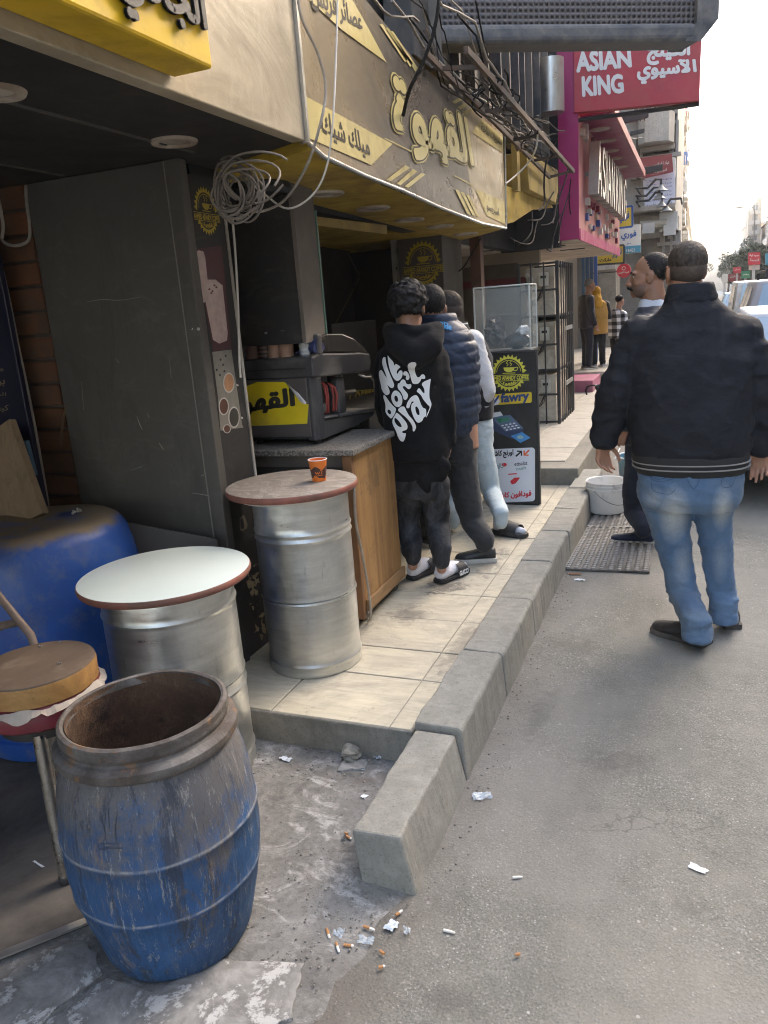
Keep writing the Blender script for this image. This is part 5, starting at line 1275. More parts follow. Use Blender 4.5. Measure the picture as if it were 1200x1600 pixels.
def tree(x, Y, h, r, label, seed):
    rnd = random.Random(seed); p = Vector((x, Y, 0)); t = thing('street_tree', label, 'tree', p, 'street trees on the far side')
    mb = MB().tube([p, p+Vector((0.1,0,h*0.3)), p+Vector((0.05,0,h*0.6))],[0.16,0.12,0.06],8)
    for k in range(5):
        a = rnd.uniform(0,6.28); mb.tube([p+Vector((0.08,0,h*(0.35+0.06*k))), p+Vector((math.cos(a)*r*0.7,math.sin(a)*r*0.7,h*(0.6+0.07*k)))],[0.06,0.02],6)
    obj('trunk', mb, bark, t, smooth=True)
    mb = MB(); cl = [(p+Vector((rnd.gauss(0,r*0.45),rnd.gauss(0,r*0.45),h*rnd.uniform(0.42,1.0))), r*rnd.uniform(0.22,0.5)) for _ in range(16)]
    for c, cr in cl:
        for q in range(110):
            d = Vector((rnd.gauss(0,1),rnd.gauss(0,1),rnd.gauss(0,1))).normalized()*cr*rnd.uniform(0.5,1.05)
            u = Vector((rnd.gauss(0,1),rnd.gauss(0,1),rnd.gauss(0,1))).normalized()*0.13; w = u.orthogonal().normalized()*0.07
            o = c+d; mb.add([o-u,o+w,o+u,o-w],[(0,1,2,3)])
    obj('crown', mb, lm, t)
for k, (px, Y, h, r, lab) in enumerate([(1163,66,4.0,1.2,'dark bushy tree behind the green sign'),(1180,74,4.3,1.3,'broad dark tree behind the red pharmacy sign'),(1197,60,4.4,1.2,'dark tree cut by the right edge behind the pale teal sign'),(1150,95,4.6,1.5,'greyer tree behind the small red signs'),(1138,120,5.0,1.8,'faint tree at the far end left of the signs'),(1172,100,6.6,1.3,'tall thin tree in front of the ragged tower')]):
    tree(PY(px,430,Y).x, Y, h, r, lab, 40+k)

# ---------------------------------------------------------------- vehicles on the road
paintc = {}
def paint(n, c):
    if n not in paintc: paintc[n] = mk('car_paint_'+n, c, 0.38, 0.05, 2, bump=0, spec=0.35, dirt=(0.28,0.26,0.23), damt=0.35)
    return paintc[n]
carglass = mk('car_glass', (0.15,0.22,0.28), 0.08, 0.1, 2, bump=0, spec=1.0)
rubber = mk('tyre_rubber', (0.02,0.02,0.02), 0.8); chrome = mk('trim_chrome', (0.5,0.5,0.5), 0.25, metal=1.0, bump=0)
tail = mk('tail_light_red', (0.35,0.02,0.02), 0.3, bump=0)
def vehicle(name, x, Y, label, p, kind='sedan', s=0.92, rack=False):
    t = thing(name, label, 'car' if kind == 'sedan' else 'minibus' if kind == 'bus' else 'SUV', (x,Y,0))
    W2 = 0.84*s; L = {'sedan':4.3,'bus':4.6,'suv':4.2}[kind]*s
    V = lambda yy, zz_, xx: Vector((x+xx*s, Y+yy*s, zz_*s))
    low = {'sedan':[(0.0,0.35),(0.0,0.82),(0.12,0.98),(3.2,0.95),(4.2,0.72),(4.3,0.5),(4.25,0.3),(0.1,0.25)],
           'bus':[(0.0,0.35),(0.0,1.05),(0.03,1.1),(4.3,1.08),(4.6,0.75),(4.6,0.3),(0.1,0.25)],
           'suv':[(0.0,0.4),(0.0,1.02),(0.05,1.08),(3.1,1.05),(4.15,0.92),(4.2,0.5),(4.1,0.3),(0.1,0.3)]}[kind]
    obj('body', MB().prism([(Y+a*s,b*s) for a,b in low],'x',x-W2,x+W2), p, t, bevel=0.06*s, seg=3, smooth=True)
    cab = {'sedan':[(0.35,0.96),(0.85,1.40),(2.3,1.42),(3.05,0.95)],'bus':[(0.03,1.09),(0.12,1.80),(3.4,1.84),(4.25,1.08)],'suv':[(0.06,1.07),(0.22,1.66),(2.4,1.68),(3.05,1.05)]}[kind]
    zr = cab[1][1]; hw0, hw1 = 0.80, 0.63 if kind != 'bus' else 0.72
    r0 = [V(a,b,hw0 if b < 1.2 else hw1) for a,b in cab]; r1 = [V(a,b,-(hw0 if b < 1.2 else hw1)) for a,b in cab]
    n = len(cab); obj('cabin', MB().add(r0+r1,[tuple(range(n)),tuple(range(n,2*n))[::-1]]+[(i,n+i,n+(i+1)%n,(i+1)%n) for i in range(n)]), p, t, bevel=0.03*s, seg=2, smooth=True)
    def onquad(A,B,Cc,D,u0,u1,v0,v1,nn):
        f = lambda u,v: (A*(1-u)+B*u)*(1-v)+(D*(1-u)+Cc*u)*v + nn
        return [f(u0,v0),f(u1,v0),f(u1,v1),f(u0,v1)]
    mbg = MB()
    q = onquad(r1[0],r0[0],r0[1],r1[1],0.07,0.93,0.1,0.92,Vector((0,-0.012,0.004))); obj('rear_window', MB().quad3(*q,0.006), carglass, t)
    q = onquad(r0[3],r1[3],r1[2],r0[2],0.07,0.93,0.08,0.92,Vector((0,0.012,0.004))); obj('windscreen', MB().quad3(*q,0.006), carglass, t)
    for sd_, (A,B,Cc,D) in ((1,(r0[0],r0[3],r0[2],r0[1])),(-1,(r1[3],r1[0],r1[1],r1[2]))):
        for (u0,u1) in ((0.16,0.47),(0.5,0.82)):
            q = onquad(A,B,Cc,D,u0,u1,0.15,0.86,Vector((0.012*sd_,0,0))); obj('side_window', MB().quad3(*q,0.006), carglass, t)
    for yy in (0.85, L/s-0.85):
        for sd_ in (-1,1):
            w = obj('wheel', MB().lathe([(0.17,0.0),(0.29,0.0),(0.31,0.03),(0.31,0.15),(0.29,0.18),(0.17,0.18)],V(yy,0.31,sd_*0.90 if sd_ > 0 else -0.90)-Vector((sd_*0.02,0,0)),24,(-sd_,0,0)), rubber, t, smooth=True)
            obj('rim', MB().cyl(V(yy,0.31,sd_*0.895)-Vector((sd_*0.02,0,0)),0.168,0.05,20,(-sd_,0,0)), chrome, w)
    for sd_ in (-1,1): obj('tail_light', MB().cbox(V(-0.01,0.80,sd_*0.62),(0.22*s,0.05,0.14*s)), tail, t, bevel=0.01)
    obj('bumper', MB().cbox(V(-0.03,0.42,0),(1.5*s,0.12*s,0.16*s)), M_['blackmetal'] if kind != 'sedan' else p, t, bevel=0.03)
    obj('number_plate', MB().cbox(V(-0.015,0.66,0),(0.45*s,0.03,0.12*s)), wht, t)
    for sd_ in (-1,1): obj('mirror', MB().cbox(V(2.75 if kind != 'bus' else 3.9,1.08,sd_*0.95),(0.16,0.09,0.12)), p, t, bevel=0.02)
    if rack:
        mb = MB()
        for sd_ in (-0.5,0.5): mb.tube([V(0.4,zr+0.02,sd_),V(0.4,zr+0.14,sd_),V(2.2,zr+0.14,sd_),V(2.2,zr+0.02,sd_)],0.018,6)
        for yy in (0.5,1.1,1.7): mb.tube([V(yy,zr+0.14,-0.5),V(yy,zr+0.14,0.5)],0.014,6)
        obj('roof_rack', mb, M_['blackmetal'], t, smooth=True)
    return t
vehicle('parked_car', 0.93, 5.75, 'silver car with bluish rear window at the right edge beside the big man', paint('silver',(0.25,0.29,0.35)))
vehicle('parked_car', PY(1163,440,12.0).x+0.72, 11.4, 'dark framed off-road car with roof rack behind the silver car', paint('grey',(0.30,0.31,0.33)), 'suv', 0.92, True)
vehicle('minibus', PY(1141,460,18.5).x+0.72, 17.5, 'white minibus in the row of traffic behind the roof rack car', paint('white',(0.62,0.62,0.60)), 'bus', 0.86)
vehicle('parked_car', PY(1118,460,24.5).x+0.85, 24, 'pale blue car ahead of the white minibus by the big man\'s shoulder', paint('blue',(0.30,0.42,0.50)))
vehicle('parked_car', PY(1125,455,34).x+1.6, 33, 'second pale blue car farther along the row of traffic', paint('blue',(0.30,0.42,0.50)))
vehicle('parked_car', 3.1, 42, 'grey car far along the line of traffic', paint('grey',(0.30,0.31,0.33)))
vehicle('parked_car', 4.6, 52, 'dark car far off beside the sign poles', paint('dark',(0.05,0.05,0.055)))
vehicle('minibus', 6.4, 62, 'pale minibus parked far off under the signs', paint('white',(0.62,0.62,0.60)), 'bus', 0.95)
vehicle('parked_car', 4.2, 29, 'white car waiting to the right beyond the white minibus', paint('white',(0.62,0.62,0.60)))

# ---------------------------------------------------------------- dusty air
hz = bpy.data.materials.new('street_haze'); hz.use_nodes = True; hn = hz.node_tree
hn.nodes.remove(hn.nodes['Principled BSDF']); pv = hn.nodes.new('ShaderNodeVolumePrincipled')
pv.inputs['Color'].default_value = (0.97,0.96,0.93,1); pv.inputs['Density'].default_value = 0.0011; pv.inputs['Anisotropy'].default_value = 0.1
hn.links.new(pv.outputs[0], hn.nodes['Material Output'].inputs['Volume'])
obj('haze', MB().box((-1510,-1510,-1.1),(1510,1510,27)), hz, kind='stuff', label='pale dusty haze filling the street', cat='haze')
# ================================================================ near objects
def wobble(a1, s, seed):
    return lambda a, z: a1*noise.noise(Vector((math.cos(a)*2+seed, math.sin(a)*2, z*s)))
# --- open blue barrel
bx, by = -1.197, 1.307
ob_ = thing('barrel', 'scuffed open blue plastic barrel with rusty brown inside at the front', 'barrel', (bx,by,0.004))
prof = [(0.150,0.004),(0.170,0.006),(0.183,0.022),(0.196,0.07),(0.214,0.14),(0.2265,0.205),(0.2295,0.209),(0.2305,0.214),(0.2285,0.219),(0.2335,0.27),(0.2345,0.31),(0.2325,0.352),(0.2355,0.356),(0.2362,0.361),(0.2335,0.366),(0.228,0.42),(0.221,0.47),(0.211,0.515),(0.203,0.54),(0.199,0.553),(0.207,0.560),(0.2115,0.567),(0.2105,0.583),(0.203,0.590),(0.1935,0.592),(0.190,0.598),(0.193,0.606),(0.1955,0.613),(0.193,0.621),(0.1955,0.627),(0.194,0.634),(0.188,0.637),(0.1825,0.634),(0.1805,0.622)]
obj('shell', MB().lathe(prof, (bx,by,0), 96, wob=wobble(0.005,5,1), cap0=True), M_['barrel'], ob_, smooth=True)
rimm = mk('grey_brown_rim', (0.15,0.138,0.125), 0.8, 0.35, 16, dirt=(0.055,0.042,0.034), dscale=9, damt=0.8, bump=0.7, bscale=60, wear=(0.15,0.085,0.045), wamt=0.55, wscale=13)
for i in range(1): 
    obj('rim', MB().lathe([(0.1995,0.5535),(0.2085,0.5605),(0.213,0.567),(0.212,0.5835),(0.204,0.5915),(0.195,0.5935),(0.1915,0.599),(0.1945,0.606),(0.197,0.613),(0.1945,0.621),(0.197,0.627),(0.1955,0.635),(0.188,0.639),(0.1815,0.636),(0.179,0.615)],(bx,by,0),96,wob=wobble(0.005,5,1)), rimm, ob_, smooth=True)
n = NT('rusty_inside'); v = n.vec('Object')
a = n.noise(n.vec('Object',(1,1,0.4)), 9, 8, 0.75, 0.5); b = n.noise(v, 26, 6, 0.75)
c = n.mix(n.ramp(a,[(0.3,0),(0.7,1)]), (0.045,0.026,0.018), (0.14,0.078,0.042)); c = n.mix(n.ramp(b,[(0.5,0),(0.7,0.7)]), c, (0.20,0.125,0.07)); c = n.mix(n.ramp(n.noise(v,7,6,0.7),[(0.58,0),(0.7,0.8)]), c, (0.02,0.015,0.013))
n.set(col=c, rough=0.9); n.bump(b, 0.7, 0.01); M_['rusty_in'] = n.m
obj('inner_wall', MB().lathe([(0.1785,0.634),(0.180,0.6),(0.19,0.55),(0.212,0.45),(0.222,0.3),(0.205,0.14),(0.175,0.04),(0.001,0.035)],(bx,by,0),64), M_['rusty_in'], ob_, smooth=True)
# raised maker's mark
mb = MB()
def bfn(x, y, h):
    """x along the circumference (m), y height; on the street-side front of the barrel"""
    a = -1.36 + x/0.23; r = np.interp(y, [0.366,0.42,0.47,0.515,0.54], [0.2335,0.228,0.221,0.211,0.203]) + 0.0015 + h
    return Vector((bx+r*math.cos(a), by+r*math.sin(a), y))
for s_ in ([(-0.02,0.50),(-0.012,0.46),(-0.014,0.44)],[(0.02,0.50),(0.012,0.46),(0.014,0.44)],[(-0.025,0.43),(0.025,0.43)],[(-0.024,0.42),(0.024,0.42)],[(0,0.505),(0,0.47)]): stroke(mb, s_, 0.005, bfn, 3)
obj('maker_mark', mb, M_['barrel'], ob_)

# --- drum tables
def ribs(base, z0, z1, ribz, seam=None):
    pts = []; z = z0; 
    zs = sorted(set([z0,z1]+[round(x,4) for r in ribz for x in (r-0.012,r-0.006,r,r+0.006,r+0.012)]+list(np.linspace(z0,z1,9))))
    for z in zs:
        r = base
        for q in ribz:
            d = abs(z-q); r = max(r, base + 0.005*max(0,1-d/0.012))
        pts.append((r,z))
    return pts
tw_ = thing('bar_table', 'dented metal drum table with a dusty brown round top and orange cup', 'table', (-1.43,2.6,0.131))
tx, ty, tz0 = -1.432, 2.600, 0.131
obj('lower_drum', MB().lathe([(0.17,0.0),(0.187,0.0),(0.190,0.006),(0.188,0.016)]+ribs(0.188,0.02,0.300,[0.045])+[(0.193,0.305),(0.191,0.312),(0.17,0.312)], (tx,ty,tz0), 72, wob=wobble(0.0045,7,3), cap0=True, cap1=True), M_['galv'], tw_, smooth=True)
obj('upper_drum', MB().lathe([(0.17,0.3125),(0.186,0.3125),(0.1905,0.318),(0.189,0.328)]+ribs(0.1885,0.335,0.705,[0.555,0.582])+[(0.190,0.712)], (tx,ty,tz0), 72, wob=wobble(0.0045,6,9), cap0=True, cap1=True), M_['galv'], tw_, smooth=True)
cxx, cyy = -1.446, 2.572
obj('white_tray', MB().lathe([(0.15,0.705),(0.215,0.714),(0.228,0.724),(0.228,0.728),(0.1,0.728)], (cxx,cyy,tz0), 64, cap0=True), mk('enamel_white', (0.62,0.61,0.57), 0.4, 0.08), tw_, smooth=True)
n = NT('dusty_tabletop'); v = n.vec('Object'); a = n.noise(v, 4, 7, 0.7, 1.5); b = n.noise(v, 5.5, 6, 0.75, 4.0)
c = n.mix(n.ramp(a,[(0.3,0),(0.7,1)]), (0.165,0.138,0.112), (0.25,0.215,0.18)); c = n.mix(n.ramp(b,[(0.5,0),(0.56,0.55),(0.62,0)]), c, (0.40,0.36,0.31)); c = n.mix(n.ramp(n.noise(v,9,6,0.7,2),[(0.62,0),(0.72,0.6)]), c, (0.10,0.08,0.065))
n.set(col=c, rough=0.75); n.bump(a,0.1,0.004); M_['dusttop'] = n.m
edgem = mk('red_brown_edge', (0.23,0.075,0.05), 0.5, 0.3, 14, dirt=(0.12,0.07,0.05), damt=0.6, bump=0.3)
def round_top(t, c, r, z, th, mat):
    obj('table_edge', MB().lathe([(r-0.02,0),(r-0.004,0.001),(r,0.006),(r+0.0012,th*0.5),(r,th-0.004),(r-0.003,th)], (c[0],c[1],z), 96), edgem, t, smooth=True)
    obj('table_top', MB().lathe([(0.001,th+0.001),(r-0.006,th+0.001),(r-0.0025,th-0.0005)], (c[0],c[1],z), 96, cap0=True), mat, t, smooth=True)
round_top(tw_, (cxx,cyy), 0.256, tz0+0.7285, 0.026, M_['dusttop'])
TABZ = tz0+0.7285+0.027
wt = thing('bar_table', 'metal drum table with a clean pale mint round top and red brown edge', 'table', (-1.604,1.95,0.021))
wx, wy = -1.604, 1.95
obj('lower_drum', MB().lathe([(0.17,0.0),(0.215,0.0),(0.219,0.01)]+ribs(0.216,0.02,0.325,[0.05,0.30])+[(0.217,0.333),(0.19,0.333)], (wx,wy,0.021), 72, wob=wobble(0.002,6,13), cap0=True, cap1=True), M_['galv'], wt, smooth=True)
obj('upper_drum', MB().lathe([(0.19,0.3335),(0.214,0.3335),(0.219,0.340)]+ribs(0.2155,0.35,0.66,[0.60])+[(0.214,0.665),(0.21,0.682)], (wx,wy,0.021), 72, wob=wobble(0.002,6,19), cap0=True, cap1=True), M_['galv'], wt, smooth=True)
mint = mk('pale_mint_laminate', (0.56,0.635,0.605), 0.30, 0.05, 3, bump=0.0, rvar=0.03, wear=(0.05,0.045,0.04), wamt=-0.14, wscale=24)
round_top(wt, (wx,wy), 0.279, 0.704, 0.024, mint)

# --- orange paper cup
cp_ = PZ(499,751,TABZ); cp_.z = TABZ
t = thing('paper_cup', 'orange and brown paper coffee cup standing on the dusty drum table', 'cup', cp_)
orange = mk('cup_orange', (0.68,0.17,0.02), 0.5, 0.08, 6, bump=0)
obj('cup_wall', MB().lathe([(0.026,0.001),(0.0265,0.003),(0.0355,0.083),(0.0345,0.0835),(0.0335,0.08),(0.026,0.012),(0.001,0.011)], cp_, 40, cap0=True), orange, t, smooth=True)
obj('cup_lip', MB().tube([cp_+Vector((0.0358*math.cos(a),0.0358*math.sin(a),0.0845)) for a in np.linspace(0,2*math.pi,32,endpoint=False)],0.0018,6,closed=True), M_['white_print'], t, smooth=True)
mb = MB(); NB = 44
lo_ = [0.018+0.006*math.sin(3*a)+0.003*math.sin(7*a) for a in np.linspace(0,2*math.pi,NB,endpoint=False)]; hi_ = [0.054+0.007*math.sin(4*a+1) for a in np.linspace(0,2*math.pi,NB,endpoint=False)]
rr = lambda z: 0.0265+(z-0.003)*0.1125+0.0004
vs = [cp_+Vector((rr(z)*math.cos(2*math.pi*k/NB),rr(z)*math.sin(2*math.pi*k/NB),z)) for zz_ in (lo_,hi_) for k,z in enumerate(zz_)]
mb.add(vs,[(k,(k+1)%NB,NB+(k+1)%NB,NB+k) for k in range(NB)])
obj('brown_band', mb, mk('cup_brown',(0.06,0.025,0.02),0.5,bump=0), t, smooth=True)
mb = MB(); cfn = lambda x,y,h: cp_+Vector(((rr(y)+0.0006+h)*math.cos(-1.05+x/0.031),(rr(y)+0.0006+h)*math.sin(-1.05+x/0.031),y))
stroke(mb,[(-0.014,0.040),(-0.010,0.032),(-0.006,0.039),(-0.002,0.032),(0.002,0.040)],0.0028,cfn,3); stroke(mb,[(0.008,0.032),(0.012,0.042),(0.006,0.045)],0.0028,cfn,3); stroke(mb,[(-0.006,0.026),(0.014,0.027)],0.0022,cfn,3)
obj('cup_scribble', mb, orange, t)

# --- upturned blue drum with dusty top
n = NT('clean_blue_plastic'); v = n.vec('Object'); a = n.noise(v, 5, 6, 0.68); z = n.sep(n.tc.outputs['Object'])[2]
c = n.mix(n.ramp(a,[(0.35,0),(0.7,1)]), (0.010,0.055,0.26), (0.018,0.085,0.33)); 
d = n.math('ADD', n.math('MULTIPLY', a, 0.10), z); c = n.mix(n.ramp(n.noise(v,11,6,0.75),[(0.50,0),(0.68,0.6)]), c, (0.12,0.14,0.20))
c = n.mix(n.ramp(d,[(0.842,0),(0.862,1)]), c, (0.20,0.155,0.10)); n.set(col=c, rough=n.ramp(d,[(0.842,0.42),(0.862,0.9)]))
n.bump(n.noise(v,6,4,0.6),0.25,0.012); M_['cblue'] = n.m
b3 = thing('barrel', 'large bright blue drum upside down with a dusty brown top at the left edge', 'barrel', (-2.272,2.08,0.02))
obj('shell', MB().lathe([(0.28,0.0),(0.315,0.01),(0.33,0.06),(0.333,0.085),(0.32,0.09),(0.345,0.2),(0.358,0.43),(0.35,0.58),(0.335,0.70),(0.318,0.772),(0.300,0.802),(0.277,0.816),(0.232,0.820),(0.125,0.813),(0.001,0.811)],(-2.272,2.08,0.02),80,wob=wobble(0.006,4,21)), M_['cblue'], b3, smooth=True)
fo = PZ(118,802,0.842); mb = MB()
for k in range(9): mb.sph(fo+Vector((random.gauss(0,0.012),random.gauss(0,0.012),0.004+random.random()*0.008)),(0.007,0.005,0.006),6,4,Matrix.Rotation(random.random()*3,3,'X'))
obj('crumpled_foil', mb, mk('foil',(0.6,0.58,0.54),0.3,metal=0.9), label='small crumpled silver foil on the dusty top of the blue drum', cat='litter')

# --- stool with torn cover
st = thing('stool', 'round wooden stool with torn burgundy cover and chrome legs at the left', 'stool', (-1.683,1.45,0.021))
sx_, sy_ = -1.683, 1.45
obj('seat_top', MB().lathe([(0.001,0.629),(0.145,0.629),(0.155,0.627),(0.1565,0.622)],(sx_,sy_,0),64,cap0=True,wob=wobble(0.002,3,5)), wood_mat('dusty_brown_board',(0.06,0.040,0.028),(0.125,0.09,0.062),(1,0.2,1),9,(0.28,0.23,0.18),0.35,0.7), st, smooth=True)
obj('seat_side', MB().lathe([(0.1565,0.6225),(0.158,0.616),(0.157,0.566),(0.15,0.564)],(sx_,sy_,0),64,wob=wobble(0.002,3,5)), wood_mat('yellow_plywood',(0.22,0.105,0.03),(0.42,0.235,0.07),(1,1,1),10,(0.16,0.09,0.03),0.35,0.6), st, smooth=True)
mb = MB(); NA = 90
for k in range(NA):
    a0, a1 = 2*math.pi*k/NA, 2*math.pi*(k+1)/NA
    f_ = lambda a: (0.556+0.012*noise.noise(Vector((a*2.2,0,0)))+0.006*noise.noise(Vector((a*9,4,0))), 0.538+0.020*noise.noise(Vector((a*3,7,0)))+0.010*noise.noise(Vector((a*11,9,0))))
    (t0,b0),(t1,b1) = f_(a0), f_(a1 if k < NA-1 else 0.0)
    P_ = lambda a,r,zz_: (sx_+r*math.cos(a), sy_+r*math.sin(a), zz_)
    mb.add([P_(a0,0.160,t0+0.006),P_(a1,0.160,t1+0.006),P_(a1,0.1765,b1+0.008),P_(a0,0.1765,b0+0.008),P_(a0,0.172,b0+0.010),P_(a1,0.172,b1+0.010)],[(0,3,2,1),(3,4,5,2)])
obj('torn_lining', mb, mk('white_lining',(0.40,0.36,0.31),0.85,0.15,20,dirt=(0.25,0.2,0.16),damt=0.5), st, smooth=True)
obj('seat_cushion', MB().lathe([(0.10,0.49),(0.150,0.492),(0.164,0.503),(0.1675,0.525),(0.163,0.55),(0.15,0.563),(0.10,0.5635)],(sx_,sy_,0),64,wob=wobble(0.004,9,31),cap0=True), mk('burgundy_vinyl',(0.16,0.022,0.03),0.4,0.2,10,bump=0.3,bscale=18,bdist=0.01), st, smooth=True)
fr_ = mk('seat_frame_dark',(0.03,0.028,0.026),0.6)
obj('seat_frame', MB().lathe([(0.1,0.455),(0.12,0.455),(0.125,0.4895),(0.1,0.4895)],(sx_,sy_,0),40,cap0=True,cap1=True), fr_, st, smooth=True)
chromem = mk('worn_chrome',(0.50,0.48,0.44),0.22,0.1,12,metal=1.0,bump=0.05,dirt=(0.20,0.16,0.12),dscale=7,damt=0.45)
lp = PZ(105,1376,0.021)
lv = Vector((lp.x-sx_,lp.y-sy_,0))
for (dx, dy) in [tuple((Matrix.Rotation(a_,3,'Z') @ lv)[:2]) for a_ in (0,1.6,3.4)]:
    l = obj('leg', MB().tube([(sx_+dx*0.80,sy_+dy*0.80,0.47),(sx_+dx,sy_+dy,0.024)],0.0195,20), chromem, st, smooth=True)
    obj('foot_cap', MB().lathe([(0.02,0),(0.0215,0.002),(0.0215,0.02),(0.02,0.022)],(sx_+dx,sy_+dy,0.0205),16,cap0=True,cap1=True), fr_, l, smooth=True)
mb = MB()
for (x,y) in ((150,1003),(148,1037),(110,1010)):
    c = PZ(x*0.8-25,y,0.630); mb.tube([c+Vector((0.006*math.cos(a),0.003*math.sin(a),0.001)) for a in np.linspace(0,5,10)],0.0012,5)
obj('staple', mb, M_['alu'], st)
# old folding chair frame behind the stool
fc = thing('chair_frame', 'rusty bare metal frame of a folding chair behind the stool', 'chair', PY(20,980,1.62))
a_, b_, c_ = PY(-60,860,1.66), PY(48,992,1.60), PY(60,1060,1.60); c_.z = 0.03
rustm = mk('rusty_painted_tube',(0.13,0.085,0.06),0.5,0.3,14,dirt=(0.25,0.2,0.16),damt=0.5)
obj('front_tube', MB().tube([a_,b_,b_+Vector((0.07,-0.02,-0.25)),Vector((b_.x+0.1,b_.y,0.022))],0.0125,12), rustm, fc, smooth=True)
obj('cross_bar', MB().tube([PY(-30,1000,1.62),PY(2,978,1.62),PY(30,972,1.61)],[0.010,0.013,0.012],10), rustm, fc, smooth=True)
obj('rear_tube', MB().tube([a_,PY(-70,1010,1.8),Vector((a_.x-0.15,1.85,0.022))],0.0125,12), rustm, fc, smooth=True)

# --- boards stacked at the left wall
t = thing('menu_board', 'dark navy menu board with faint Arabic lettering at the left edge', 'board', PY(20,700,2.40))
bpl = PY(62,720,2.40)
obj('board', MB().box((-3.3,2.395,0.55),(-2.545,2.42,1.95)), mk('navy_board',(0.012,0.014,0.035),0.4,0.2,4), t, bevel=0.003)
bf = lambda px0,py0,px1,py1: quad_fn(PY(px0,py1,2.394),PY(px1,py1,2.394),PY(px0,py0,2.394),PY(px1,py0,2.394),NYm,0.002)
mb = MB(); put_text(mb, arabic('كيف نستقبل'), bf(-60,632,14,644),0.01); put_text(mb, arabic('بن'), bf(-8,592,8,604),0.02); put_text(mb, arabic('قهوة تركي'), bf(-60,575,6,583),0.0); put_text(mb, arabic('القهوة الممتازة'), bf(-80,613,10,620),0.0)
obj('lettering', mb, mk('faint_gold_print',(0.30,0.24,0.13),0.5,bump=0), t)
t = thing('wooden_crate', 'pale plywood crate front leaning below the navy board', 'crate', PY(20,780,2.2))
wm_ = wood_mat('pale_dusty_plywood',(0.22,0.15,0.085),(0.32,0.23,0.14),(1,1,0.1),8,(0.12,0.08,0.05),0.4,0.8)
a0, a1, a2, a3 = PY(14,655,2.22), PY(66,802,2.14), PY(44,812,2.14), PY(-4,668,2.22)
obj('edge_plank', MB().quad3(a3,a2,a1,a0,0.03), wm_, t)
obj('front_board', MB().quad3(PY(-120,690,2.25),PY(-60,830,2.15),a2+Vector((-0.002,0.004,0)),a3+Vector((-0.002,0.004,0)),0.02), wm_, t)
obj('lower_board', MB().box((-3.2,2.1,0.021),(-2.42,2.25,0.80)), wm_, t)
t = obj('small_box', MB().quad3(PY(30,692,2.36),PY(46,688,2.36),PY(59,742,2.34),PY(50,747,2.34),0.02), mk('dull_light_blue',(0.07,0.14,0.21),0.6), label='small light blue board tucked beside the wooden crate', cat='board')

# --- counter with granite top
ct = thing('counter', 'wooden coffee counter on castors with a grey granite top', 'counter', (-1.64,3.25,0.131))
cw = wood_mat('varnished_old_plywood',(0.20,0.095,0.032),(0.41,0.235,0.088),(0.5,1,0.07),13,(0.11,0.07,0.035),0.6,0.65)
obj('side_panel', MB().box((-1.385,2.985,0.215),(-1.362,3.462,0.918)), cw, ct, bevel=0.004)
obj('bottom_rail', MB().box((-1.361,2.985,0.19),(-1.345,3.47,0.245)), wood_mat('dark_edge_wood',(0.20,0.11,0.04),(0.30,0.18,0.08),(1,0.1,1),8), ct, bevel=0.003)
obj('corner_post', MB().box((-1.405,2.955,0.16),(-1.36,2.984,0.915)), wood_mat('brown_post',(0.17,0.08,0.035),(0.27,0.14,0.06),(1,1,0.1),9), ct, bevel=0.004)
obj('front_panel', MB().box((-1.95,2.99,0.2),(-1.41,3.01,0.86)), M_['black'], ct)
obj('front_strip', MB().box((-1.95,2.97,0.862),(-1.406,3.0,0.918)), mk('dark_grey_strip',(0.06,0.057,0.053),0.5,dirt=(0.14,0.12,0.1)), ct)
obj('back_frame', MB().box((-1.95,3.44,0.2),(-1.387,3.46,0.915)), M_['black'], ct)
n = NT('granite'); v = n.vec('World'); vo = n.voro(v,150,out='Color'); s_ = n.sep(vo)
c = n.mix(n.ramp(s_[0],[(0.3,0),(0.75,1)]),(0.075,0.068,0.060),(0.25,0.232,0.205)); c = n.mix(n.ramp(n.noise(v,6,5,0.7),[(0.45,0),(0.75,0.5)]),c,(0.22,0.20,0.17)); n.set(col=c,rough=0.45); M_['granite'] = n.m
obj('granite_top', MB().box((-1.97,2.925,0.919),(-1.335,3.50,0.945)), M_['granite'], ct, bevel=0.004)
for (x,y) in ((-1.39,3.03),(-1.39,3.42),(-1.9,3.03),(-1.9,3.42)):
    w = obj('castor', MB().cyl((x-0.012,y,0.157),0.026,0.024,20,(1,0,0)), mk('castor_grey',(0.10,0.095,0.085),0.6), ct, bevel=0.003)
    obj('castor_fork', MB().box((x-0.018,y-0.01,0.16),(x-0.0135,y+0.012,0.2)).box((x+0.0135,y-0.01,0.16),(x+0.018,y+0.012,0.2)).box((x-0.018,y-0.012,0.2),(x+0.018,y+0.014,0.214)), M_['steel'], w)
cable('hose', [Vector((-1.335,2.91,0.80)),PXX(556,815,-1.34),PXX(566,865,-1.335),PXX(577,930,-1.335),PXX(579,962,-1.335),Vector((-1.36,2.99,0.14))], 0.006, M_['cable'], 'grey hose hanging down the front edge of the wooden counter')
pn = PXX(616,735,-1.33)
obj('pan_lid', MB().lathe([(0.001,0.012),(0.03,0.010),(0.047,0.004),(0.052,0.0),(0.05,-0.003)],pn+Vector((0,0.12,0)),36,(1,0.25,0.1),cap0=True), mk('dusty_white_lid',(0.46,0.43,0.37),0.5,0.12,8), smooth=True, label='round pale lid hanging on the far end of the wooden counter', cat='lid')

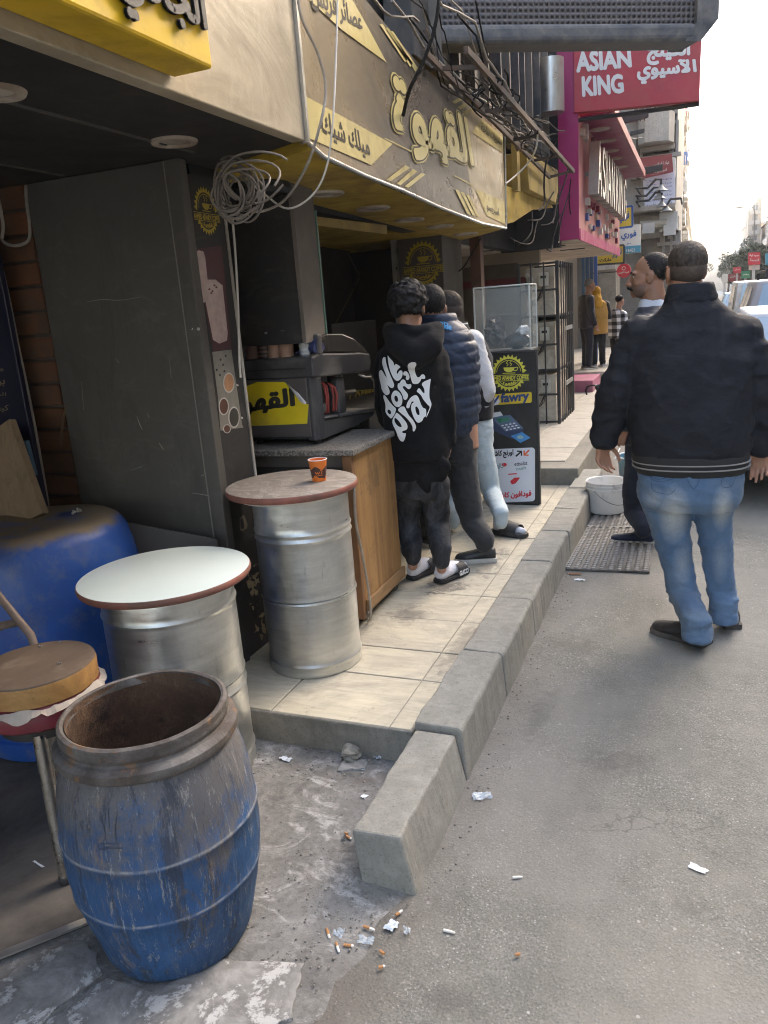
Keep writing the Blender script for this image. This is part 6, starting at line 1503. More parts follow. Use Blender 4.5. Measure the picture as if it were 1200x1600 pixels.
# --- espresso machine
em = thing('espresso_machine', 'dark grey espresso machine with yellow sticker standing on the granite counter', 'coffee machine', (-1.72,3.35,0.946))
mg = mk('machine_grey', (0.040,0.040,0.043), 0.42, 0.12, 5, dirt=(0.13,0.12,0.105), damt=0.35, bump=0.05)
md = mk('machine_black', (0.020,0.020,0.021), 0.45, 0.2, 5, dirt=(0.075,0.07,0.06), damt=0.4)
XL, XR = -1.93, -1.555
Qp = lambda pts: [tuple(PXX(x,y,XR)[1:]) for x,y in pts]
obj('base', MB().prism([(3.06,0.975),(3.06,1.045),(3.12,1.050),(3.70,1.005),(3.735,0.998),(3.70,0.978),(3.50,0.962),(3.10,0.962)],'x',XL,XR), mg, em, bevel=0.008)
obj('drip_tray', MB().prism([(3.13,1.053),(3.13,1.060),(3.725,1.020),(3.745,1.006),(3.73,1.0)],'x',XL+0.02,XR+0.008), mk('tray_steel',(0.42,0.41,0.39),0.3,0.1,10,metal=0.8,dirt=(0.2,0.18,0.15)), em, bevel=0.003)
obj('back_panel', MB().box((XL,3.045,0.985),(XR-0.03,3.075,1.245)), mk('machine_back',(0.085,0.075,0.07),0.45,0.15,4), em, bevel=0.004)
obj('corner_column', MB().prism([(XR-0.05,3.05),(XR-0.012,3.048),(XR+0.004,3.075),(XR+0.004,3.125),(XR-0.03,3.14),(XR-0.06,3.13)],'z',0.965,1.245), mg, em, bevel=0.006)
obj('front_column', MB().box((XR-0.10,3.33,1.045),(XR-0.012,3.41,1.215)), mg, em, bevel=0.01)
obj('cavity', MB().box((XL+0.03,3.20,1.05),(XR-0.06,3.32,1.24)), md, em)
hood = [(3.05,1.246),(3.05,1.335),(3.12,1.345),(3.40,1.325),(3.58,1.315),(3.70,1.30),(3.715,1.26),(3.69,1.212),(3.40,1.225),(3.16,1.238)]
obj('hood', MB().prism(hood,'x',XL,XR+0.008), mg, em, bevel=0.008)
n = NT('smoky_shell'); n.set(col=(0.045,0.04,0.034), rough=0.22, spec=0.7, alpha=0.9); smoky = n.m
shell_ = [(3.16,1.346),(3.165,1.415),(3.22,1.424),(3.40,1.415),(3.53,1.385),(3.63,1.345),(3.70,1.302),(3.58,1.3165),(3.40,1.3265)]
obj('cup_guard', MB().prism(shell_,'x',XL+0.01,XR+0.002), smoky, em, bevel=0.006)
obj('guard_rib', MB().box((XR-0.04,3.115,1.336),(XR+0.012,3.158,1.428)), mg, em, bevel=0.008)
obj('cup_rail', MB().box((XL,3.052,1.2465),(XR-0.0005,3.06,1.3),).box((XL,3.043,1.285),(XR-0.02,3.0495,1.292)), md, em)
red = mk('red_hose',(0.30,0.05,0.04),0.5); 
for k in range(6):
    y = 3.155+0.028*k; zt = 1.222-0.006*k
    obj('hose', MB().tube([(XR-0.035,y,zt),(XR-0.025,y+0.02,zt-0.02),(XR-0.022+0.006*(k%2),y+0.02,1.14),(XR-0.035,y+0.035,1.065)],0.006,8), red if k % 3 else M_['bcable'], em, smooth=True)
obj('valve_block', MB().box((XR-0.05,3.15,1.075),(XR-0.02,3.20,1.115)).box((XR-0.05,3.16,1.116),(XR-0.03,3.185,1.14)), M_['steel'], em, bevel=0.003)
obj('steam_wand', MB().tube([(XR-0.02,3.60,1.205),(XR+0.01,3.61,1.19),(XR+0.02,3.66,1.185),(XR+0.02,3.70,1.16),(XR+0.02,3.705,1.06)],0.006,10), chromem, em, smooth=True)
obj('group_head', MB().cyl((XR-0.10,3.50,1.13),0.035,0.085,24), chromem, em, bevel=0.004)
obj('portafilter', MB().tube([(XR-0.10,3.52,1.12),(XR-0.08,3.66,1.11)],[0.012,0.016],10), md, em)
for (x,y) in ((XR-0.03,3.11),(XR-0.03,3.55),(XL+0.04,3.11)): obj('foot', MB().lathe([(0.018,0),(0.02,0.004),(0.014,0.017)],(x,y,0.9455),16,cap0=True,cap1=True), md, em, smooth=True)
# yellow sticker with a curled corner on the back
sY = 3.0445
sq = [PY(378,606,sY),PY(402,597,sY),PY(445,597,sY),PY(470,628,sY),PY(482,632,sY),PY(480,662,sY),PY(384,666,sY)]
mb = MB().add([tuple(p) for p in sq]+[tuple(p+Vector((0,0.0005,0))) for p in sq],[tuple(range(7)),tuple(range(7,14))[::-1]]+[(i,(i+1)%7,7+(i+1)%7,7+i) for i in range(7)])
obj('sticker', mb, mk('sticker_yellow',(0.74,0.58,0.015),0.4,0.05,4,dirt=(0.45,0.33,0.03),damt=0.35,bump=0), em)
c0, c1, c2 = PY(446,597,sY), PY(470,627,sY), PY(477,631,sY)
mb = MB(); 
fl = [[c0+Vector((0,-0.001,0)), c1+Vector((0,-0.002,0))],[PY(452,602,sY-0.012),PY(470,629,sY-0.014)],[PY(462,611,sY-0.014),PY(477,632,sY-0.012)],[PY(466,614,sY-0.006),PY(479,629,sY-0.005)]]
for i in range(3): mb.add([fl[i][0],fl[i][1],fl[i+1][1],fl[i+1][0]],[(0,1,2,3)])
obj('curled_corner', mb, mk('sticker_back',(0.55,0.52,0.50),0.5,bump=0), em, smooth=True)
mb = MB(); put_text(mb, arabic('القهوة'), quad_fn(PY(362,654,sY),PY(460,641,sY),PY(360,617,sY),PY(458,607,sY),NYm,0.0015), 0.05, 10); obj('sticker_lettering', mb, M_['ink'], em)
# paper cups on the machine
tan = mk('cup_tan',(0.36,0.22,0.15),0.6,0.12,6,bump=0); darkc = mk('cup_dark',(0.13,0.07,0.05),0.6,0.2,6,bump=0)
k = 0
for i, (px, n_) in enumerate(((396,4),(415,7),(431,3),(449,8))):
    p = PY(px,560,3.10); p.z = 1.337
    t = thing('cup_stack', 'stack of paper cups on the espresso machine, %s' % ('brown one nearest the poster','dark striped one second from the poster','short tan one third from the poster','tall tan one beside the blue cloth')[i], 'cups', p, 'cup stacks on the machine')
    for q in range(n_):
        z = 0.009*q if n_ > 4 else 0.012*q
        obj('cup', MB().lathe([(0.024,0.045+z),(0.026,0.044+z),(0.033,0.002+z),(0.0345,0.001+z),(0.0345,-0.001+z),(0.031,0.0+z),(0.022,0.043+z)] if q else [(0.02,0.05),(0.026,0.05),(0.034,0.001),(0.03,0.0)],p,24,cap0=True), (darkc,darkc,tan,tan)[i] if q % 2 or n_ < 5 else (tan,M_['ink'],tan,tan)[i], t, smooth=True)
obj('blue_cloth', MB().loft([[Vector((-1.64+0.03*i+0.01*math.sin(a*2+i),3.13+0.05*math.cos(a),1.35+0.013*i*0.8+(0.006+0.010*i)*math.sin(a))) for a in np.linspace(0,2*math.pi,12,endpoint=False)] for i in range(4)]), mk('navy_cloth',(0.02,0.03,0.10),0.8), smooth=True, label='small navy cloth lying on the espresso machine beside the cups', cat='cloth')
t = thing('glass_tumbler', 'clear glass tumblers standing by the machine hood', 'glass', PY(500,545,3.12))
for dx in (0.0,): obj('glass_wall', MB().lathe([(0.022,0.0),(0.026,0.075),(0.0245,0.075),(0.021,0.004)],Vector((-1.60,3.09,1.337)),24,cap0=True), glass_mat('clear_glass',(0.8,0.85,0.85),0.05,0.3), t, smooth=True)

# --- hanging dark cabinet over the machine
hc = thing('hanging_cabinet', 'dark box cabinet hanging above the espresso machine', 'cabinet', (-1.75,3.2,1.40))
obj('front_panel', MB().box((-2.0,3.045,1.395),(-1.585,3.06,2.07)), M_['black'], hc, bevel=0.002)
obj('side_panel', MB().box((-1.584,3.045,1.395),(-1.565,3.24,2.07)), mk('dusty_brown_side',(0.115,0.10,0.083),0.6,0.15,4,dirt=(0.2,0.17,0.14)), hc, bevel=0.002)
obj('bottom_panel', MB().box((-2.0,3.061,1.397),(-1.586,3.24,1.41)), M_['panel'], hc)
obj('black_cap', MB().lathe([(0.11,0),(0.125,0.02),(0.12,0.045)],(-1.68,3.0,2.0),32,cap0=True,cap1=True), M_['black'], hc, smooth=True)
obj('fixing', MB().sph(PY(441,517,3.043),(0.012,0.003,0.004),10,6), M_['steel'], hc); obj('fixing', MB().sph(PY(415,520,3.043),(0.008,0.003,0.006),10,6), M_['steel'], hc)
mintg = NT('mint_glass_edge'); mintg.set(col=(0.16,0.27,0.22), rough=0.25, spec=0.7)
g_ = thing('green_glass', 'upright mint green glass panel behind the hanging cabinet', 'glass panel', (-1.6,3.3,1.4))
obj('pane', MB().box((-1.66,3.295,1.34),(-1.585,3.307,1.96)), mintg.m, g_, bevel=0.002)
obj('screw', MB().cyl(PY(487,406,3.2935),0.008,0.004,16,(0,-1,0)), M_['steel'], g_)
# --- promo kiosk with printed front and glass showcase
kx0, kx1, KY = -1.335, -0.973, 5.15
ki = thing('kiosk', 'black printed kiosk front with gold emblem and payment pictures on the pavement', 'kiosk', (-1.15,5.3,0.131))
kb_ = obj('cabinet_back', MB().box((kx0,KY+0.0505,0.132),(kx1-0.085,KY+0.36,1.17)), M_['black'], ki)
obj('front_board', MB().box((kx0,KY,0.132),(kx1,KY+0.05,1.178)), mk('kiosk_black',(0.014,0.014,0.014),0.45,0.25,5,dirt=(0.06,0.055,0.05),damt=0.4), ki, bevel=0.008)
obj('edge_trim', MB().box((kx1+0.0005,KY-0.004,0.14),(kx1+0.010,KY+0.012,1.182)).box((kx0,KY-0.004,1.1785),(kx1+0.01,KY+0.012,1.189)), mk('kiosk_trim',(0.055,0.05,0.047),0.5), ki)
kf = lambda px, py, h=0.0: PY(px, py, KY) + Vector((0,-0.0012-h,0))
kfn = lambda x, y, h: kf(x, y, h)
c = kf(795,583); e = 0.118
mb = gear_logo(MB(), lambda x, y, h: c + Vector((x*e,-h,y*e*1.02)), th=0.04)
obj('yellow_emblem', mb, mk('emblem_yellow',(0.66,0.62,0.07),0.5,bump=0), ki)
def rrect(x0,y0,x1,y1,r,s=0):
    pts = []
    for cx, cy, a0 in ((x1-r,y0+r,-90),(x1-r,y1-r,0),(x0+r,y1-r,90),(x0+r,y0+r,180)):
        for k in range(5):
            a = math.radians(a0+90*k/4); pts.append((cx+r*math.cos(a), cy+r*math.sin(a) + s*(cx-x0)/(x1-x0)))
    return pts
mb = MB(); blob(mb, rrect(757,617,831,634,3,-5), kfn, 0.0004); obj('yellow_strip', mb, mk('strip_yellow',(0.72,0.52,0.03),0.4,bump=0), ki)
mb = MB(); put_text(mb,'fawry', quad_fn(kf(783,633),kf(826,629),kf(783,615),kf(826,611),NYm,0.0012),0.05); obj('strip_lettering', mb, mk('deep_blue',(0.02,0.05,0.18),0.4,bump=0), ki)
mb = MB(); blob(mb, ring_pts(772,627,9,6.5,16), kfn, 0.0007); obj('white_disc', mb, M_['white_print'], ki)
mb = MB(); stroke(mb,[(763,631),(769,632),(775,625),(779,619)],3.2,kfn,4); obj('arrow', mb, mk('arrow_blue',(0.02,0.06,0.22),0.4,bump=0), ki)
# payment terminal picture
blu1 = mk('terminal_blue',(0.03,0.05,0.11),0.4,0.15,30,bump=0); blu2 = mk('terminal_light_blue',(0.10,0.15,0.24),0.4,0.15,30,bump=0)
mb = MB(); blob(mb,[(763,655),(797,650),(818,672),(817,682),(800,686),(772,673)],kfn,0.0006); obj('terminal', mb, blu1, ki)
mb = MB(); blob(mb,[(766,652),(797,648),(818,669),(790,674)],kfn,0.0010); obj('terminal_face', mb, blu2, ki)
mb = MB(); blob(mb,[(775,654),(793,651),(799,657),(781,661)],kfn,0.0014); obj('terminal_screen', mb, mk('screen_green',(0.04,0.20,0.13),0.3,bump=0), ki)
mb = MB()
for i in range(3):
    for j in range(4): q = (785+6*j+3.4*i, 664.5-1.2*j+3.4*i); blob(mb,[(q[0]-1.8,q[1]),(q[0]+1.6,q[1]-0.8),(q[0]+2.6,q[1]+0.9),(q[0]-0.8,q[1]+1.6)],kfn,0.0014)
obj('terminal_keys', mb, M_['white_print'], ki)['kind'] = 'stuff'
mb = MB(); blob(mb,[(764,646),(782,643),(786,649),(768,653)],kfn,0.0014); obj('receipt', mb, M_['white_print'], ki)
mb = MB(); blob(mb,[(798,681),(816,675),(829,684),(813,692)],kfn,0.0010); obj('bank_card', mb, mk('card_blue',(0.06,0.26,0.55),0.4,0.1,30,bump=0), ki)
mb = MB(); blob(mb,ring_pts(813,683,5,3,12),kfn,0.0014); obj('card_disc', mb, mk('card_pale',(0.30,0.48,0.45),0.4,bump=0), ki)
# white panel
mb = MB(); blob(mb, rrect(766,702,836,786,5,-3), kfn, 0.0004); obj('white_panel', mb, mk('panel_white',(0.66,0.68,0.72),0.4,0.03,5,bump=0), ki)
redp = mk('print_bright_red',(0.60,0.03,0.045),0.4,bump=0); org = mk('print_orange_red',(0.68,0.12,0.03),0.4,bump=0)
mb = MB(); put_text(mb, arabic('اورنج كاش'), quad_fn(kf(769,717),kf(802,714),kf(769,705),kf(802,702),NYm,0.0012),0.04)
stroke(mb,[(806,713),(814,706)],2.6,kfn,1,cap=0); stroke(mb,[(808,705),(815,705),(815,712)],2.4,kfn,1,cap=0); obj('black_lettering', mb, M_['ink'], ki)
mb = MB(); stroke(mb,[(827,703),(819,711)],2.6,kfn,1,cap=0); stroke(mb,[(826,711),(819,711),(819,704)],2.4,kfn,1,cap=0); obj('orange_arrow', mb, org, ki)
mb = MB(); put_text(mb,'etisalat', quad_fn(kf(804,728),kf(824,726),kf(804,722),kf(824,720),NYm,0.0012),0.01); obj('small_lettering', mb, M_['ink'], ki)
mb = MB(); put_text(mb,'cash', quad_fn(kf(806,735),kf(822,733),kf(806,730),kf(822,728),NYm,0.0012),0.01); put_text(mb,'valU', quad_fn(kf(773,733),kf(787,731),kf(773,725),kf(787,723),NYm,0.0012),0.01); obj('teal_lettering', mb, mk('print_teal',(0.10,0.28,0.26),0.4,bump=0), ki)
mb = MB(); blob(mb,ring_pts(788,726,4,3,10),kfn,0.0008); put_text(mb, arabic('فودافون كاش'), quad_fn(kf(777,780),kf(830,777),kf(777,770),kf(830,766),NYm,0.0012),0.05)
for a_, b_ in (((795,741),(807,740)),((807,740),(808,764)),((808,764),(796,765)),((796,765),(795,741))): stroke(mb,[a_,b_],1.8,kfn,1)
stroke(mb,[(796,759),(808,758)],1.4,kfn,1); blob(mb,[(797,752),(804,746),(813,746),(806,755),(800,757)],kfn,0.0009); obj('red_lettering', mb, redp, ki)
# showcase
sc = thing('showcase', 'small glass display case standing on the black kiosk', 'display case', (-1.19,5.35,1.182))
gx = glass_mat('showcase_glass',(0.55,0.60,0.58),0.06,0.12); s0,s1,t0,t1,z0,z1 = -1.385,-1.015,5.18,5.42,1.19,1.60
obj('base_plate', MB().box((s0,t0,1.1825),(s1,t1,1.192)), mk('steel_base',(0.3,0.3,0.29),0.4,metal=0.7), sc)
for nm, lo, hi in (('front_pane',(s0+.006,t0,z0+.004),(s1-.006,t0+.004,z1-.004)),('back_pane',(s0+.006,t1-.004,z0+.004),(s1-.006,t1,z1-.004)),('side_pane',(s0,t0+.006,z0+.004),(s0+.004,t1-.006,z1-.004)),('side_pane',(s1-.004,t0+.006,z0+.004),(s1,t1-.006,z1-.004)),('top_pane',(s0,t0,z1),(s1,t1,z1+.005)),('shelf',(s0+.006,t0+.01,1.42),(s1-.006,t1-.01,1.425))): obj(nm, MB().box(lo,hi), gx, sc)
edge_ = mk('glass_edge',(0.50,0.53,0.50),0.3)
for (x,y) in ((s0,t0),(s1,t0),(s0,t1),(s1,t1)): obj('edge_strip', MB().box((x-.004,y-.004,z0),(x+.004,y+.004,z1+.006)), edge_, sc)
for (x0_,y0_,x1_,y1_) in ((s0,t0,s1,t0),(s1,t0,s1,t1)): obj('edge_strip', MB().tube([(x0_,y0_,z1+.006),(x1_,y1_,z1+.006)],0.005,6), edge_, sc)
obj('helmet', MB().sph((-1.13,5.31,1.245),(0.09,0.08,0.055),20,12), mk('dark_helmet',(0.04,0.045,0.05),0.3), smooth=True, label='dark round bowl lying in the glass display case', cat='bowl')
def crumple(mb, c, r, seed, n=10, m=7, flat=1.0):
    b0 = len(mb.v); mb.sph(c, (r,r,r*flat), n, m)
    for i in range(b0, len(mb.v)):
        p = Vector(mb.v[i]); d = p-Vector(c); k = 1+0.55*noise.noise(d*(2.2/r)+Vector((seed,0,0))); mb.v[i] = tuple(Vector(c)+d*k)
    return mb
obj('plastic_bag', crumple(MB(),(-1.085,5.29,1.31),0.045,3,14,10,0.7), mk('white_bag',(0.62,0.64,0.66),0.35), label='crumpled white plastic bag on the dark bowl in the display case', cat='bag')
obj('paper_roll', crumple(MB(),(-1.28,5.32,1.30),0.075,8,14,10,1.3), mk('dark_bag',(0.06,0.06,0.065),0.5), label='crumpled dark bag behind the glass of the display case', cat='bag')

# --- white bucket, blue bucket, rubber mat
bk = Vector((-0.555,5.45,0.026))
t = thing('bucket', 'dirty white plastic paint bucket standing on the rubber mat by the kerb', 'bucket', bk)
wb = mk('bucket_white',(0.74,0.735,0.71),0.45,0.04,4,dirt=(0.30,0.275,0.24),dscale=9,damt=0.15)
obj('wall', MB().lathe([(0.10,0.0),(0.122,0.002),(0.127,0.012),(0.138,0.165),(0.146,0.166),(0.146,0.176),(0.1395,0.178),(0.140,0.190),(0.145,0.191),(0.145,0.200),(0.1405,0.202),(0.141,0.213),(0.146,0.218),(0.143,0.222),(0.137,0.218),(0.124,0.03),(0.001,0.028)],bk,56,cap0=True), wb, t, smooth=True)
obj('handle', MB().tube([bk+Vector((0.147*math.cos(a),0.147*math.sin(a),0.17-0.10*max(0,math.sin((a+2.1)/2.6*math.pi)))) for a in np.linspace(-2.1,0.5,20)],0.0022,6), M_['steel'], t, smooth=True)
bb_ = Vector((-0.38,6.05,0.001))
t = thing('bucket', 'light blue bucket with white rim behind the man in navy trousers', 'bucket', bb_)
obj('wall', MB().lathe([(0.11,0.0),(0.13,0.004),(0.155,0.28),(0.165,0.285),(0.165,0.30),(0.15,0.30),(0.125,0.02),(0.001,0.018)],bb_,40,cap0=True), mk('bucket_blue',(0.12,0.30,0.40),0.45,0.1,4,dirt=(0.3,0.3,0.28)), t, smooth=True)
obj('rim', MB().tube([bb_+Vector((0.163*math.cos(a),0.163*math.sin(a),0.303)) for a in np.linspace(0,2*math.pi,40,endpoint=False)],0.006,6,closed=True), M_['white_print'], t, smooth=True)
obj('handle', MB().tube([bb_+Vector((-0.165+0.02*math.sin(a),0.165*math.cos(a),0.30+0.05*math.sin(a))) for a in np.linspace(0,math.pi,14)],0.004,6), wb, t, smooth=True)
m0 = [(-0.668,4.21),(-0.205,4.228),(-0.225,5.62),(-0.62,5.66)]
mt = thing('rubber_mat', 'worn grey ribbed rubber mat lying on the road against the kerb', 'mat', (-0.43,4.9,0))
rubm = mk('grey_rubber',(0.060,0.058,0.053),0.75,0.25,8,dirt=(0.20,0.185,0.16),damt=0.6,space='World')
poly = [(m0[0][0],m0[0][1]),(m0[1][0],m0[1][1]),(m0[2][0],m0[2][1]),(m0[3][0],m0[3][1])]
obj('base_sheet', MB().prism(poly,'z',0.003,0.015), rubm, mt, bevel=0.002)
rows = []
mats_ = rubm; NX_, NYr = 9, 44
mb = MB()
for i in range(NX_+1):
    for j in range(NYr):
        u, v = (i+0.5)/(NX_+1), (j+0.3)/NYr
        a = Vector(poly[0]).lerp(Vector(poly[1]),u); b = Vector(poly[3]).lerp(Vector(poly[2]),u); c = a.lerp(b,v)
        mb.lathe([(0.0155,0),(0.013,0.008),(0.006,0.010)],(c.x,c.y,0.0148),8,cap1=True)
obj('knobs', mb, mk('rubber_knob',(0.20,0.19,0.175),0.7,0.25,30,space='World'), mt, smooth=True, kind='stuff')
obj('seam_strip', MB().quad3(Vector((-0.645,5.05,0.0235)),Vector((-0.215,5.07,0.0235)),Vector((-0.215,5.085,0.0235)),Vector((-0.645,5.065,0.0235)),0.008), mk('pale_seam',(0.24,0.23,0.21),0.7), mt)
obj('edge_strip', MB().tube([(m0[0][0]+.005,m0[0][1],0.012),(m0[3][0]+.005,m0[3][1],0.012)],0.008,6), mk('pale_seam2',(0.20,0.19,0.17),0.8), mt)

# --- litter
butt_o = mk('filter_orange',(0.42,0.20,0.075),0.7,0.2,40); butt_w = mk('cigarette_paper',(0.66,0.63,0.57),0.7,0.1,40); ash = mk('ash',(0.08,0.075,0.07),0.9)
def butt(px, py, ang, L1=0.022, L2=0.012, label='', z=0.009):
    p = PZ(px,py,z); d = Vector((math.cos(ang),math.sin(ang),0)); p.z = z
    t = thing('cigarette_butt', label, 'cigarette butt', p, 'cigarette butts on the ground')
    r = 0.0036; L1 *= 0.88; L2 *= 0.88
    if L1: obj('filter', MB().tube([p-d*L1*0.5,p+d*L1*0.5],r,8), butt_o, t, smooth=True)
    if L2: obj('paper', MB().tube([p+d*(L1*0.5+0.0002),p+d*(L1*0.5+L2*0.7),p+d*(L1*0.5+L2)+Vector((0,0,-0.001))],[r,r*0.95,r*0.7],8), butt_w, t, smooth=True)
for a in [(544,1308,-0.4,0.022,0.004,'orange cigarette butt beside the near end of the kerb'),(512,1456,-0.9,0.024,0.012,'orange cigarette butt at the left end of the litter by the kerb'),
          (573,1449,-0.1,0.020,0.016,'orange and white cigarette butt nearest the torn plastic'),(543,1477,0.15,0.022,0.006,'orange cigarette butt in the middle of the litter patch'),
          (526,1476,-0.9,0.014,0.02,'crushed bent cigarette butt beside the clear plastic'),(597,1488,-0.4,0.016,0.0,'short orange filter below the torn plastic'),(595,1511,0.6,0.012,0.005,'short tan filter lowest in the litter patch'),
          (621,1428,1.1,0.012,0.014,'cigarette end standing out right below the kerb end'),(809,1491,0.5,0.014,0.0,'lone tan filter on the asphalt'),(541,1302,-0.4,0.012,0.0,'brown filter stub beside the orange butt')]: butt(*a)
for a in [(693,1453,0.0,0.0,0.034,'white cigarette lying on the asphalt by the pavement seam'),(801,1371,0.4,0.0,0.030,'white cigarette lying on the open asphalt')]: butt(*a, z=0.0055)
def scrap(px, py, w, h, label, mat, seed, z=0.008, name='paper_scrap', amp=0.010):
    c = PZ(px,py,z); n1 = 7; rnd = random.Random(seed); vs = []
    rot = rnd.uniform(-0.5,0.5)
    for i in range(n1):
        for j in range(n1):
            u, v = i/(n1-1)-0.5, j/(n1-1)-0.5
            ed = max(abs(u),abs(v))
            k = 1 + (0.30*noise.noise(Vector((u*5+seed,v*5,1))) if ed > 0.4 else 0)
            x, y = u*w*k, v*h*k
            vs.append((c.x+x*math.cos(rot)-y*math.sin(rot), c.y+x*math.sin(rot)+y*math.cos(rot), z+abs(noise.noise(Vector((u*4+seed*3,v*4,0))))*amp))
    fs = [(i*n1+j,(i+1)*n1+j,(i+1)*n1+j+1,i*n1+j+1) for i in range(n1-1) for j in range(n1-1)]
    return obj(name, MB().add(vs,fs), mat, label=label, cat='litter')
pap = mk('scrap_white',(0.68,0.69,0.70),0.55,0.06,30,bump=0); plas = NT('clear_wrapper'); plas.set(col=(0.62,0.68,0.72),rough=0.18,alpha=0.55,spec=0.9); plas = plas.m
scrap(1091,1357,0.045,0.022,'flat white paper scrap at the right on the asphalt',pap,1,0.004,amp=0.005)
scrap(753,1244,0.060,0.035,'crumpled silvery wrapper on the road beside the kerb',plas,2,0.004,amp=0.018)
scrap(748,1243,0.030,0.022,'small white fold inside the silvery wrapper',pap,22,0.006,amp=0.012)
scrap(613,1446,0.028,0.036,'torn pale plastic piece at the kerb end',mk('pale_plastic',(0.56,0.60,0.64),0.3,0.05,30,bump=0),3,0.008)
scrap(531,1458,0.022,0.026,'crumpled clear wrapper among the cigarette butts',plas,4,0.008,amp=0.02)
scrap(572,1470,0.040,0.022,'second clear wrapper among the cigarette butts',plas,5,0.008,amp=0.018)
scrap(636,1455,0.016,0.022,'small clear wrapper at the pavement seam',plas,6,0.006,amp=0.018)
scrap(447,1186,0.045,0.022,'white paper scrap below the tiled step',pap,7,0.009,amp=0.012)
scrap(569,1244,0.020,0.018,'small white bottle cap sized scrap left of the kerb',pap,8,0.009,amp=0.006)
scrap(559,1197,0.055,0.028,'flat transparent wrapper below the tiled step',plas,9,0.009,amp=0.006)
scrap(590,1183,0.030,0.022,'crumpled clear wrapper in the corner of step and kerb',plas,10,0.008,amp=0.02)
scrap(906,906,0.055,0.022,'small white scrap on the road before the rubber mat',pap,11,0.004,amp=0.008)
scrap(898,897,0.07,0.022,'brown leaf like scrap at the corner of the rubber mat',mk('scrap_brown',(0.20,0.10,0.05),0.8),12,0.004,amp=0.008)
scrap(60,1350,0.05,0.006,'thin white strip lying on the dark shop floor',pap,13,0.024,amp=0.003)
scrap(537,1310,0.014,0.012,'dark grey crumb of foil beside the orange butt',mk('foil_dark',(0.22,0.22,0.22),0.4,metal=0.6),14,0.009,amp=0.012)
st_ = PZ(548,1176,0.03)
rk = obj('broken_stone', crumple(MB(),(st_.x,st_.y,0.028),0.036,5,12,9,0.75), M_['riser'], label='broken grey piece of cement lying below the tiled step', cat='stone')
for k,(x,y,r) in enumerate([(780,760,0.012),(700,818,0.01),(645,990,0.006)]):
    pass
# ================================================================ people
def V3(*a): return Vector(a)
def capsule(mb, p0, p1, r0, r1, flat=None, n=16):
    """tapered capsule; flat = (direction, factor) squashes the section along a direction"""
    p0, p1 = Vector(p0), Vector(p1); d = p1-p0; L = d.length
    if L < 1e-6: d = Vector((0,0,1)); L = 1e-6
    d = d/L
    if flat: u = flat[0]-d*flat[0].dot(d); u = u.normalized() if u.length > 1e-4 else d.orthogonal().normalized()
    else: u = d.orthogonal().normalized()
    w = d.cross(u); fu = flat[1] if flat else 1
    rings = []
    for k in range(1,5): a = math.pi/2*k/4; rings.append((-r0*math.cos(a), r0*math.sin(a)))
    for k in range(1,6): t = k/6; rings.append((L*t, r0+(r1-r0)*t))
    for k in range(0,4): a = math.pi/2*k/4; rings.append((L+r1*math.sin(a), r1*math.cos(a)))
    rr = [[p0+d*s+(u*math.cos(2*math.pi*q/n)*fu+w*math.sin(2*math.pi*q/n))*r for q in range(n)] for s, r in rings]
    return mb.loft(rr)
def chain(mb, pts, rs, flat=None):
    for i in range(len(pts)-1): capsule(mb, pts[i], pts[i+1], rs[i], rs[i+1], flat)
    return mb
def torso(mb, rings, n=28, e=2.4):
    """rings: (centre, half width, half depth, yaw)"""
    out = []
    for c, rx, ry, yaw in rings:
        c = Vector(c); ring = []
        for q in range(n):
            a = 2*math.pi*q/n; ca, sa = math.cos(a), math.sin(a)
            x = rx*math.copysign(abs(ca)**(2/e),ca); y = ry*math.copysign(abs(sa)**(2/e),sa)
            ring.append(c+Vector((x*math.cos(yaw)-y*math.sin(yaw), x*math.sin(yaw)+y*math.cos(yaw), 0)))
        out.append(ring)
    return mb.loft(out)
def remeshed(mb, voxel, smooth=4, fn=None):
    me = bpy.data.meshes.new('tmp'); me.from_pydata(mb.v, [], mb.f)
    bm = bmesh.new(); bm.from_mesh(me); bmesh.ops.recalc_face_normals(bm, faces=bm.faces); bm.to_mesh(me); bm.free()
    o = bpy.data.objects.new('tmp', me); COL.objects.link(o)
    m = o.modifiers.new('r','REMESH'); m.mode = 'VOXEL'; m.voxel_size = voxel; m.use_smooth_shade = True
    if smooth: s = o.modifiers.new('s','SMOOTH'); s.factor = 0.5; s.iterations = smooth
    dg = bpy.context.evaluated_depsgraph_get(); dg.update()
    r = bpy.data.meshes.new_from_object(o.evaluated_get(dg))
    bpy.data.objects.remove(o); bpy.data.meshes.remove(me)
    if fn:
        N = len(r.vertices); co = np.empty(N*3); nr = np.empty(N*3)
        r.vertices.foreach_get('co', co); r.vertex_normals.foreach_get('vector', nr)
        co = co.reshape(-1,3); nr = nr.reshape(-1,3)
        d = np.array([fn(Vector(c), Vector(k)) for c, k in zip(co, nr)])
        co += nr*d[:,None]; r.vertices.foreach_set('co', co.ravel()); r.update()
    return r
def soft(name, mb, voxel, mat, parent, smooth=4, fn=None):
    me = remeshed(mb, voxel, smooth, fn); me.materials.clear()
    o = obj(name, me, mat, parent)
    me.polygons.foreach_set('use_smooth', [True]*len(me.polygons))
    return o
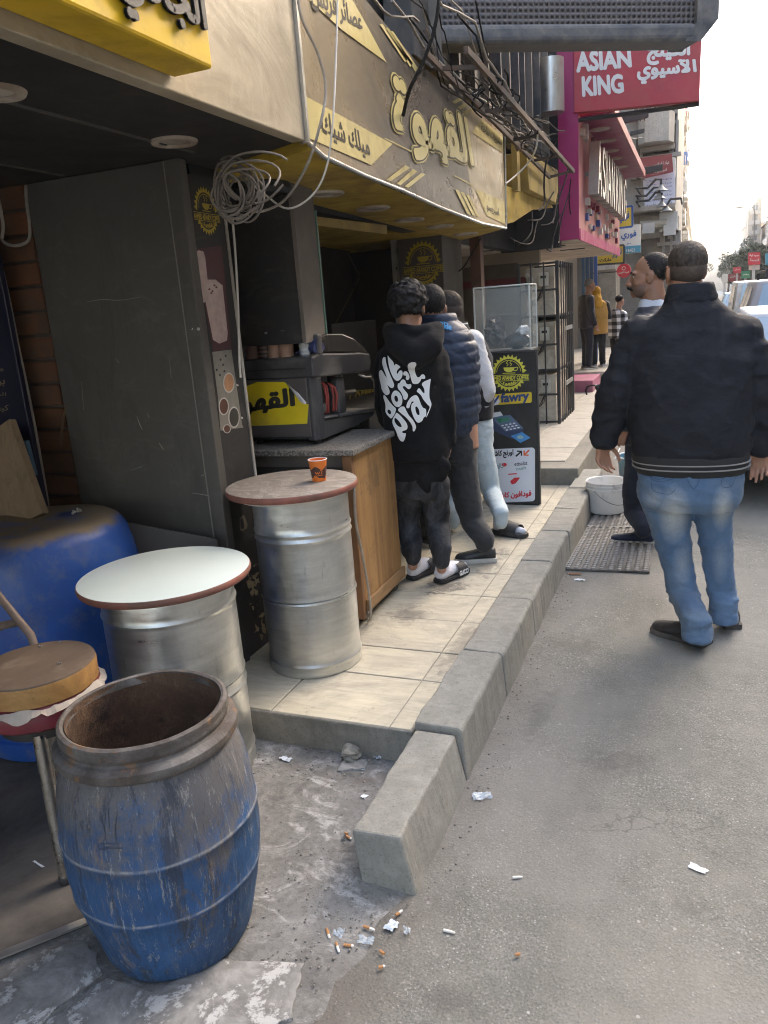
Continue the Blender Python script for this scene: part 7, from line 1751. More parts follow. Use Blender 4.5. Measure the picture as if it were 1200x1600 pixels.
def folds(a1=0.006, s=(9,9,22), a2=0.003, seed=0.0, rid=True):
    """creases: warped ridges that come and go over the cloth"""
    def f(c, n):
        wx = noise.noise(Vector((c.x*5+seed,c.y*5,c.z*5))); m = noise.noise(Vector((c.x*4-seed,c.y*4+3,c.z*6+seed)))
        sk = 0.8 if int(seed) % 2 else -0.8
        q = Vector((c.x*s[0]*0.8+seed+wx*1.1, c.y*s[1]*0.8, (c.z+sk*c.x*0.6)*s[2]*0.8+wx*0.9))
        v = noise.noise(q); w = noise.noise(q*2.7+Vector((3,1,7)))
        return a1*min(1.0,max(0.15,0.6+m*1.5))*(0.45-1.9*min(abs(v),0.35)) + a2*w
    return f
skin_n = {}
def skin(tone):
    if tone not in skin_n:
        c = {'tan':(0.36,0.205,0.135),'brown':(0.27,0.15,0.095),'warm':(0.40,0.24,0.16)}[tone]
        n = NT('skin_'+tone); v = n.vec('Object'); a = n.noise(v,14,5,0.65); b = n.noise(v,160,3,0.6)
        cc = n.mix(n.ramp(a,[(0.3,0),(0.7,1)]), tuple(x*0.85 for x in c), (c[0]*1.08,c[1]*0.98,c[2]*0.95))
        n.set(col=cc, rough=0.52, spec=0.4); n.b.inputs['Subsurface Weight'].default_value = 0.12; n.b.inputs['Subsurface Radius'].default_value = (0.012,0.005,0.003); n.b.inputs['Subsurface Scale'].default_value = 1.0
        n.bump(b,0.15,0.001); skin_n[tone] = n.m
    return skin_n[tone]
def hair_mat(name, c, c2):
    n = NT(name); v = n.vec('Object',(1,1,0.35)); a = n.noise(v,90,5,0.7); b = n.noise(n.vec('Object'),18,4,0.6)
    n.set(col=n.mix(n.ramp(a,[(0.35,0),(0.7,1)]),c,c2), rough=n.ramp(b,[(0.3,0.55),(0.7,0.8)]), spec=0.25); n.bump(a,0.6,0.004); return n.m
def cloth_mat(name, c, var=0.25, rough=0.75, weave=260, sheen=0.1, dirt=None, spec=0.3, bump=0.15, damt=0.4):
    n = NT(name); v = n.vec('Object'); a = n.noise(v,7,5,0.65); w = n.noise(v,weave,2,0.6)
    cc = n.mix(n.ramp(a,[(0.3,0),(0.7,1)]), tuple(x*(1-var) for x in c), tuple(min(1,x*(1+var)) for x in c))
    cc = n.mix(n.ramp(w,[(0.35,0.25),(0.65,0)]), cc, tuple(x*0.5 for x in c))
    if dirt: cc = n.mix(n.ramp(n.noise(v,4,5,0.7),[(0.5,0),(0.75,damt)]), cc, dirt)
    n.set(col=cc, rough=rough, spec=spec, sheen=sheen)
    n.bump(w, bump, 0.001, n.bump(n.noise(n.vec('Object',(1,1,1.8)),11,4,0.6,0.8), 0.30, 0.02)); return n.m
black_hair = hair_mat('black_hair',(0.006,0.0055,0.0055),(0.020,0.018,0.017)); grey_hair = hair_mat('grey_hair',(0.10,0.10,0.10),(0.28,0.28,0.28)); fade_hair = hair_mat('short_dark_hair',(0.026,0.021,0.018),(0.085,0.072,0.062))
stub = mk('hair_stubble',(0.072,0.055,0.045),0.8,0.4,90)
eye_w = mk('eye_white',(0.6,0.57,0.54),0.25,bump=0); eye_d = mk('eye_dark',(0.02,0.012,0.01),0.15,bump=0)
def head_frame(c, yaw, pitch=0.0, s=1.0, roll=0.0):
    R = Matrix.Rotation(yaw,3,'Z') @ Matrix.Rotation(pitch,3,'X') @ Matrix.Rotation(roll,3,'Y')
    return (lambda x,y,z: Vector(c) + R @ (Vector((x,y,z))*s)), R, s
def head_prims(mb, fr, fat=1.0):
    f, R, s = fr
    E = lambda c, r: mb.sph(f(*c), tuple(k*s for k in r), 20, 14, R)
    E((0,-0.018,0.035),(0.076,0.094,0.083)); E((0,0.028,-0.015),(0.062*fat,0.064,0.088)); E((0,0.040,-0.072),(0.048*fat,0.046,0.036)); E((0,0.074,-0.094),(0.022,0.018,0.018))
    capsule(mb, f(0,0.086,0.005), f(0,0.110,-0.034), 0.010*s, 0.014*s)
    for q in (-1,1):
        E((q*0.011,0.098,-0.040),(0.010,0.012,0.009)); E((q*0.030,0.076,0.022),(0.030,0.014,0.010)); E((q*0.036*fat,0.054,-0.030),(0.024,0.026,0.032))
        E((q*0.076,-0.004,-0.010),(0.009,0.020,0.031)); E((q*0.082,-0.012,-0.004),(0.006,0.017,0.024)); E((q*0.038*fat,0.012,-0.060),(0.024,0.048,0.034))
    E((0,0.088,-0.064),(0.024,0.012,0.007)); E((0,0.086,-0.077),(0.020,0.012,0.008)); E((0,0.082,-0.055),(0.026,0.012,0.012))
    capsule(mb, f(0,-0.018,-0.05), f(0,-0.035,-0.19), 0.058*s*fat, 0.064*s*fat)
def face_bits(body, fr, parent):
    f, R, s = fr
    for q in (-1,1):
        e = obj('eye', MB().sph(f(q*0.031,0.0745,0.003),(0.0125*s,0.010*s,0.0085*s),14,10,R), eye_w, parent, smooth=True)
        obj('iris', MB().sph(f(q*0.031,0.0825,0.003),(0.0058*s,0.0032*s,0.0062*s),10,8,R), eye_d, e, smooth=True)
        obj('eyebrow', MB().tube([f(q*0.014,0.092,0.022),f(q*0.030,0.091,0.029),f(q*0.048,0.076,0.024)],[0.003*s,0.0045*s,0.002*s],8), black_hair, parent, smooth=True)
def hand_prims(mb, wrist, d, palm_n, thumb_side, s=1.0, curl=0.5, spread=0.30):
    """wrist point, d = direction of the fingers, palm_n = the way the palm faces, thumb_side = direction of the thumb"""
    d = Vector(d).normalized(); t = Vector(thumb_side); t = (t-d*t.dot(d)).normalized(); pn = d.cross(t).normalized()
    if pn.dot(Vector(palm_n)) < 0: pn = -pn
    w = Vector(wrist)
    for q in (-0.026,-0.009,0.009,0.026): capsule(mb, w+t*q*0.55*s, w+d*0.085*s+t*q*1.0*s, 0.017*s, 0.0135*s)
    L = [(0.033,0.068,0.045,0.9),(0.011,0.078,0.051,1.0),(-0.011,0.072,0.047,0.97),(-0.032,0.058,0.038,0.85)]
    for i,(q,l,_,k) in enumerate(L):
        p = w+d*(0.083-0.006*abs(i-1))*s+t*q*s; a = 0.0; dirv = (d+t*q*spread*8*0.3).normalized(); seg = [l*0.48,l*0.32,l*0.28]; r = [0.0094,0.0086,0.0079,0.0068]
        for j in range(3):
            a += curl*(0.55+0.12*i if j == 0 else 0.75)
            v = (dirv*math.cos(a)+pn*math.sin(a)).normalized(); q2 = p+v*seg[j]*s
            capsule(mb, p, q2, r[j]*s, r[j+1]*s, n=10); p = q2
    b = w+d*0.018*s+t*0.022*s+pn*0.006*s; k1 = b+(d*0.55+t*0.75+pn*0.35).normalized()*0.040*s; k2 = k1+(d*0.85+t*0.35+pn*0.35).normalized()*0.032*s; k3 = k2+(d*0.95+t*0.05+pn*0.35).normalized()*0.026*s
    capsule(mb, b, k1, 0.016*s, 0.012*s, n=10); capsule(mb, k1, k2, 0.0115*s, 0.0105*s, n=10); capsule(mb, k2, k3, 0.0102*s, 0.008*s, n=10)
def shoe(name, parent, heel, toe, mat, sole_mat, w=0.046, h=0.085, z=0.0, ankle=True, low=False):
    """a shoe from heel to toe on ground height z"""
    heel, toe = Vector((heel[0],heel[1],z)), Vector((toe[0],toe[1],z)); d = (toe-heel); L = d.length; d.normalize(); s = Vector((-d.y,d.x,0))
    prof = [(0.0,0.70),(0.06,0.80),(0.25,0.80),(0.45,0.86),(0.65,1.0),(0.80,0.98),(0.92,0.78),(0.985,0.45),(1.0,0.18)]
    outl = [heel+d*L*a+s*w*b for a,b in prof]+[heel+d*L*a-s*w*b for a,b in prof[::-1]]
    mb = MB(); n = len(outl); c = heel+d*L*0.5
    def ring(k, zz_): return [c+(p-c)*k+Vector((0,0,zz_)) for p in outl]
    mb.loft([ring(0.97,0.0),ring(1.02,0.004),ring(1.03,0.014),ring(1.01,0.024)])
    o = obj('sole', mb, sole_mat, parent, smooth=True)
    mb = MB()
    up = Vector((0,0,1)); rings = []; NR = 20
    for (u,ww,ht) in ((0.015,0.50,0.66),(0.05,0.66,0.92),(0.14,0.72,1.0),(0.26,0.72,1.0),(0.36,0.74,0.93),(0.47,0.80,0.78),(0.60,0.92,0.66),(0.74,0.96,0.56),(0.86,0.86,0.48),(0.94,0.66,0.40),(0.99,0.36,0.28)):
        c_ = heel+d*L*u; zt = 0.016+(h-0.016)*ht; zm = (zt+0.014)/2; rz = (zt-0.014)/2
        ring = []
        for q in range(NR):
            a_ = 2*math.pi*q/NR; ca, sa = math.cos(a_), math.sin(a_); k_ = 1.0-0.28*max(0,sa)
            ring.append(c_+s*(w*ww*k_*math.copysign(abs(ca)**0.75,ca))+up*(zm+rz*math.copysign(abs(sa)**0.75,sa)))
        rings.append(ring)
    mb.loft(rings)
    soft('shoe_upper', mb, 0.006, mat, parent, 4, folds(0.002,(30,30,30),0.001))
    return o
leather = mk('worn_black_leather',(0.022,0.021,0.021),0.42,0.3,10,dirt=(0.12,0.105,0.09),damt=0.5,bump=0.2)
dsole = mk('dark_sole',(0.03,0.028,0.026),0.8,0.3,20,dirt=(0.14,0.12,0.1)); wsole = mk('white_sole',(0.56,0.53,0.47),0.6,0.08,10,dirt=(0.3,0.27,0.22))

# ---------- big man in the black jacket
def big_man():
    Y = 3.44
    Q = lambda x,y,dy=0.0: PY(x,y,Y+dy)
    t = thing('person', 'big man in black jacket and faded blue jeans walking away on the road', 'person', (0.0,3.45,0))
    hc_ = Q(1071,424,0.02); fr = head_frame(hc_, math.radians(22), 0.02, 0.93, 0.0)
    body = MB(); head_prims(body, fr, 1.12)
    neck = Q(1076,478,0.0); capsule(body, fr[0](0,-0.03,-0.12), neck, 0.066, 0.075)
    sl, sr, el, er, wl, wr = Q(992,520), Q(1160,522,0.03), Q(958,618,-0.02), Q(1197,615,0.05), Q(941,694,0.03), Q(1187,703,0.10)
    torso(body, [(Q(1076,490),0.07,0.06,0),(Q(1076,520),0.15,0.08,0),(Q(1077,600),0.17,0.11,0),(Q(1077,700),0.16,0.11,0),(Q(1078,760),0.15,0.10,0)])
    for a,b,c in ((sl,el,wl),(sr,er,wr)): chain(body,[a,b,c],[0.05,0.042,0.029])
    la = PZ(1088,975,0.115); ra = PZ(1130,948,0.115)
    LL = [Q(1034,762),Q(1044,805,0.01),Q(1058,880,0.04),Q(1069,930,0.03),la]; LR = [Q(1118,762,0.02),Q(1114,805,0.04),Q(1122,880,0.09),Q(1127,920,0.10),ra]
    for l in (LL,LR): chain(body,l,[0.065,0.06,0.045,0.04,0.033])
    hand_prims(body, wl+Vector((0,0,0.005)), (0.02,0.10,-1), (0.8,0.3,0.1), (0.7,0.6,-0.1), 0.92, 0.62)
    hand_prims(body, wr+Vector((0,0,0.005)), (0.06,0.10,-1), (-0.3,-0.9,0.1), (-1,0.2,0), 0.92, 0.55)
    soft('body', body, 0.0042, skin('tan'), t, 2); face_bits(None, fr, t)
    f, R, s = fr
    hm = MB(); hm.sph(f(0,-0.022,0.045),(0.0785*s,0.0985*s,0.082*s),28,18,R)
    def hairfn(c, n):
        l = R.inverted() @ (c-hc_)/s
        return 0.0022*noise.noise(c*140)
    cap = MB(); hm2 = remeshed(hm,0.006,2,hairfn)
    # keep the part above the fade line
    def cut(me, keep):
        bm = bmesh.new(); bm.from_mesh(me)
        dl = [fc for fc in bm.faces if not keep(R.inverted() @ (fc.calc_center_median()-hc_)/s)]
        bmesh.ops.delete(bm, geom=dl, context='FACES'); bm.to_mesh(me); bm.free(); return me
    hm2 = cut(hm2, lambda l: l.z > 0.02+0.016*noise.noise(l*60)+0.012*noise.noise(l*150) - (0.045 if l.y < -0.02 else 0) + (0.05*max(0,(l.y-0.02)/0.05)))
    hm2.materials.clear(); o = obj('hair', hm2, fade_hair, t, smooth=True)
    nm = MB(); nm.sph(f(0,-0.020,0.015),(0.0772*s,0.0955*s,0.080*s),28,18,R); hm3 = cut(remeshed(nm,0.006,2), lambda l: l.y < 0.012+0.01*noise.noise(l*50) and l.z > -0.058+0.012*noise.noise(l*70) and abs(l.x) < 0.085)
    hm3.materials.clear(); obj('neck_stubble', hm3, stub, t, smooth=True)
    # jacket
    j = MB()
    torso(j, [(Q(1079,452),0.085,0.085,0.1),(Q(1079,472),0.098,0.09,0.1),(Q(1079,490),0.15,0.10,0.08),(Q(1078,515,0.01),0.225,0.125,0.06),(Q(1077,560,0.0),0.245,0.155,0.05),(Q(1077,620,0.0),0.243,0.175,0.03),(Q(1077,672,0.0),0.240,0.180,0.0),(Q(1077,700,0.0),0.232,0.172,0.0),(Q(1077,712,0.0),0.222,0.162,0.0)])
    chain(j,[Q(1004,528,0.01),Q(966,610,-0.02),Q(945,680,0.02)],[0.096,0.083,0.062]); chain(j,[Q(1154,528,0.03),Q(1187,612,0.05),Q(1188,692,0.09)],[0.096,0.083,0.062])
    def jf(c, n):
        q = Vector((c.x*7+c.z*4, c.y*7, c.z*11-c.x*7)); v = noise.noise(q); w = noise.noise(q*2.1+Vector((4,0,1)))
        arm = 1.5 if (c.x < Q(985,600).x or c.x > Q(1172,600).x) else 0.75
        puff = 0.012 if c.z < 1.05 else 0.0
        r = (0.009 if arm > 1 else 0.0045)*(0.5-abs(v)*1.8) + 0.0025*w
        for (k1,k2,k3,am) in ((34,9,1.3,0.0035),(-22,16,4.0,0.0035),(12,30,2.2,0.003)):
            u = noise.noise(Vector(((c.x*k1+c.z*k2)*0.22, (c.z*k1-c.x*k2)*0.075, k3+c.y*2))); r += am*max(0,1-abs(u)*7)
        if arm > 1: r += 0.0045*math.sin(c.z*58+4*v+c.x*12)
        return r
    jm = cloth_mat('black_nylon',(0.018,0.020,0.026),0.2,0.72,400,0.0,(0.038,0.040,0.047),0.16,0.1)
    jk = soft('jacket', j, 0.0095, jm, t, 12, jf)
    # seams, collar, hem and stripes
    hem = MB(); torso(hem, [(Q(1077,704),0.229,0.169,0),(Q(1077,711),0.233,0.173,0),(Q(1078,729),0.224,0.166,0),(Q(1078,735),0.213,0.156,0)], 64)
    rib = mk('ribbed_black',(0.018,0.018,0.019),0.85,0.2,20)
    obj('hem_band', hem, rib, jk, smooth=True)
    stripe = mk('stripe_grey',(0.27,0.262,0.25),0.8,0.1,20)
    for yy in (716,723.5):
        sm = MB(); torso(sm, [(Q(1078,yy-0.8),0.2345,0.1745,0),(Q(1078,yy+0.9),0.2340,0.1740,0)], 64); obj('hem_stripe', sm, stripe, jk, smooth=True)
    col = MB(); torso(col, [(Q(1079,442),0.080,0.080,0.15),(Q(1079,447),0.088,0.087,0.15),(Q(1079,470),0.102,0.092,0.12),(Q(1079,476),0.095,0.085,0.12)], 40); soft('collar', col, 0.007, jm, jk, 3, folds(0.003,(12,12,20)))
    for p, rr_ in ((Q(942,688,0.025),0.052),(Q(1187.5,699,0.095),0.052)):
        cu = MB(); torso(cu, [(p+Vector((0,0,0.018)),rr_,rr_,0),(p+Vector((0,0,-0.004)),rr_*0.96,rr_*0.96,0),(p+Vector((0,0,-0.018)),rr_*0.84,rr_*0.84,0)], 32, 2.0); obj('cuff', cu, rib, jk, smooth=True)
    cu = MB(); p = Q(1187.5,701,0.095); torso(cu, [(p+Vector((0,0,0.004)),0.0515,0.0515,0),(p+Vector((0,0,-0.002)),0.0505,0.0505,0)],32,2.0); obj('cuff_stripe', cu, stripe, jk, smooth=True)
    # jeans
    tr = MB()
    torso(tr, [(Q(1078,718),0.200,0.150,0),(Q(1077,745),0.212,0.160,0),(Q(1076,775),0.212,0.158,0),(Q(1076,792),0.19,0.13,0)])
    chain(tr,LL,[0.108,0.090,0.068,0.066,0.060]); chain(tr,LR,[0.104,0.078,0.066,0.062,0.056])
    fd = folds(0.015,(8,8,15),0.004,3); fd2 = folds(0.022,(9,9,27),0.004,6)
    def df(c, n):
        k = max(0,1-abs(c.z-0.13)/0.12)+0.55*max(0,1-abs(c.z-0.47)/0.12)+0.5*max(0,1-abs(c.z-0.74)/0.06)
        return fd(c,n)*0.75+fd2(c,n)*min(1,k)+0.003*noise.noise(Vector((c.x*30,c.y*30,c.z*55)))
    for p in (la,ra): torso(tr,[(Vector((p.x,p.y,0.16)),0.058,0.060,0),(Vector((p.x,p.y,0.10)),0.062,0.066,0),(Vector((p.x+0.004,p.y-0.006,0.052)),0.063,0.072,0),(Vector((p.x+0.004,p.y-0.004,0.047)),0.058,0.066,0)],36,2.1)
    def df_old(c, n):
        low = max(0,1-abs(c.z-0.12)/0.14)+0.8*max(0,1-abs(c.z-0.50)/0.10)
        q = Vector((c.x*8,c.y*8,c.z*20)); v = noise.noise(q)
        return 0.004*(1-3*abs(v)) + low*0.012*(0.5-abs(noise.noise(Vector((c.x*6+2,c.y*6,c.z*26+c.x*8)))*2.0))
    n = NT('faded_denim'); v = n.vec('World'); w = n.noise(n.vec('World',(1,1,0.5)),300,3,0.7); a = n.noise(v,6,5,0.65)
    c = n.mix(n.ramp(a,[(0.3,0),(0.7,1)]),(0.070,0.122,0.205),(0.108,0.175,0.275))
    # worn pale areas on the back of the thighs
    fm = None
    for (px,py,sx,sz,am) in ((1055,792,0.10,0.20,1.0),(1025,768,0.08,0.08,0.5),(1128,785,0.06,0.17,0.9),(1066,880,0.06,0.16,0.4),(1125,880,0.05,0.16,0.3)):
        p = Q(px,py); mp = n.t.nodes.new('ShaderNodeVectorMath'); mp.operation = 'SUBTRACT'; g = n.t.nodes.new('ShaderNodeNewGeometry'); n.L(g.outputs['Position'],mp.inputs[0]); mp.inputs[1].default_value = (p.x,p.y,p.z)
        m2 = n.t.nodes.new('ShaderNodeVectorMath'); m2.operation = 'MULTIPLY'; n.L(mp.outputs[0],m2.inputs[0]); m2.inputs[1].default_value = (1/sx,0,1/sz)
        ln = n.t.nodes.new('ShaderNodeVectorMath'); ln.operation = 'LENGTH'; n.L(m2.outputs[0],ln.inputs[0])
        r = n.ramp(n.math('ADD',ln.outputs['Value'],n.math('MULTIPLY',a,0.5)),[(0.15,am),(1.15,0)]); fm = r if fm is None else n.math('MAXIMUM',fm,r)
    c = n.mix(fm,c,(0.52,0.53,0.49)); c = n.mix(n.ramp(w,[(0.35,0.35),(0.6,0)]),c,(0.04,0.08,0.16))
    yl = n.noise(v,3,4,0.6); c = n.mix(n.ramp(yl,[(0.5,0),(0.75,0.3)]),c,(0.17,0.19,0.16))
    n.set(col=c,rough=0.8,spec=0.2,sheen=0.1); n.bump(w,0.2,0.001,n.bump(n.noise(n.vec('World',(1,1,2.2)),13,4,0.6,0.6),0.35,0.02))
    je = soft('jeans', tr, 0.009, n.m, t, 4, df)
    dg = bpy.context.evaluated_depsgraph_get(); dg.update()
    bt = BVHTree.FromObject(je, dg); L0 = root_loc(je)
    def proj(x, y, h):
        d = Vector(_ray(x,y)).normalized(); o = Vector((0,0,H))-L0; hit = bt.ray_cast(o, d)
        p = hit[0] if hit[0] is not None else PY(x,y,Y-0.15)-L0
        return p+L0-d*(0.0025+h)
    mb = MB()
    for st_ in ([(1015,744),(1030,749),(1052,743),(1060,744)],[(1016,748),(1032,753),(1054,747)],[(1017,744),(1021,766),(1046,772),(1055,764)],[(1098,722),(1094,745),(1084,764),(1072,747),(1065,744)],[(1130,740),(1152,738),(1150,745)],[(1134,718),(1127,757),(1142,760),(1150,745)],[(1070,728),(1071,745)]): stroke(mb, st_, 0.75, proj, 5, cap=4)
    obj('stitching', mb, mk('dark_stitch',(0.03,0.06,0.13),0.8,bump=0), je)
    h1, t1 = PZ(1106,1010,0.0), PZ(1020,984,0.0); shoe('shoe', t, h1, t1, leather, dsole, 0.052, 0.10)
    h2 = PZ(1146,984,0.0); shoe('shoe', t, h2, (h2.x-0.06,h2.y+0.27), leather, dsole, 0.05, 0.10)
    return t
big_man()

# ---------- man with the moustache, navy jacket
def moustache_man():
    Y = 4.86; Q = lambda x,y,dy=0.0: PY(x,y,Y+dy)
    t = thing('person', 'man with dark moustache in navy jacket facing the shops behind the big man', 'person', (-0.22,4.86,0))
    hc_ = Q(1013,432); fr = head_frame(hc_, math.radians(96), 0.0, 1.04)
    body = MB(); head_prims(body, fr, 1.1)
    torso(body,[(Q(1020,480),0.06,0.06,0),(Q(1020,510),0.10,0.14,0),(Q(1020,600),0.11,0.15,0),(Q(1015,700),0.11,0.14,0)])
    chain(body,[Q(1000,520,-0.17),Q(985,610,-0.2),Q(975,670,-0.16)],[0.045,0.04,0.03]); chain(body,[Q(1020,520,0.18),Q(1010,610,0.2),Q(985,660,0.16)],[0.045,0.04,0.03])
    hand_prims(body,Q(975,672,-0.16),(-0.4,0.1,-1),(0,1,0),(-1,0,0),0.95,0.7)
    lf = PZ(1005,828,0.12); chain(body,[Q(1005,715,-0.07),Q(994,770,-0.04),Q(992,800),lf],[0.06,0.05,0.035,0.03])
    soft('body', body, 0.0048, skin('brown'), t, 7); face_bits(None, fr, t)
    f,R,s = fr
    bs = MB(); bs.sph(f(0,0.030,-0.055),(0.0665*s,0.0655*s,0.060*s),28,18,R); me = remeshed(bs,0.005,2); bm = bmesh.new(); bm.from_mesh(me); Ri = R.inverted()
    bmesh.ops.delete(bm,geom=[fc for fc in bm.faces if not (lambda l: l.z < -0.042+0.4*abs(l.x)-0.008*noise.noise(l*60) and l.y > 0.012)(Ri @ (fc.calc_center_median()-hc_)/s)],context='FACES'); bm.to_mesh(me); bm.free(); me.materials.clear(); obj('beard_stubble', me, mk('beard_shadow',(0.14,0.085,0.062),0.75,0.25,60), t, smooth=True)
    mo = MB(); 
    for q in (-1,1): capsule(mo,f(q*0.003,0.103,-0.053),f(q*0.032,0.083,-0.066),0.0115*s,0.007*s)
    soft('moustache', mo, 0.004, black_hair, t, 2)
    hm = MB(); hm.sph(f(0,-0.030,0.042),(0.0775*s,0.0905*s,0.084*s),28,18,R)
    me = remeshed(hm,0.0042,2,lambda c,n: 0.002*noise.noise(c*140)); bm = bmesh.new(); bm.from_mesh(me); Ri = R.inverted()
    def keep(l): return l.z > -0.045 and (l.y < 0.012 and (l.z > 0.0 or l.y < -0.026) or (l.y < 0.035+0.9*(l.z-0.085) and l.z > 0.05) or (abs(l.x) > 0.06 and -0.002 < l.y < 0.018 and l.z > -0.03))
    bmesh.ops.delete(bm,geom=[fc for fc in bm.faces if not keep(Ri @ (fc.calc_center_median()-hc_)/s)],context='FACES'); bm.to_mesh(me); bm.free(); me.materials.clear(); obj('hair', me, black_hair, t, smooth=True)
    sh = MB(); torso(sh,[(Q(1019,466),0.066,0.063,0),(Q(1020,482),0.085,0.08,0),(Q(1020,488),0.07,0.07,0)],32); soft('shirt_collar',sh,0.007,mk('striped_shirt',(0.50,0.54,0.60),0.7),t,2)
    j = MB(); torso(j,[(Q(1021,478),0.085,0.10,0),(Q(1021,492),0.12,0.17,0),(Q(1020,520),0.145,0.215,0),(Q(1019,600),0.165,0.215,0),(Q(1017,690),0.165,0.20,0)])
    chain(j,[Q(1004,512,-0.18),Q(985,608,-0.22),Q(976,662,-0.17)],[0.085,0.068,0.052]); chain(j,[Q(1022,512,0.19),Q(1012,608,0.21),Q(986,655,0.17)],[0.085,0.068,0.052])
    jm = cloth_mat('navy_padded',(0.018,0.023,0.036),0.25,0.55,300); soft('jacket', j, 0.011, jm, t, 4, folds(0.010,(8,8,14),0.004,5))
    pz = Q(958,560,-0.27); obj('zip', MB().tube([Q(957,578,-0.30),Q(954,592,-0.30)],0.003,6), M_['alu'], t)
    tr = MB(); torso(tr,[(Q(1015,680),0.14,0.16,0),(Q(1013,720),0.14,0.16,0)])
    chain(tr,[Q(1005,715,-0.07),Q(994,770,-0.04),Q(992,800),lf+Vector((0,0,0.03)),lf],[0.105,0.085,0.068,0.060,0.052])
    rf = Vector((lf.x+0.12,lf.y+0.22,0.08)); chain(tr,[Q(1022,715,0.08),Vector((rf.x-0.02,rf.y-0.05,0.45)),rf],[0.105,0.078,0.06])
    soft('trousers', tr, 0.010, cloth_mat('navy_denim',(0.014,0.019,0.034),0.3,0.8,300), t, 4, folds(0.008,(8,8,22),0.003,2))
    nav = cloth_mat('navy_canvas_shoe',(0.016,0.022,0.045),0.2,0.8,300); h = PZ(1022,851,0.0); shoe('shoe', t, h, PZ(954,846,0.0), nav, wsole, 0.048, 0.085, 0.0)
    shoe('shoe', t, (rf.x+0.08,rf.y), (rf.x-0.2,rf.y+0.02), nav, wsole, 0.048, 0.085)
    return t
moustache_man()
# dark umbrella with a hooked handle held by the navy man
t = thing('umbrella', 'folded black umbrella with a hooked handle sticking out beside the big man', 'umbrella', PY(940,606,4.62))
U = lambda x,y: PY(x,y,4.62)
obj('hook', MB().tube([U(917,617),U(915,610),U(918,604),U(926,602),U(934,603)],0.0045,8), M_['bcable'], t, smooth=True)
obj('folded_canopy', MB().tube([U(930,604),U(936,606),U(944,608),U(958,610),U(985,606)],[0.008,0.026,0.034,0.03,0.02],12), M_['blackmetal'], t, smooth=True)
obj('tip_clasp', MB().sph(U(931,602),0.006,8,6), M_['alu'], t)

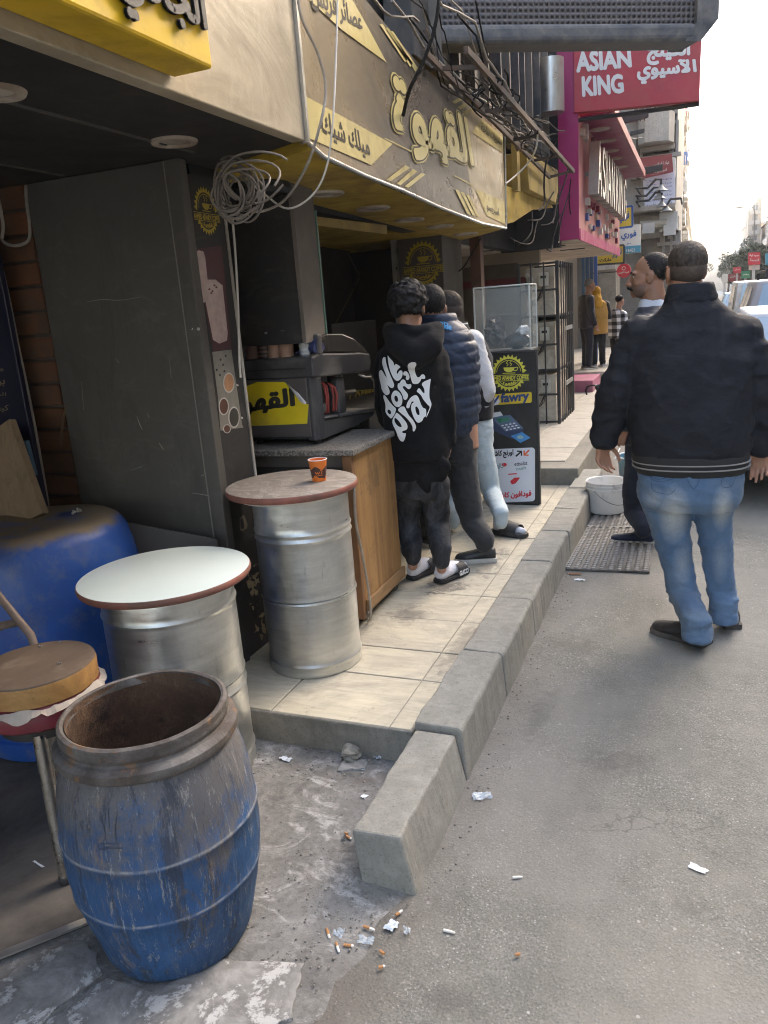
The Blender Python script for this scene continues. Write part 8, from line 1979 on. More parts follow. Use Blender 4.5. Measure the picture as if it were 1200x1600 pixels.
# ---------- boy in the printed hoodie
def hoodie_boy():
    Y = 3.56; Q = lambda x,y,dy=0.0: PY(x,y,Y+dy); PZ_ = 0.131
    t = thing('person', 'boy in black hoodie with big white wavy lettering standing at the counter', 'person', (-1.27,3.56,PZ_))
    hc_ = Q(639,482); fr = head_frame(hc_, math.radians(8), 0.03, 0.90)
    body = MB(); head_prims(body, fr, 1.0)
    torso(body,[(Q(643,520),0.06,0.055,0),(Q(644,550),0.13,0.07,0),(Q(648,640),0.14,0.09,0),(Q(655,730),0.13,0.09,0)])
    chain(body,[Q(680,565,0.02),Q(692,635,0.0),Q(699,688,0.06)],[0.045,0.036,0.026]); chain(body,[Q(610,565,0.02),Q(603,635,0.14),Q(606,660,0.28)],[0.045,0.036,0.026])
    hand_prims(body,Q(699,688,0.06),(-0.05,0.12,-1),(-1,0,0),(0.1,1,0),0.75,0.25); hand_prims(body,Q(606,660,0.29),(0.1,1,-0.1),(0,0,-1),(1,0,0),0.75,0.4)
    a1, a2 = PZ(645,900,PZ_+0.05), PZ(690,905,PZ_+0.05)
    chain(body,[Q(632,755),Q(638,815,0.03),a1+Vector((0,0.02,0.12)),a1+Vector((0,0.01,0.05))],[0.05,0.042,0.035,0.025]); chain(body,[Q(682,755),Q(682,815,0.03),a2+Vector((0,0.02,0.12)),a2+Vector((0,0.01,0.05))],[0.05,0.042,0.035,0.025])
    soft('body', body, 0.0065, skin('tan'), t, 3); face_bits(None, fr, t)
    f,R,s = fr; hm = MB(); hm.sph(f(0,-0.022,0.048),(0.088*s,0.104*s,0.092*s),20,14,R); rnd = random.Random(5)
    for k in range(210):
        d = Vector((rnd.gauss(0,1),rnd.gauss(0,1)-0.25,rnd.gauss(0,1)+0.25)).normalized()
        if d.y > 0.45 and d.z < 0.5: continue
        if d.z < -0.75 or (abs(d.x) > 0.75 and d.z < -0.25): continue
        p = f(d.x*0.094,-0.022+d.y*0.108,0.042+d.z*0.100); rr_ = rnd.uniform(0.010,0.019)
        a = rnd.uniform(0,6.28); tg = d.orthogonal().normalized(); tg = Matrix.Rotation(a,3,d) @ tg
        hm.tube([p-tg*0.014,p+d*0.008,p+tg*0.014,p+tg*0.018-d*0.008],[rr_*0.45,rr_*0.6,rr_*0.55,rr_*0.3],8)
    soft('hair', hm, 0.0055, black_hair, t, 1, lambda c,n: 0.0025*noise.noise(c*160))
    j = MB()
    torso(j,[(Q(644,512),0.075,0.075,0),(Q(644,528),0.12,0.10,0),(Q(644,548),0.152,0.125,0),(Q(645,580),0.165,0.14,0),(Q(648,640),0.160,0.145,0),(Q(653,690),0.158,0.138,0),(Q(655,715),0.150,0.132,0)])
    chain(j,[Q(677,565,0.03),Q(692,630,0.0),Q(698,686,0.05)],[0.080,0.062,0.050]); chain(j,[Q(610,565,0.02),Q(603,632,0.12),Q(606,655,0.26)],[0.078,0.062,0.050])
    # hood lying on the back
    hd = [(Q(622,540,-0.10),0.06),(Q(648,552,-0.135),0.075),(Q(674,540,-0.10),0.06)]
    chain(j,[Q(612,520,-0.02),Q(625,538,-0.10),Q(648,555,-0.14),Q(672,540,-0.10),Q(680,520,-0.02)],[0.045,0.06,0.065,0.06,0.045])
    chain(j,[Q(608,512,0.02),Q(622,516,-0.07),Q(645,520,-0.10),Q(668,516,-0.07),Q(684,512,0.02)],[0.030,0.032,0.034,0.032,0.030])
    hmat = cloth_mat('black_fleece',(0.011,0.011,0.012),0.3,0.9,220,0.02,None,0.12)
    def hf(c,n):
        q = Vector((c.x*7+c.z*3,c.y*7,c.z*10)); return 0.006*(0.5-1.5*abs(noise.noise(q)))+0.002*noise.noise(q*3)
    hd_ = soft('hoodie', j, 0.0095, hmat, t, 4, hf)
    sk = MB(); torso(sk,[(Q(655,700),0.146,0.125,0),(Q(656,740),0.144,0.122,0),(Q(656,748),0.138,0.116,0)]); capsule(sk,Q(655,735,-0.10),Q(668,765,-0.11),0.06,0.022,(Vector((0,1,0)),0.4)); capsule(sk,Q(622,735,-0.08),Q(628,748,-0.09),0.06,0.03,(Vector((0,1,0)),0.4)); capsule(sk,Q(690,730,-0.06),Q(688,745,-0.06),0.05,0.03,(Vector((0,1,0)),0.5))
    soft('long_undershirt', sk, 0.009, hmat, t, 4, folds(0.006,(12,12,12),0.002,4))
    # the white wavy print, wrapped on the cloth
    dg = bpy.context.evaluated_depsgraph_get(); dg.update(); bt = BVHTree.FromObject(hd_, dg); L0 = root_loc(hd_)
    def proj(x,y,h):
        x, y = 580+x/10, 540+y/10; d = Vector(_ray(x,y)).normalized(); o = Vector((0,0,H))-L0; hit = bt.ray_cast(o,d)
        p = hit[0] if hit[0] is not None else PY(x,y,Y-0.15)-L0
        return p+L0-d*(0.004+h)
    from mathutils.geometry import tessellate_polygon
    def letter(outer, *holes):
        def smooth(P):
            Q_ = []
            for i in range(len(P)):
                p0, p1, p2, p3 = [np.array(P[(i+k)%len(P)], float) for k in (-1,0,1,2)]
                for t_ in (0.0, 0.34, 0.67): Q_.append(0.5*((2*p1)+(-p0+p2)*t_+(2*p0-5*p1+4*p2-p3)*t_*t_+(-p0+3*p1-3*p2+p3)*t_**3))
            return Q_
        loops = [[Vector((q[0],q[1],0)) for q in smooth(L)] for L in (outer,)+holes]; flat = [v for L in loops for v in L]
        bm = bmesh.new(); vv = [bm.verts.new(v) for v in flat]
        for tri in tessellate_polygon(loops):
            try: bm.faces.new([vv[i] for i in tri])
            except ValueError: pass
        for _ in range(3):
            es = [e for e in bm.edges if e.calc_length() > 26]
            if es: bmesh.ops.subdivide_edges(bm, edges=es, cuts=1); bmesh.ops.triangulate(bm, faces=bm.faces[:])
        m_ = MB(); ix = {v: i for i, v in enumerate(bm.verts)}
        m_.add([proj(v.co.x, v.co.y, 0.0) for v in bm.verts], [tuple(ix[v] for v in fc.verts) for fc in bm.faces]); bm.free()
        return m_
    wp = mk('print_on_cloth',(0.72,0.73,0.72),0.7,0.04,20,bump=0.05)
    for L in (
      ([(205,180),(222,188),(232,260),(262,370),(310,490),(345,570),(358,620),(340,660),(310,660),(280,640),(252,615),(265,650),(285,700),(285,745),(255,772),(220,765),(185,725),(160,670),(150,610),(128,510),(120,430),(135,390),(155,382),(175,400),(205,450),(240,503),(225,440),(190,350),(170,270),(175,215),(190,185)],),
      ([(260,155),(285,190),(340,250),(365,312),(378,290),(400,292),(455,330),(440,350),(405,390),(400,430),(415,437),(440,395),(470,388),(488,410),(490,450),(470,510),(430,545),(395,548),(355,515),(320,450),(290,370),(270,280),(258,190)],),
      ([(200,770),(225,790),(280,870),(340,940),(380,975),(385,1010),(370,1060),(340,1110),(310,1138),(280,1115),(240,1070),(222,1020),(225,960),(215,890),(190,810)],[(265,1000),(255,1030),(275,1065),(300,1072),(312,1045),(295,1010)]),
      ([(345,720),(375,702),(410,708),(450,745),(478,800),(487,860),(475,920),(445,953),(410,960),(370,940),(335,890),(315,830),(318,770)],[(370,785),(362,820),(375,860),(400,880),(420,860),(415,815),(395,785)]),
      ([(440,590),(470,545),(500,528),(530,545),(548,590),(580,605),(615,600),(628,630),(615,665),(590,680),(560,665),(525,635),(495,640),(498,662),(525,700),(560,740),(575,780),(560,830),(530,850),(505,830),(490,780),(460,720),(425,680),(412,640),(420,590)],),
      ([(500,430),(525,400),(560,410),(590,455),(598,500),(580,535),(555,535),(540,515),(545,480),(530,465),(510,465)],),
      ([(570,320),(590,280),(640,260),(690,265),(705,300),(690,330),(680,370),(690,430),(715,485),(745,495),(770,475),(790,452),(820,452),(842,480),(838,515),(810,520),(785,520),(765,560),(730,595),(680,600),(645,585),(625,530),(605,450),(580,380)],),
      ([(395,1050),(430,1070),(490,1130),(545,1200),(568,1260),(555,1310),(500,1332),(482,1352),(510,1370),(540,1370),(535,1420),(515,1480),(490,1500),(450,1480),(415,1420),(400,1370),(375,1310),(345,1250),(330,1190),(345,1130),(375,1080)],[(370,1130),(365,1180),(400,1240),(450,1272),(475,1265),(460,1220),(415,1160)]),
      ([(420,1010),(450,965),(490,950),(520,960),(545,1010),(590,1090),(650,1160),(690,1230),(700,1280),(680,1330),(660,1342),(648,1320),(645,1270),(610,1200),(540,1120),(470,1060)],),
      ([(550,940),(570,880),(620,810),(680,775),(720,785),(750,840),(775,910),(810,970),(850,990),(860,1040),(855,1100),(820,1125),(800,1170),(770,1195),(735,1205),(700,1180),(665,1120),(635,1040),(622,970),(635,910),(660,890),(655,870),(630,885),(610,930),(595,970),(570,980),(552,965)],[(690,960),(695,1020),(715,1070),(745,1088),(755,1060),(745,1000),(715,955)]),
      ([(930,520),(925,570),(912,660),(908,760),(915,830),(940,900),(935,950),(900,1040),(865,1118),(862,1105),(890,1030),(915,960),(880,920),(820,850),(780,780),(740,740),(712,715),(730,680),(750,665),(775,690),(805,730),(830,742),(832,700),(815,650),(795,620),(795,590),(830,560),(890,535)],)): obj('print_letter', letter(*L), wp, hd_)
    # jeans
    n = NT('washed_black_denim'); v = n.vec('World',(1,1,0.45)); a = n.noise(v,13,6,0.7,1.2); w = n.noise(v,260,3,0.7)
    c = n.mix(n.ramp(a,[(0.40,0),(0.68,1)]),(0.014,0.015,0.017),(0.062,0.066,0.074)); c = n.mix(n.ramp(w,[(0.4,0.3),(0.6,0)]),c,(0.01,0.01,0.012)); n.set(col=c,rough=0.8,spec=0.25); n.bump(a,0.3,0.01)
    tr = MB(); torso(tr,[(Q(655,725),0.135,0.112,0),(Q(656,750),0.140,0.115,0),(Q(656,775),0.130,0.10,0)])
    chain(tr,[Q(636,755),Q(637,815,0.03),a1+Vector((0,0.02,0.16)),a1+Vector((0,0.012,0.095))],[0.078,0.064,0.056,0.043]); chain(tr,[Q(679,755),Q(683,815,0.03),a2+Vector((0,0.02,0.16)),a2+Vector((0,0.012,0.095))],[0.078,0.064,0.056,0.043])
    tfa = folds(0.009,(9,9,20),0.003,4)
    def tf(c_,n_): return tfa(c_,n_)*(1.6 if c_.z < PZ_+0.25 else 1.0)
    soft('jeans', tr, 0.009, n.m, t, 3, tf)
    white = cloth_mat('white_sock',(0.72,0.72,0.76),0.06,0.85,300); blk = mk('black_slide',(0.02,0.02,0.021),0.6,0.3,20)
    for a,(hx,hy),(tx_,ty_),word in ((a1,(640,907),(680,888),''),(a2,(683,912),(728,893),'GUCCI')):
        h_, t_ = PZ(hx,hy,PZ_), PZ(tx_,ty_,PZ_); d = (t_-h_); d.z = 0; Ld = max(d.length,0.24); d.normalize(); sd_ = Vector((-d.y,d.x,0))
        sockm = MB(); b0 = h_+d*0.045; chain(sockm,[b0+Vector((0,0,0.13)),b0+Vector((0,0,0.06)),h_+d*0.04+Vector((0,0,0.045))],[0.038,0.038,0.036]); chain(sockm,[h_+d*0.035+Vector((0,0,0.048)),h_+d*0.12+Vector((0,0,0.055)),h_+d*(Ld-0.035)+Vector((0,0,0.038))],[0.037,0.037,0.024],None)
        soft('sock', sockm, 0.006, white, t, 3)
        prof = [(0.0,0.6),(0.08,0.85),(0.35,0.85),(0.65,1.0),(0.85,0.95),(1.0,0.45)]; outl = [h_+d*Ld*p+sd_*0.044*q for p,q in prof]+[h_+d*Ld*p-sd_*0.044*q for p,q in prof[::-1]]
        sl = MB(); sl.loft([[p+Vector((0,0,zz_)) for p in outl] for zz_ in (0.001,0.012,0.022)]); so = obj('slide_sole', sl, blk, t, bevel=0.004, smooth=True)
        stp = MB(); NN = 12; rings = []
        for u in (0.48,0.55,0.70,0.80):
            hh = np.interp(u,[0.48,0.8],[0.075,0.058]); rings.append([h_+d*Ld*u+sd_*(0.050*math.cos(math.pi*k/NN))+Vector((0,0,0.012+(hh)*math.sin(math.pi*k/NN)**0.6)) for k in range(NN+1)])
        vs = [p for r in rings for p in r]; m_ = NN+1; stp.add(vs,[(i*m_+k,i*m_+k+1,(i+1)*m_+k+1,(i+1)*m_+k) for i in range(3) for k in range(NN)]); sp = obj('slide_strap', stp, blk, t, smooth=True)
        if word:
            mb = MB(); fn = lambda u,v,h: h_+d*Ld*(0.50+0.28*u)-sd_*(0.0515+h)+Vector((0,0,0.018+0.024*v)); put_text(mb,word,fn,0.06); obj('strap_lettering', mb, M_['white_print'], sp)
        obj('sock_logo', MB().cbox(b0-d*0.034+Vector((0,0,0.10))-sd_*0.004,(0.014,0.006,0.006)), mk('sock_mark',(0.25,0.03,0.06),0.7), so)
    return t
hoodie_boy()

# ---------- man in the quilted navy vest
def vest_man():
    Y = 3.98; Q = lambda x,y,dy=0.0: PY(x,y,Y+dy); PZ_ = 0.131
    t = thing('person', 'man in quilted navy gilet and charcoal trousers turned from the camera', 'person', (-1.2,3.98,PZ_))
    hc_ = Q(673,484); fr = head_frame(hc_, math.radians(25), -0.05, 0.98)
    body = MB(); head_prims(body, fr, 1.05)
    torso(body,[(Q(684,520),0.06,0.06,0),(Q(688,540),0.13,0.08,0),(Q(700,620),0.15,0.11,0),(Q(708,700),0.14,0.10,0)])
    chain(body,[Q(655,545,0.05),Q(648,640,0.2),Q(650,690,0.35)],[0.045,0.036,0.026]); chain(body,[Q(718,540,0.06),Q(724,615,0.20),Q(702,645,0.34)],[0.045,0.036,0.026]); hand_prims(body,Q(650,690,0.36),(0,1,-0.2),(0,0,-1),(1,0,0),0.85,0.4); hand_prims(body,Q(702,645,0.34),(-0.6,0.6,-0.3),(-1,0,0),(0,1,0),0.85,0.4)
    f1 = PZ(757,850,PZ_+0.115); chain(body,[Q(712,705),Q(728,770,-0.02),Q(738,815,-0.02),f1+Vector((0,0,0.03))],[0.06,0.05,0.04,0.032])
    soft('body', body, 0.007, skin('tan'), t, 3); face_bits(None, fr, t)
    f,R,s = fr; Ri = R.inverted(); hm = MB(); hm.sph(f(0,-0.022,0.045),(0.0805*s,0.099*s,0.088*s),28,18,R)
    me = remeshed(hm,0.006,2,lambda c,n: 0.003*noise.noise(c*120)); bm = bmesh.new(); bm.from_mesh(me)
    bmesh.ops.delete(bm,geom=[fc for fc in bm.faces if not (lambda l: l.z > -0.052 and (l.y < 0.02 or l.z > 0.06))(Ri @ (fc.calc_center_median()-hc_)/s)],context='FACES'); bm.to_mesh(me); bm.free(); me.materials.clear(); obj('hair', me, black_hair, t, smooth=True)
    j = MB(); torso(j,[(Q(684,492),0.085,0.085,-0.2),(Q(685,505),0.11,0.09,-0.2),(Q(688,522),0.165,0.115,-0.2),(Q(692,550),0.192,0.14,-0.2),(Q(696,600),0.185,0.15,-0.2),(Q(699,640),0.175,0.15,-0.2),(Q(699,668),0.16,0.135,-0.2),(Q(699,678),0.145,0.125,-0.2)])
    capsule(j,Q(714,545,0.05),Q(728,612,0.10),0.075,0.055); capsule(j,Q(728,612,0.10),Q(708,645,0.30),0.058,0.048)
    qz = Q(700,600).z
    fv = folds(0.007,(13,13,20),0.003,5)
    def vf(c,n):
        r = abs(math.sin(math.pi*(c.z-qz+0.010*math.sin(c.x*9))/0.056))**0.5
        return 0.009*r-0.004+fv(c,n)
    vm = cloth_mat('navy_quilt',(0.022,0.034,0.062),0.25,0.5,300,0.0,(0.06,0.066,0.075),0.4); vo = soft('gilet', j, 0.008, vm, t, 2, vf)
    dg = bpy.context.evaluated_depsgraph_get(); dg.update(); bt = BVHTree.FromObject(vo,dg); L0 = root_loc(vo)
    def proj(x,y,h):
        d = Vector(_ray(x,y)).normalized(); o = Vector((0,0,H))-L0; hit = bt.ray_cast(o,d); p = hit[0] if hit[0] is not None else PY(x,y,Y-0.15)-L0
        return p+L0-d*(0.004+h)
    mb = MB(); 
    put_text(mb,'Ride',lambda u,v,h: proj(688+17*u,512-9*v+3.5*u,h),0.08); stroke(mb,[(687,510),(690,503),(698,505)],1.0,proj,3); obj('blue_script', mb, mk('script_blue',(0.03,0.24,0.48),0.6,bump=0), vo)
    tr = MB(); torso(tr,[(Q(701,665),0.145,0.12,0),(Q(704,695),0.150,0.125,0),(Q(705,720),0.14,0.115,0)])
    f1 = PZ(757,850,PZ_+0.115); chain(tr,[Q(716,705),Q(728,770,-0.02),Q(738,815,-0.02),f1+Vector((0,0,0.03)),f1],[0.096,0.080,0.066,0.058,0.050])
    f2 = PZ(664,825,PZ_+0.11); chain(tr,[Q(695,705,0.05),Q(672,780,0.25),f2+Vector((0,0,0.04)),f2],[0.105,0.08,0.066,0.058])
    soft('trousers', tr, 0.009, cloth_mat('charcoal_cloth',(0.028,0.029,0.030),0.25,0.85,260), t, 4, folds(0.007,(8,8,18),0.003,3))
    sh = mk('black_trainer',(0.02,0.021,0.021),0.5,0.25,12,dirt=(0.09,0.085,0.07),damt=0.35); shoe('shoe', t, PZ(776,876,PZ_), PZ(711,878,PZ_), sh, wsole, 0.046, 0.085, PZ_-0.0005)
    shoe('shoe', t, (f2.x+0.06,f2.y-0.02), (f2.x-0.19,f2.y+0.06), sh, wsole, 0.046, 0.085, PZ_-0.0005)
    return t
vest_man()

# ---------- man in the varsity jacket
def varsity_man():
    Y = 4.62; Q = lambda x,y,dy=0.0: PY(x,y,Y+dy); PZ_ = 0.131
    t = thing('person', 'man in black and white varsity jacket and pale jeans wearing slides', 'person', (-1.2,4.62,PZ_))
    hc_ = Q(695,487); fr = head_frame(hc_, math.radians(84), 0.0, 0.98)
    body = MB(); head_prims(body, fr, 1.0)
    torso(body,[(Q(710,520),0.06,0.06,0),(Q(716,545),0.12,0.09,0),(Q(722,620),0.13,0.12,0),(Q(728,690),0.13,0.11,0)])
    chain(body,[Q(745,540,-0.02),Q(764,600,-0.03),Q(748,646,-0.06)],[0.045,0.036,0.026]); chain(body,[Q(700,545,0.1),Q(690,610,0.2),Q(680,620,0.2)],[0.045,0.036,0.026])
    hand_prims(body,Q(748,645,-0.06),(-0.12,0.0,-1),(0.2,0.9,0),(-1,0.2,0),0.95,0.5); hand_prims(body,Q(680,620,0.2),(-1,0,0),(0,0,1),(0,1,0),0.9,0.4)
    f1 = PZ(783,828,PZ_+0.075); chain(body,[Q(744,690,-0.03),Q(758,735,-0.02),Q(768,770,0.0),f1+Vector((0,0,0.06))],[0.06,0.05,0.04,0.028])
    soft('body', body, 0.0065, skin('warm'), t, 3); face_bits(None, fr, t)
    f,R,s = fr; Ri = R.inverted(); hm = MB(); hm.sph(f(0,-0.020,0.045),(0.0785*s,0.0955*s,0.082*s),28,18,R)
    me = remeshed(hm,0.006,2,lambda c,n: 0.002*noise.noise(c*120)); bm = bmesh.new(); bm.from_mesh(me)
    bmesh.ops.delete(bm,geom=[fc for fc in bm.faces if not (lambda l: l.z > 0.012 and (l.y < 0.03 or l.z > 0.075))(Ri @ (fc.calc_center_median()-hc_)/s)],context='FACES'); bm.to_mesh(me); bm.free(); me.materials.clear(); obj('hair', me, fade_hair, t, smooth=True)
    nm = MB(); nm.sph(f(0,-0.020,0.015),(0.0772*s,0.0955*s,0.080*s),28,18,R); me = remeshed(nm,0.007,2); bm = bmesh.new(); bm.from_mesh(me)
    bmesh.ops.delete(bm,geom=[fc for fc in bm.faces if not (lambda l: l.y < 0.0 and l.z > -0.05)(Ri @ (fc.calc_center_median()-hc_)/s)],context='FACES'); bm.to_mesh(me); bm.free(); me.materials.clear(); obj('side_stubble', me, stub, t, smooth=True)
    j = MB(); torso(j,[(Q(712,510),0.075,0.075,0.3),(Q(713,521),0.10,0.085,0.3),(Q(718,535),0.16,0.12,0.3),(Q(722,560),0.185,0.15,0.3),(Q(727,620),0.18,0.155,0.2),(Q(728,655),0.17,0.15,0.2)])
    jb = soft('jacket_body', j, 0.009, cloth_mat('black_wool',(0.016,0.016,0.018),0.25,0.9,250), t, 4, folds(0.006,(8,8,11),0.002,6))
    sl = MB(); chain(sl,[Q(737,535,-0.03),Q(751,580,-0.04),Q(757,610,-0.04),Q(750,634,-0.05)],[0.076,0.072,0.066,0.050])
    wl_ = cloth_mat('white_sleeve',(0.60,0.60,0.60),0.08,0.6,300,0.0,(0.36,0.36,0.35),0.35); soft('sleeve', sl, 0.008, wl_, t, 5, folds(0.010,(9,9,19),0.003,7))
    sl2 = MB(); chain(sl2,[Q(700,545,0.12),Q(688,608,0.2),Q(682,618,0.2)],[0.075,0.062,0.05]); soft('sleeve', sl2, 0.01, wl_, t, 3, folds(0.006))
    def cuffr(y0,y1,k,m): cu = MB(); a = Q(752.5-(y0-634)*0.25,y0,-0.05); b = Q(752.5-(y1-634)*0.25,y1,-0.05); torso(cu,[(a,0.052*k,0.052*k,0),(b,0.050*k,0.050*k,0)],32,2.0); obj('cuff', cu, m, jb, smooth=True)
    cuffr(631,645,1.0,mk('cuff_black',(0.018,0.018,0.018),0.85)); cuffr(634,636,1.03,wl_); cuffr(638,640,1.03,wl_)
    co = MB(); torso(co,[(Q(712,504),0.070,0.070,0.3),(Q(712,514),0.082,0.08,0.3),(Q(712,517),0.075,0.073,0.3)],32); obj('collar_rib', co, mk('collar_black',(0.02,0.02,0.02),0.85), jb, smooth=True)
    cs = MB(); torso(cs,[(Q(712,505.5),0.0722,0.0722,0.3),(Q(712,507.5),0.0747,0.0737,0.3)],32); obj('collar_stripe', cs, wl_, jb, smooth=True)
    tr = MB(); torso(tr,[(Q(728,645),0.155,0.135,0.2),(Q(732,675),0.16,0.14,0.2),(Q(734,700),0.145,0.12,0.2)])
    f1 = PZ(783,822,PZ_+0.10); chain(tr,[Q(744,690,-0.03),Q(758,735,-0.02),Q(768,770,0.0),f1+Vector((0,0,0.08)),f1+Vector((0,0,0.02))],[0.100,0.078,0.060,0.048,0.040])
    f2 = PZ(706,815,PZ_+0.075); chain(tr,[Q(722,690,0.06),Q(715,760,0.10),f2+Vector((0,0,0.08)),f2],[0.10,0.075,0.06,0.048])
    soft('jeans', tr, 0.009, cloth_mat('pale_blue_denim',(0.43,0.50,0.52),0.10,0.8,260,0.05,(0.52,0.53,0.49),0.2), t, 4, folds(0.008,(8,8,20),0.003,8))
    white = cloth_mat('white_sock_b',(0.56,0.56,0.60),0.06,0.85,300); blk = mk('grey_slide',(0.035,0.034,0.034),0.7,0.3,20)
    for (hx,hy,tx_,ty_) in ((768,832,809,838),(697,822,728,808)):
        h_, t_ = PZ(hx,hy,PZ_), PZ(tx_,ty_,PZ_); d = (t_-h_); d.z = 0; Ld = max(d.length,0.25); d.normalize(); sd_ = Vector((-d.y,d.x,0))
        sk = MB(); chain(sk,[h_+d*0.06+Vector((0,0,0.13)),h_+d*0.05+Vector((0,0,0.05)),h_+d*(Ld-0.03)+Vector((0,0,0.036))],[0.036,0.034,0.022]); soft('sock', sk, 0.006, white, t, 3)
        prof = [(0.0,0.6),(0.08,0.85),(0.35,0.85),(0.65,1.0),(0.85,0.95),(1.0,0.45)]; outl = [h_+d*Ld*p+sd_*0.048*q for p,q in prof]+[h_+d*Ld*p-sd_*0.048*q for p,q in prof[::-1]]
        so = MB(); so.loft([[p+Vector((0,0,zz_)) for p in outl] for zz_ in (0.001,0.014,0.027)]); obj('slide_sole', so, blk, t, bevel=0.004, smooth=True)
        stp = MB(); NN = 12; rings = []
        for u in (0.36,0.45,0.68,0.80): rings.append([h_+d*Ld*u+sd_*(0.056*math.cos(math.pi*k/NN))+Vector((0,0,0.012+np.interp(u,[0.36,0.8],[0.085,0.062])*math.sin(math.pi*k/NN)**0.6)) for k in range(NN+1)])
        vs = [p for r in rings for p in r]; m_ = NN+1; stp.add(vs,[(i*m_+k,i*m_+k+1,(i+1)*m_+k+1,(i+1)*m_+k) for i in range(3) for k in range(NN)]); obj('slide_strap', stp, blk, t, smooth=True)
    return t
varsity_man()

# ---------- far people on the raised step
def far_person(label, hx, hy, fx_, fy_, zf, yaw, cloth, legs, kind):
    p = PZ(fx_,fy_,zf); Y = p.y; Q = lambda x,y,dy=0.0: PY(x,y,Y+dy)
    t = thing('person', label, 'person', (p.x,Y,zf)); hc_ = Q(hx,hy); hgt = hc_.z-zf; s = hgt/1.56
    fr = head_frame(hc_, yaw, 0.0, s*0.98); body = MB(); head_prims(body, fr)
    fw = Vector((-math.sin(yaw),math.cos(yaw),0)); sd_ = Vector((math.cos(yaw),math.sin(yaw),0)); B = lambda a,b,h: Vector((p.x,Y,zf+h*s))+sd_*a*s+fw*b*s
    top = Vector((hc_.x-fw.x*0.02,hc_.y-fw.y*0.02,0))
    torso(body,[(B(0,0,1.36),0.07*s,0.06*s,yaw),(B(0,0,1.2),0.14*s,0.09*s,yaw),(B(0,0,0.9),0.13*s,0.09*s,yaw)])
    arms = [(B(-0.19,0,1.32),B(-0.24,0.0,1.05),B(-0.2,0.10,0.82)),(B(0.19,0,1.32),B(0.24,0.0,1.05),B(0.2,0.10,0.82))]
    if kind == 'woman': arms = [(B(-0.17,0,1.30),B(-0.23,-0.02,1.05),B(-0.05,0.2,1.02)),(B(0.17,0,1.30),B(0.23,-0.02,1.05),B(0.05,0.2,1.04))]
    if kind == 'phone': arms = [(B(-0.19,0,1.27),B(-0.23,0.02,1.02),B(-0.06,0.26,1.10)),(B(0.19,0,1.27),B(0.23,0.02,1.02),B(0.06,0.26,1.10))]
    for a,b,c in arms:
        chain(body,[a,b,c],[0.045*s,0.036*s,0.027*s]); hand_prims(body,c,(c-b),fw,(0,0,1) if kind != 'man' else fw,0.85*s,0.5)
    for q in (-0.08,0.08): capsule(body,B(q,0,0.85),B(q,0,0.08),0.06*s,0.035*s)
    soft('body', body, 0.010, skin('tan'), t, 3); face_bits(None, fr, t)
    j = MB(); bot = 0.78 if kind != 'woman' else 0.70
    torso(j,[(B(0,-0.01,1.40),0.085*s,0.075*s,yaw),(B(0,0,1.33),0.19*s,0.11*s,yaw),(B(0,0,1.15),0.21*s,0.14*s,yaw),(B(0,0,0.95),0.20*s,0.145*s,yaw),(B(0,0,bot),0.205*s,0.145*s,yaw)])
    sl = MB()
    for a,b,c in arms: chain(sl,[a,b,b.lerp(c,0.85)],[0.082*s,0.064*s,0.05*s])
    if kind == 'woman': soft('coat', j, 0.013, cloth[0], t, 3, folds(0.008,(9,9,9))); soft('sleeves', sl, 0.012, cloth[1], t, 3, folds(0.006))
    else: j.v, j.f, j.m = j.v+sl.v, j.f+[tuple(len(j.v)+i for i in f_) for f_ in sl.f], j.m+sl.m; soft('shirt' if kind == 'phone' else 'jacket', j, 0.013, cloth[0], t, 3, folds(0.008,(9,9,12)))
    tr = MB(); torso(tr,[(B(0,0,0.95),0.17*s,0.12*s,yaw),(B(0,0,0.80),0.175*s,0.125*s,yaw)])
    for q in (-0.085,0.085): chain(tr,[B(q,0,0.82),B(q*1.1,0.02,0.48),B(q*1.1,0,0.10)],[0.10*s,0.075*s,0.065*s])
    soft('trousers', tr, 0.012, legs, t, 3, folds(0.007,(8,8,16)))
    f,R,s2 = fr
    if kind == 'woman':
        sc_ = MB(); sc_.sph(f(0,-0.02,0.03),(0.093*s2,0.108*s2,0.105*s2),20,14,R); chain(sc_,[f(0,-0.03,-0.05),f(0,-0.04,-0.17),f(0,-0.07,-0.28)],[0.09*s,0.115*s,0.10*s]); chain(sc_,[f(0.0,-0.05,-0.15),f(0.09,-0.08,-0.32)],[0.11*s,0.06*s])
        me = remeshed(sc_,0.010,3,folds(0.006,(14,14,10))); me.materials.clear(); bm = bmesh.new(); bm.from_mesh(me); Ri = R.inverted()
        bmesh.ops.delete(bm,geom=[fc for fc in bm.faces if (lambda l: l.y > 0.045 and abs(l.x) < 0.055 and -0.10 < l.z < 0.065)(Ri @ (fc.calc_center_median()-hc_)/s2)],context='FACES'); bm.to_mesh(me); bm.free(); obj('headscarf', me, cloth[2], t, smooth=True)
    else:
        hm = MB(); hm.sph(f(0,-0.024,0.045),(0.0815*s2,0.099*s2,0.086*s2),20,14,R); me = remeshed(hm,0.009,2,lambda c,n: 0.004*noise.noise(c*90)); me.materials.clear(); bm = bmesh.new(); bm.from_mesh(me); Ri = R.inverted()
        bmesh.ops.delete(bm,geom=[fc for fc in bm.faces if not (lambda l: l.z > -0.04 and (l.y < 0.02 or l.z > 0.07))(Ri @ (fc.calc_center_median()-hc_)/s2)],context='FACES'); bm.to_mesh(me); bm.free(); obj('hair', me, grey_hair if kind == 'man' else black_hair, t, smooth=True)
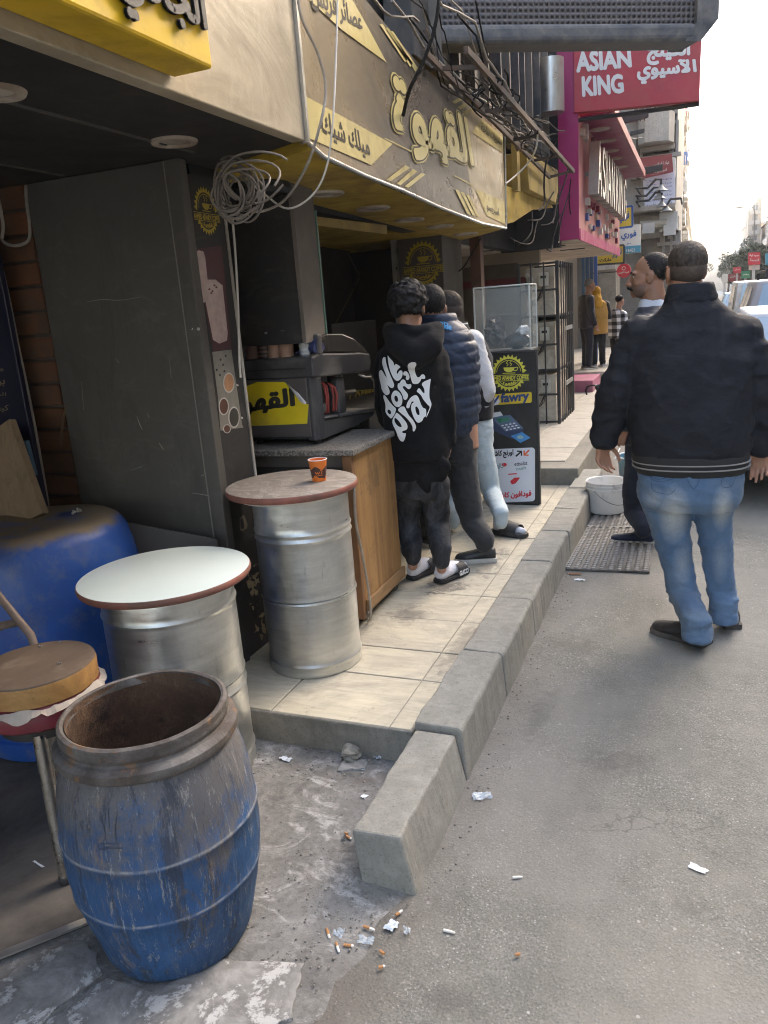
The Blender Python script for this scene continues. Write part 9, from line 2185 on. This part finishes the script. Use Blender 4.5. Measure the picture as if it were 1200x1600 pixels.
    for q in (-0.09,0.09): a = B(q,-0.08,0); b = B(q*1.15,0.19,0); shoe('shoe', t, a, b, leather if kind != 'woman' else mk('grey_trainer',(0.3,0.3,0.3),0.7), wsole, 0.045*s, 0.08*s, zf)
    return t, B, s
m1 = far_person('grey haired man in dark navy jacket standing sideways on the far step', 922, 446, 917, 577, 0.441, math.radians(-62), [cloth_mat('dark_navy_jacket',(0.020,0.022,0.030),0.25,0.6,200)], cloth_mat('navy_trousers',(0.016,0.018,0.028),0.2,0.8,200), 'man')
m2 = far_person('woman in mustard headscarf and long mustard coat with black sleeves', 931, 457, 935, 574, 0.441, math.radians(30), [cloth_mat('mustard_coat',(0.44,0.235,0.05),0.12,0.8,200), cloth_mat('black_sleeves',(0.018,0.018,0.02),0.2,0.7,200), cloth_mat('mustard_scarf',(0.56,0.285,0.03),0.12,0.8,200)], cloth_mat('black_trousers',(0.012,0.012,0.014),0.2,0.8,200), 'woman')
n = NT('black_white_check'); v = n.vec('Object',(1,1,1)); n._rnd = None; sx_ = n.sep(n.tc.outputs['Object']); k_ = 2*math.pi/0.11
a = n.math('GREATER_THAN', n.math('SINE', n.math('MULTIPLY', n.math('ADD',sx_[0],n.math('MULTIPLY',sx_[1],0.5)), k_)), 0.0); b = n.math('GREATER_THAN', n.math('SINE', n.math('MULTIPLY', sx_[2], k_)), 0.0)
n.set(col=n.ramp(n.math('MULTIPLY', n.math('ADD', a, b), 0.5), [(0.0,0.70),(0.5,0.19),(1.0,0.015)]), rough=0.8); n.bump(n.noise(v,14,3),0.3,0.02)
m3 = far_person('woman in black and white checked shirt looking down at her phone', 969, 470, 964, 585, 0.262, math.radians(-40), [n.m], cloth_mat('black_skirt_trousers',(0.012,0.012,0.014),0.2,0.8,200), 'phone')
t, B, s = m3
p = B(0,0.30,1.13); obj('phone', MB().cbox(p,(0.075,0.012,0.15),None), M_['blackmetal'], bevel=0.004, label='dark phone held by the woman in the checked shirt', cat='phone')
p = B(0.02,0.17,0.92); hb = thing('handbag', 'small black handbag worn in front of the checked shirt', 'bag', p)
obj('bag_body', MB().cbox(p,(0.24,0.09,0.15)), M_['blackmetal'], hb, bevel=0.02); obj('clasp', MB().cbox(p+Vector((-0.01,-0.05,0.02)),(0.04,0.012,0.02)), M_['alu'], hb)
obj('strap', MB().tube([p+Vector((-0.1,0,0.06)),B(-0.12,0.14,1.2),B(-0.13,0.0,1.37),B(-0.05,-0.14,1.2),p+Vector((0.1,0.02,0.06))],0.008,6), M_['blackmetal'], hb, smooth=True)
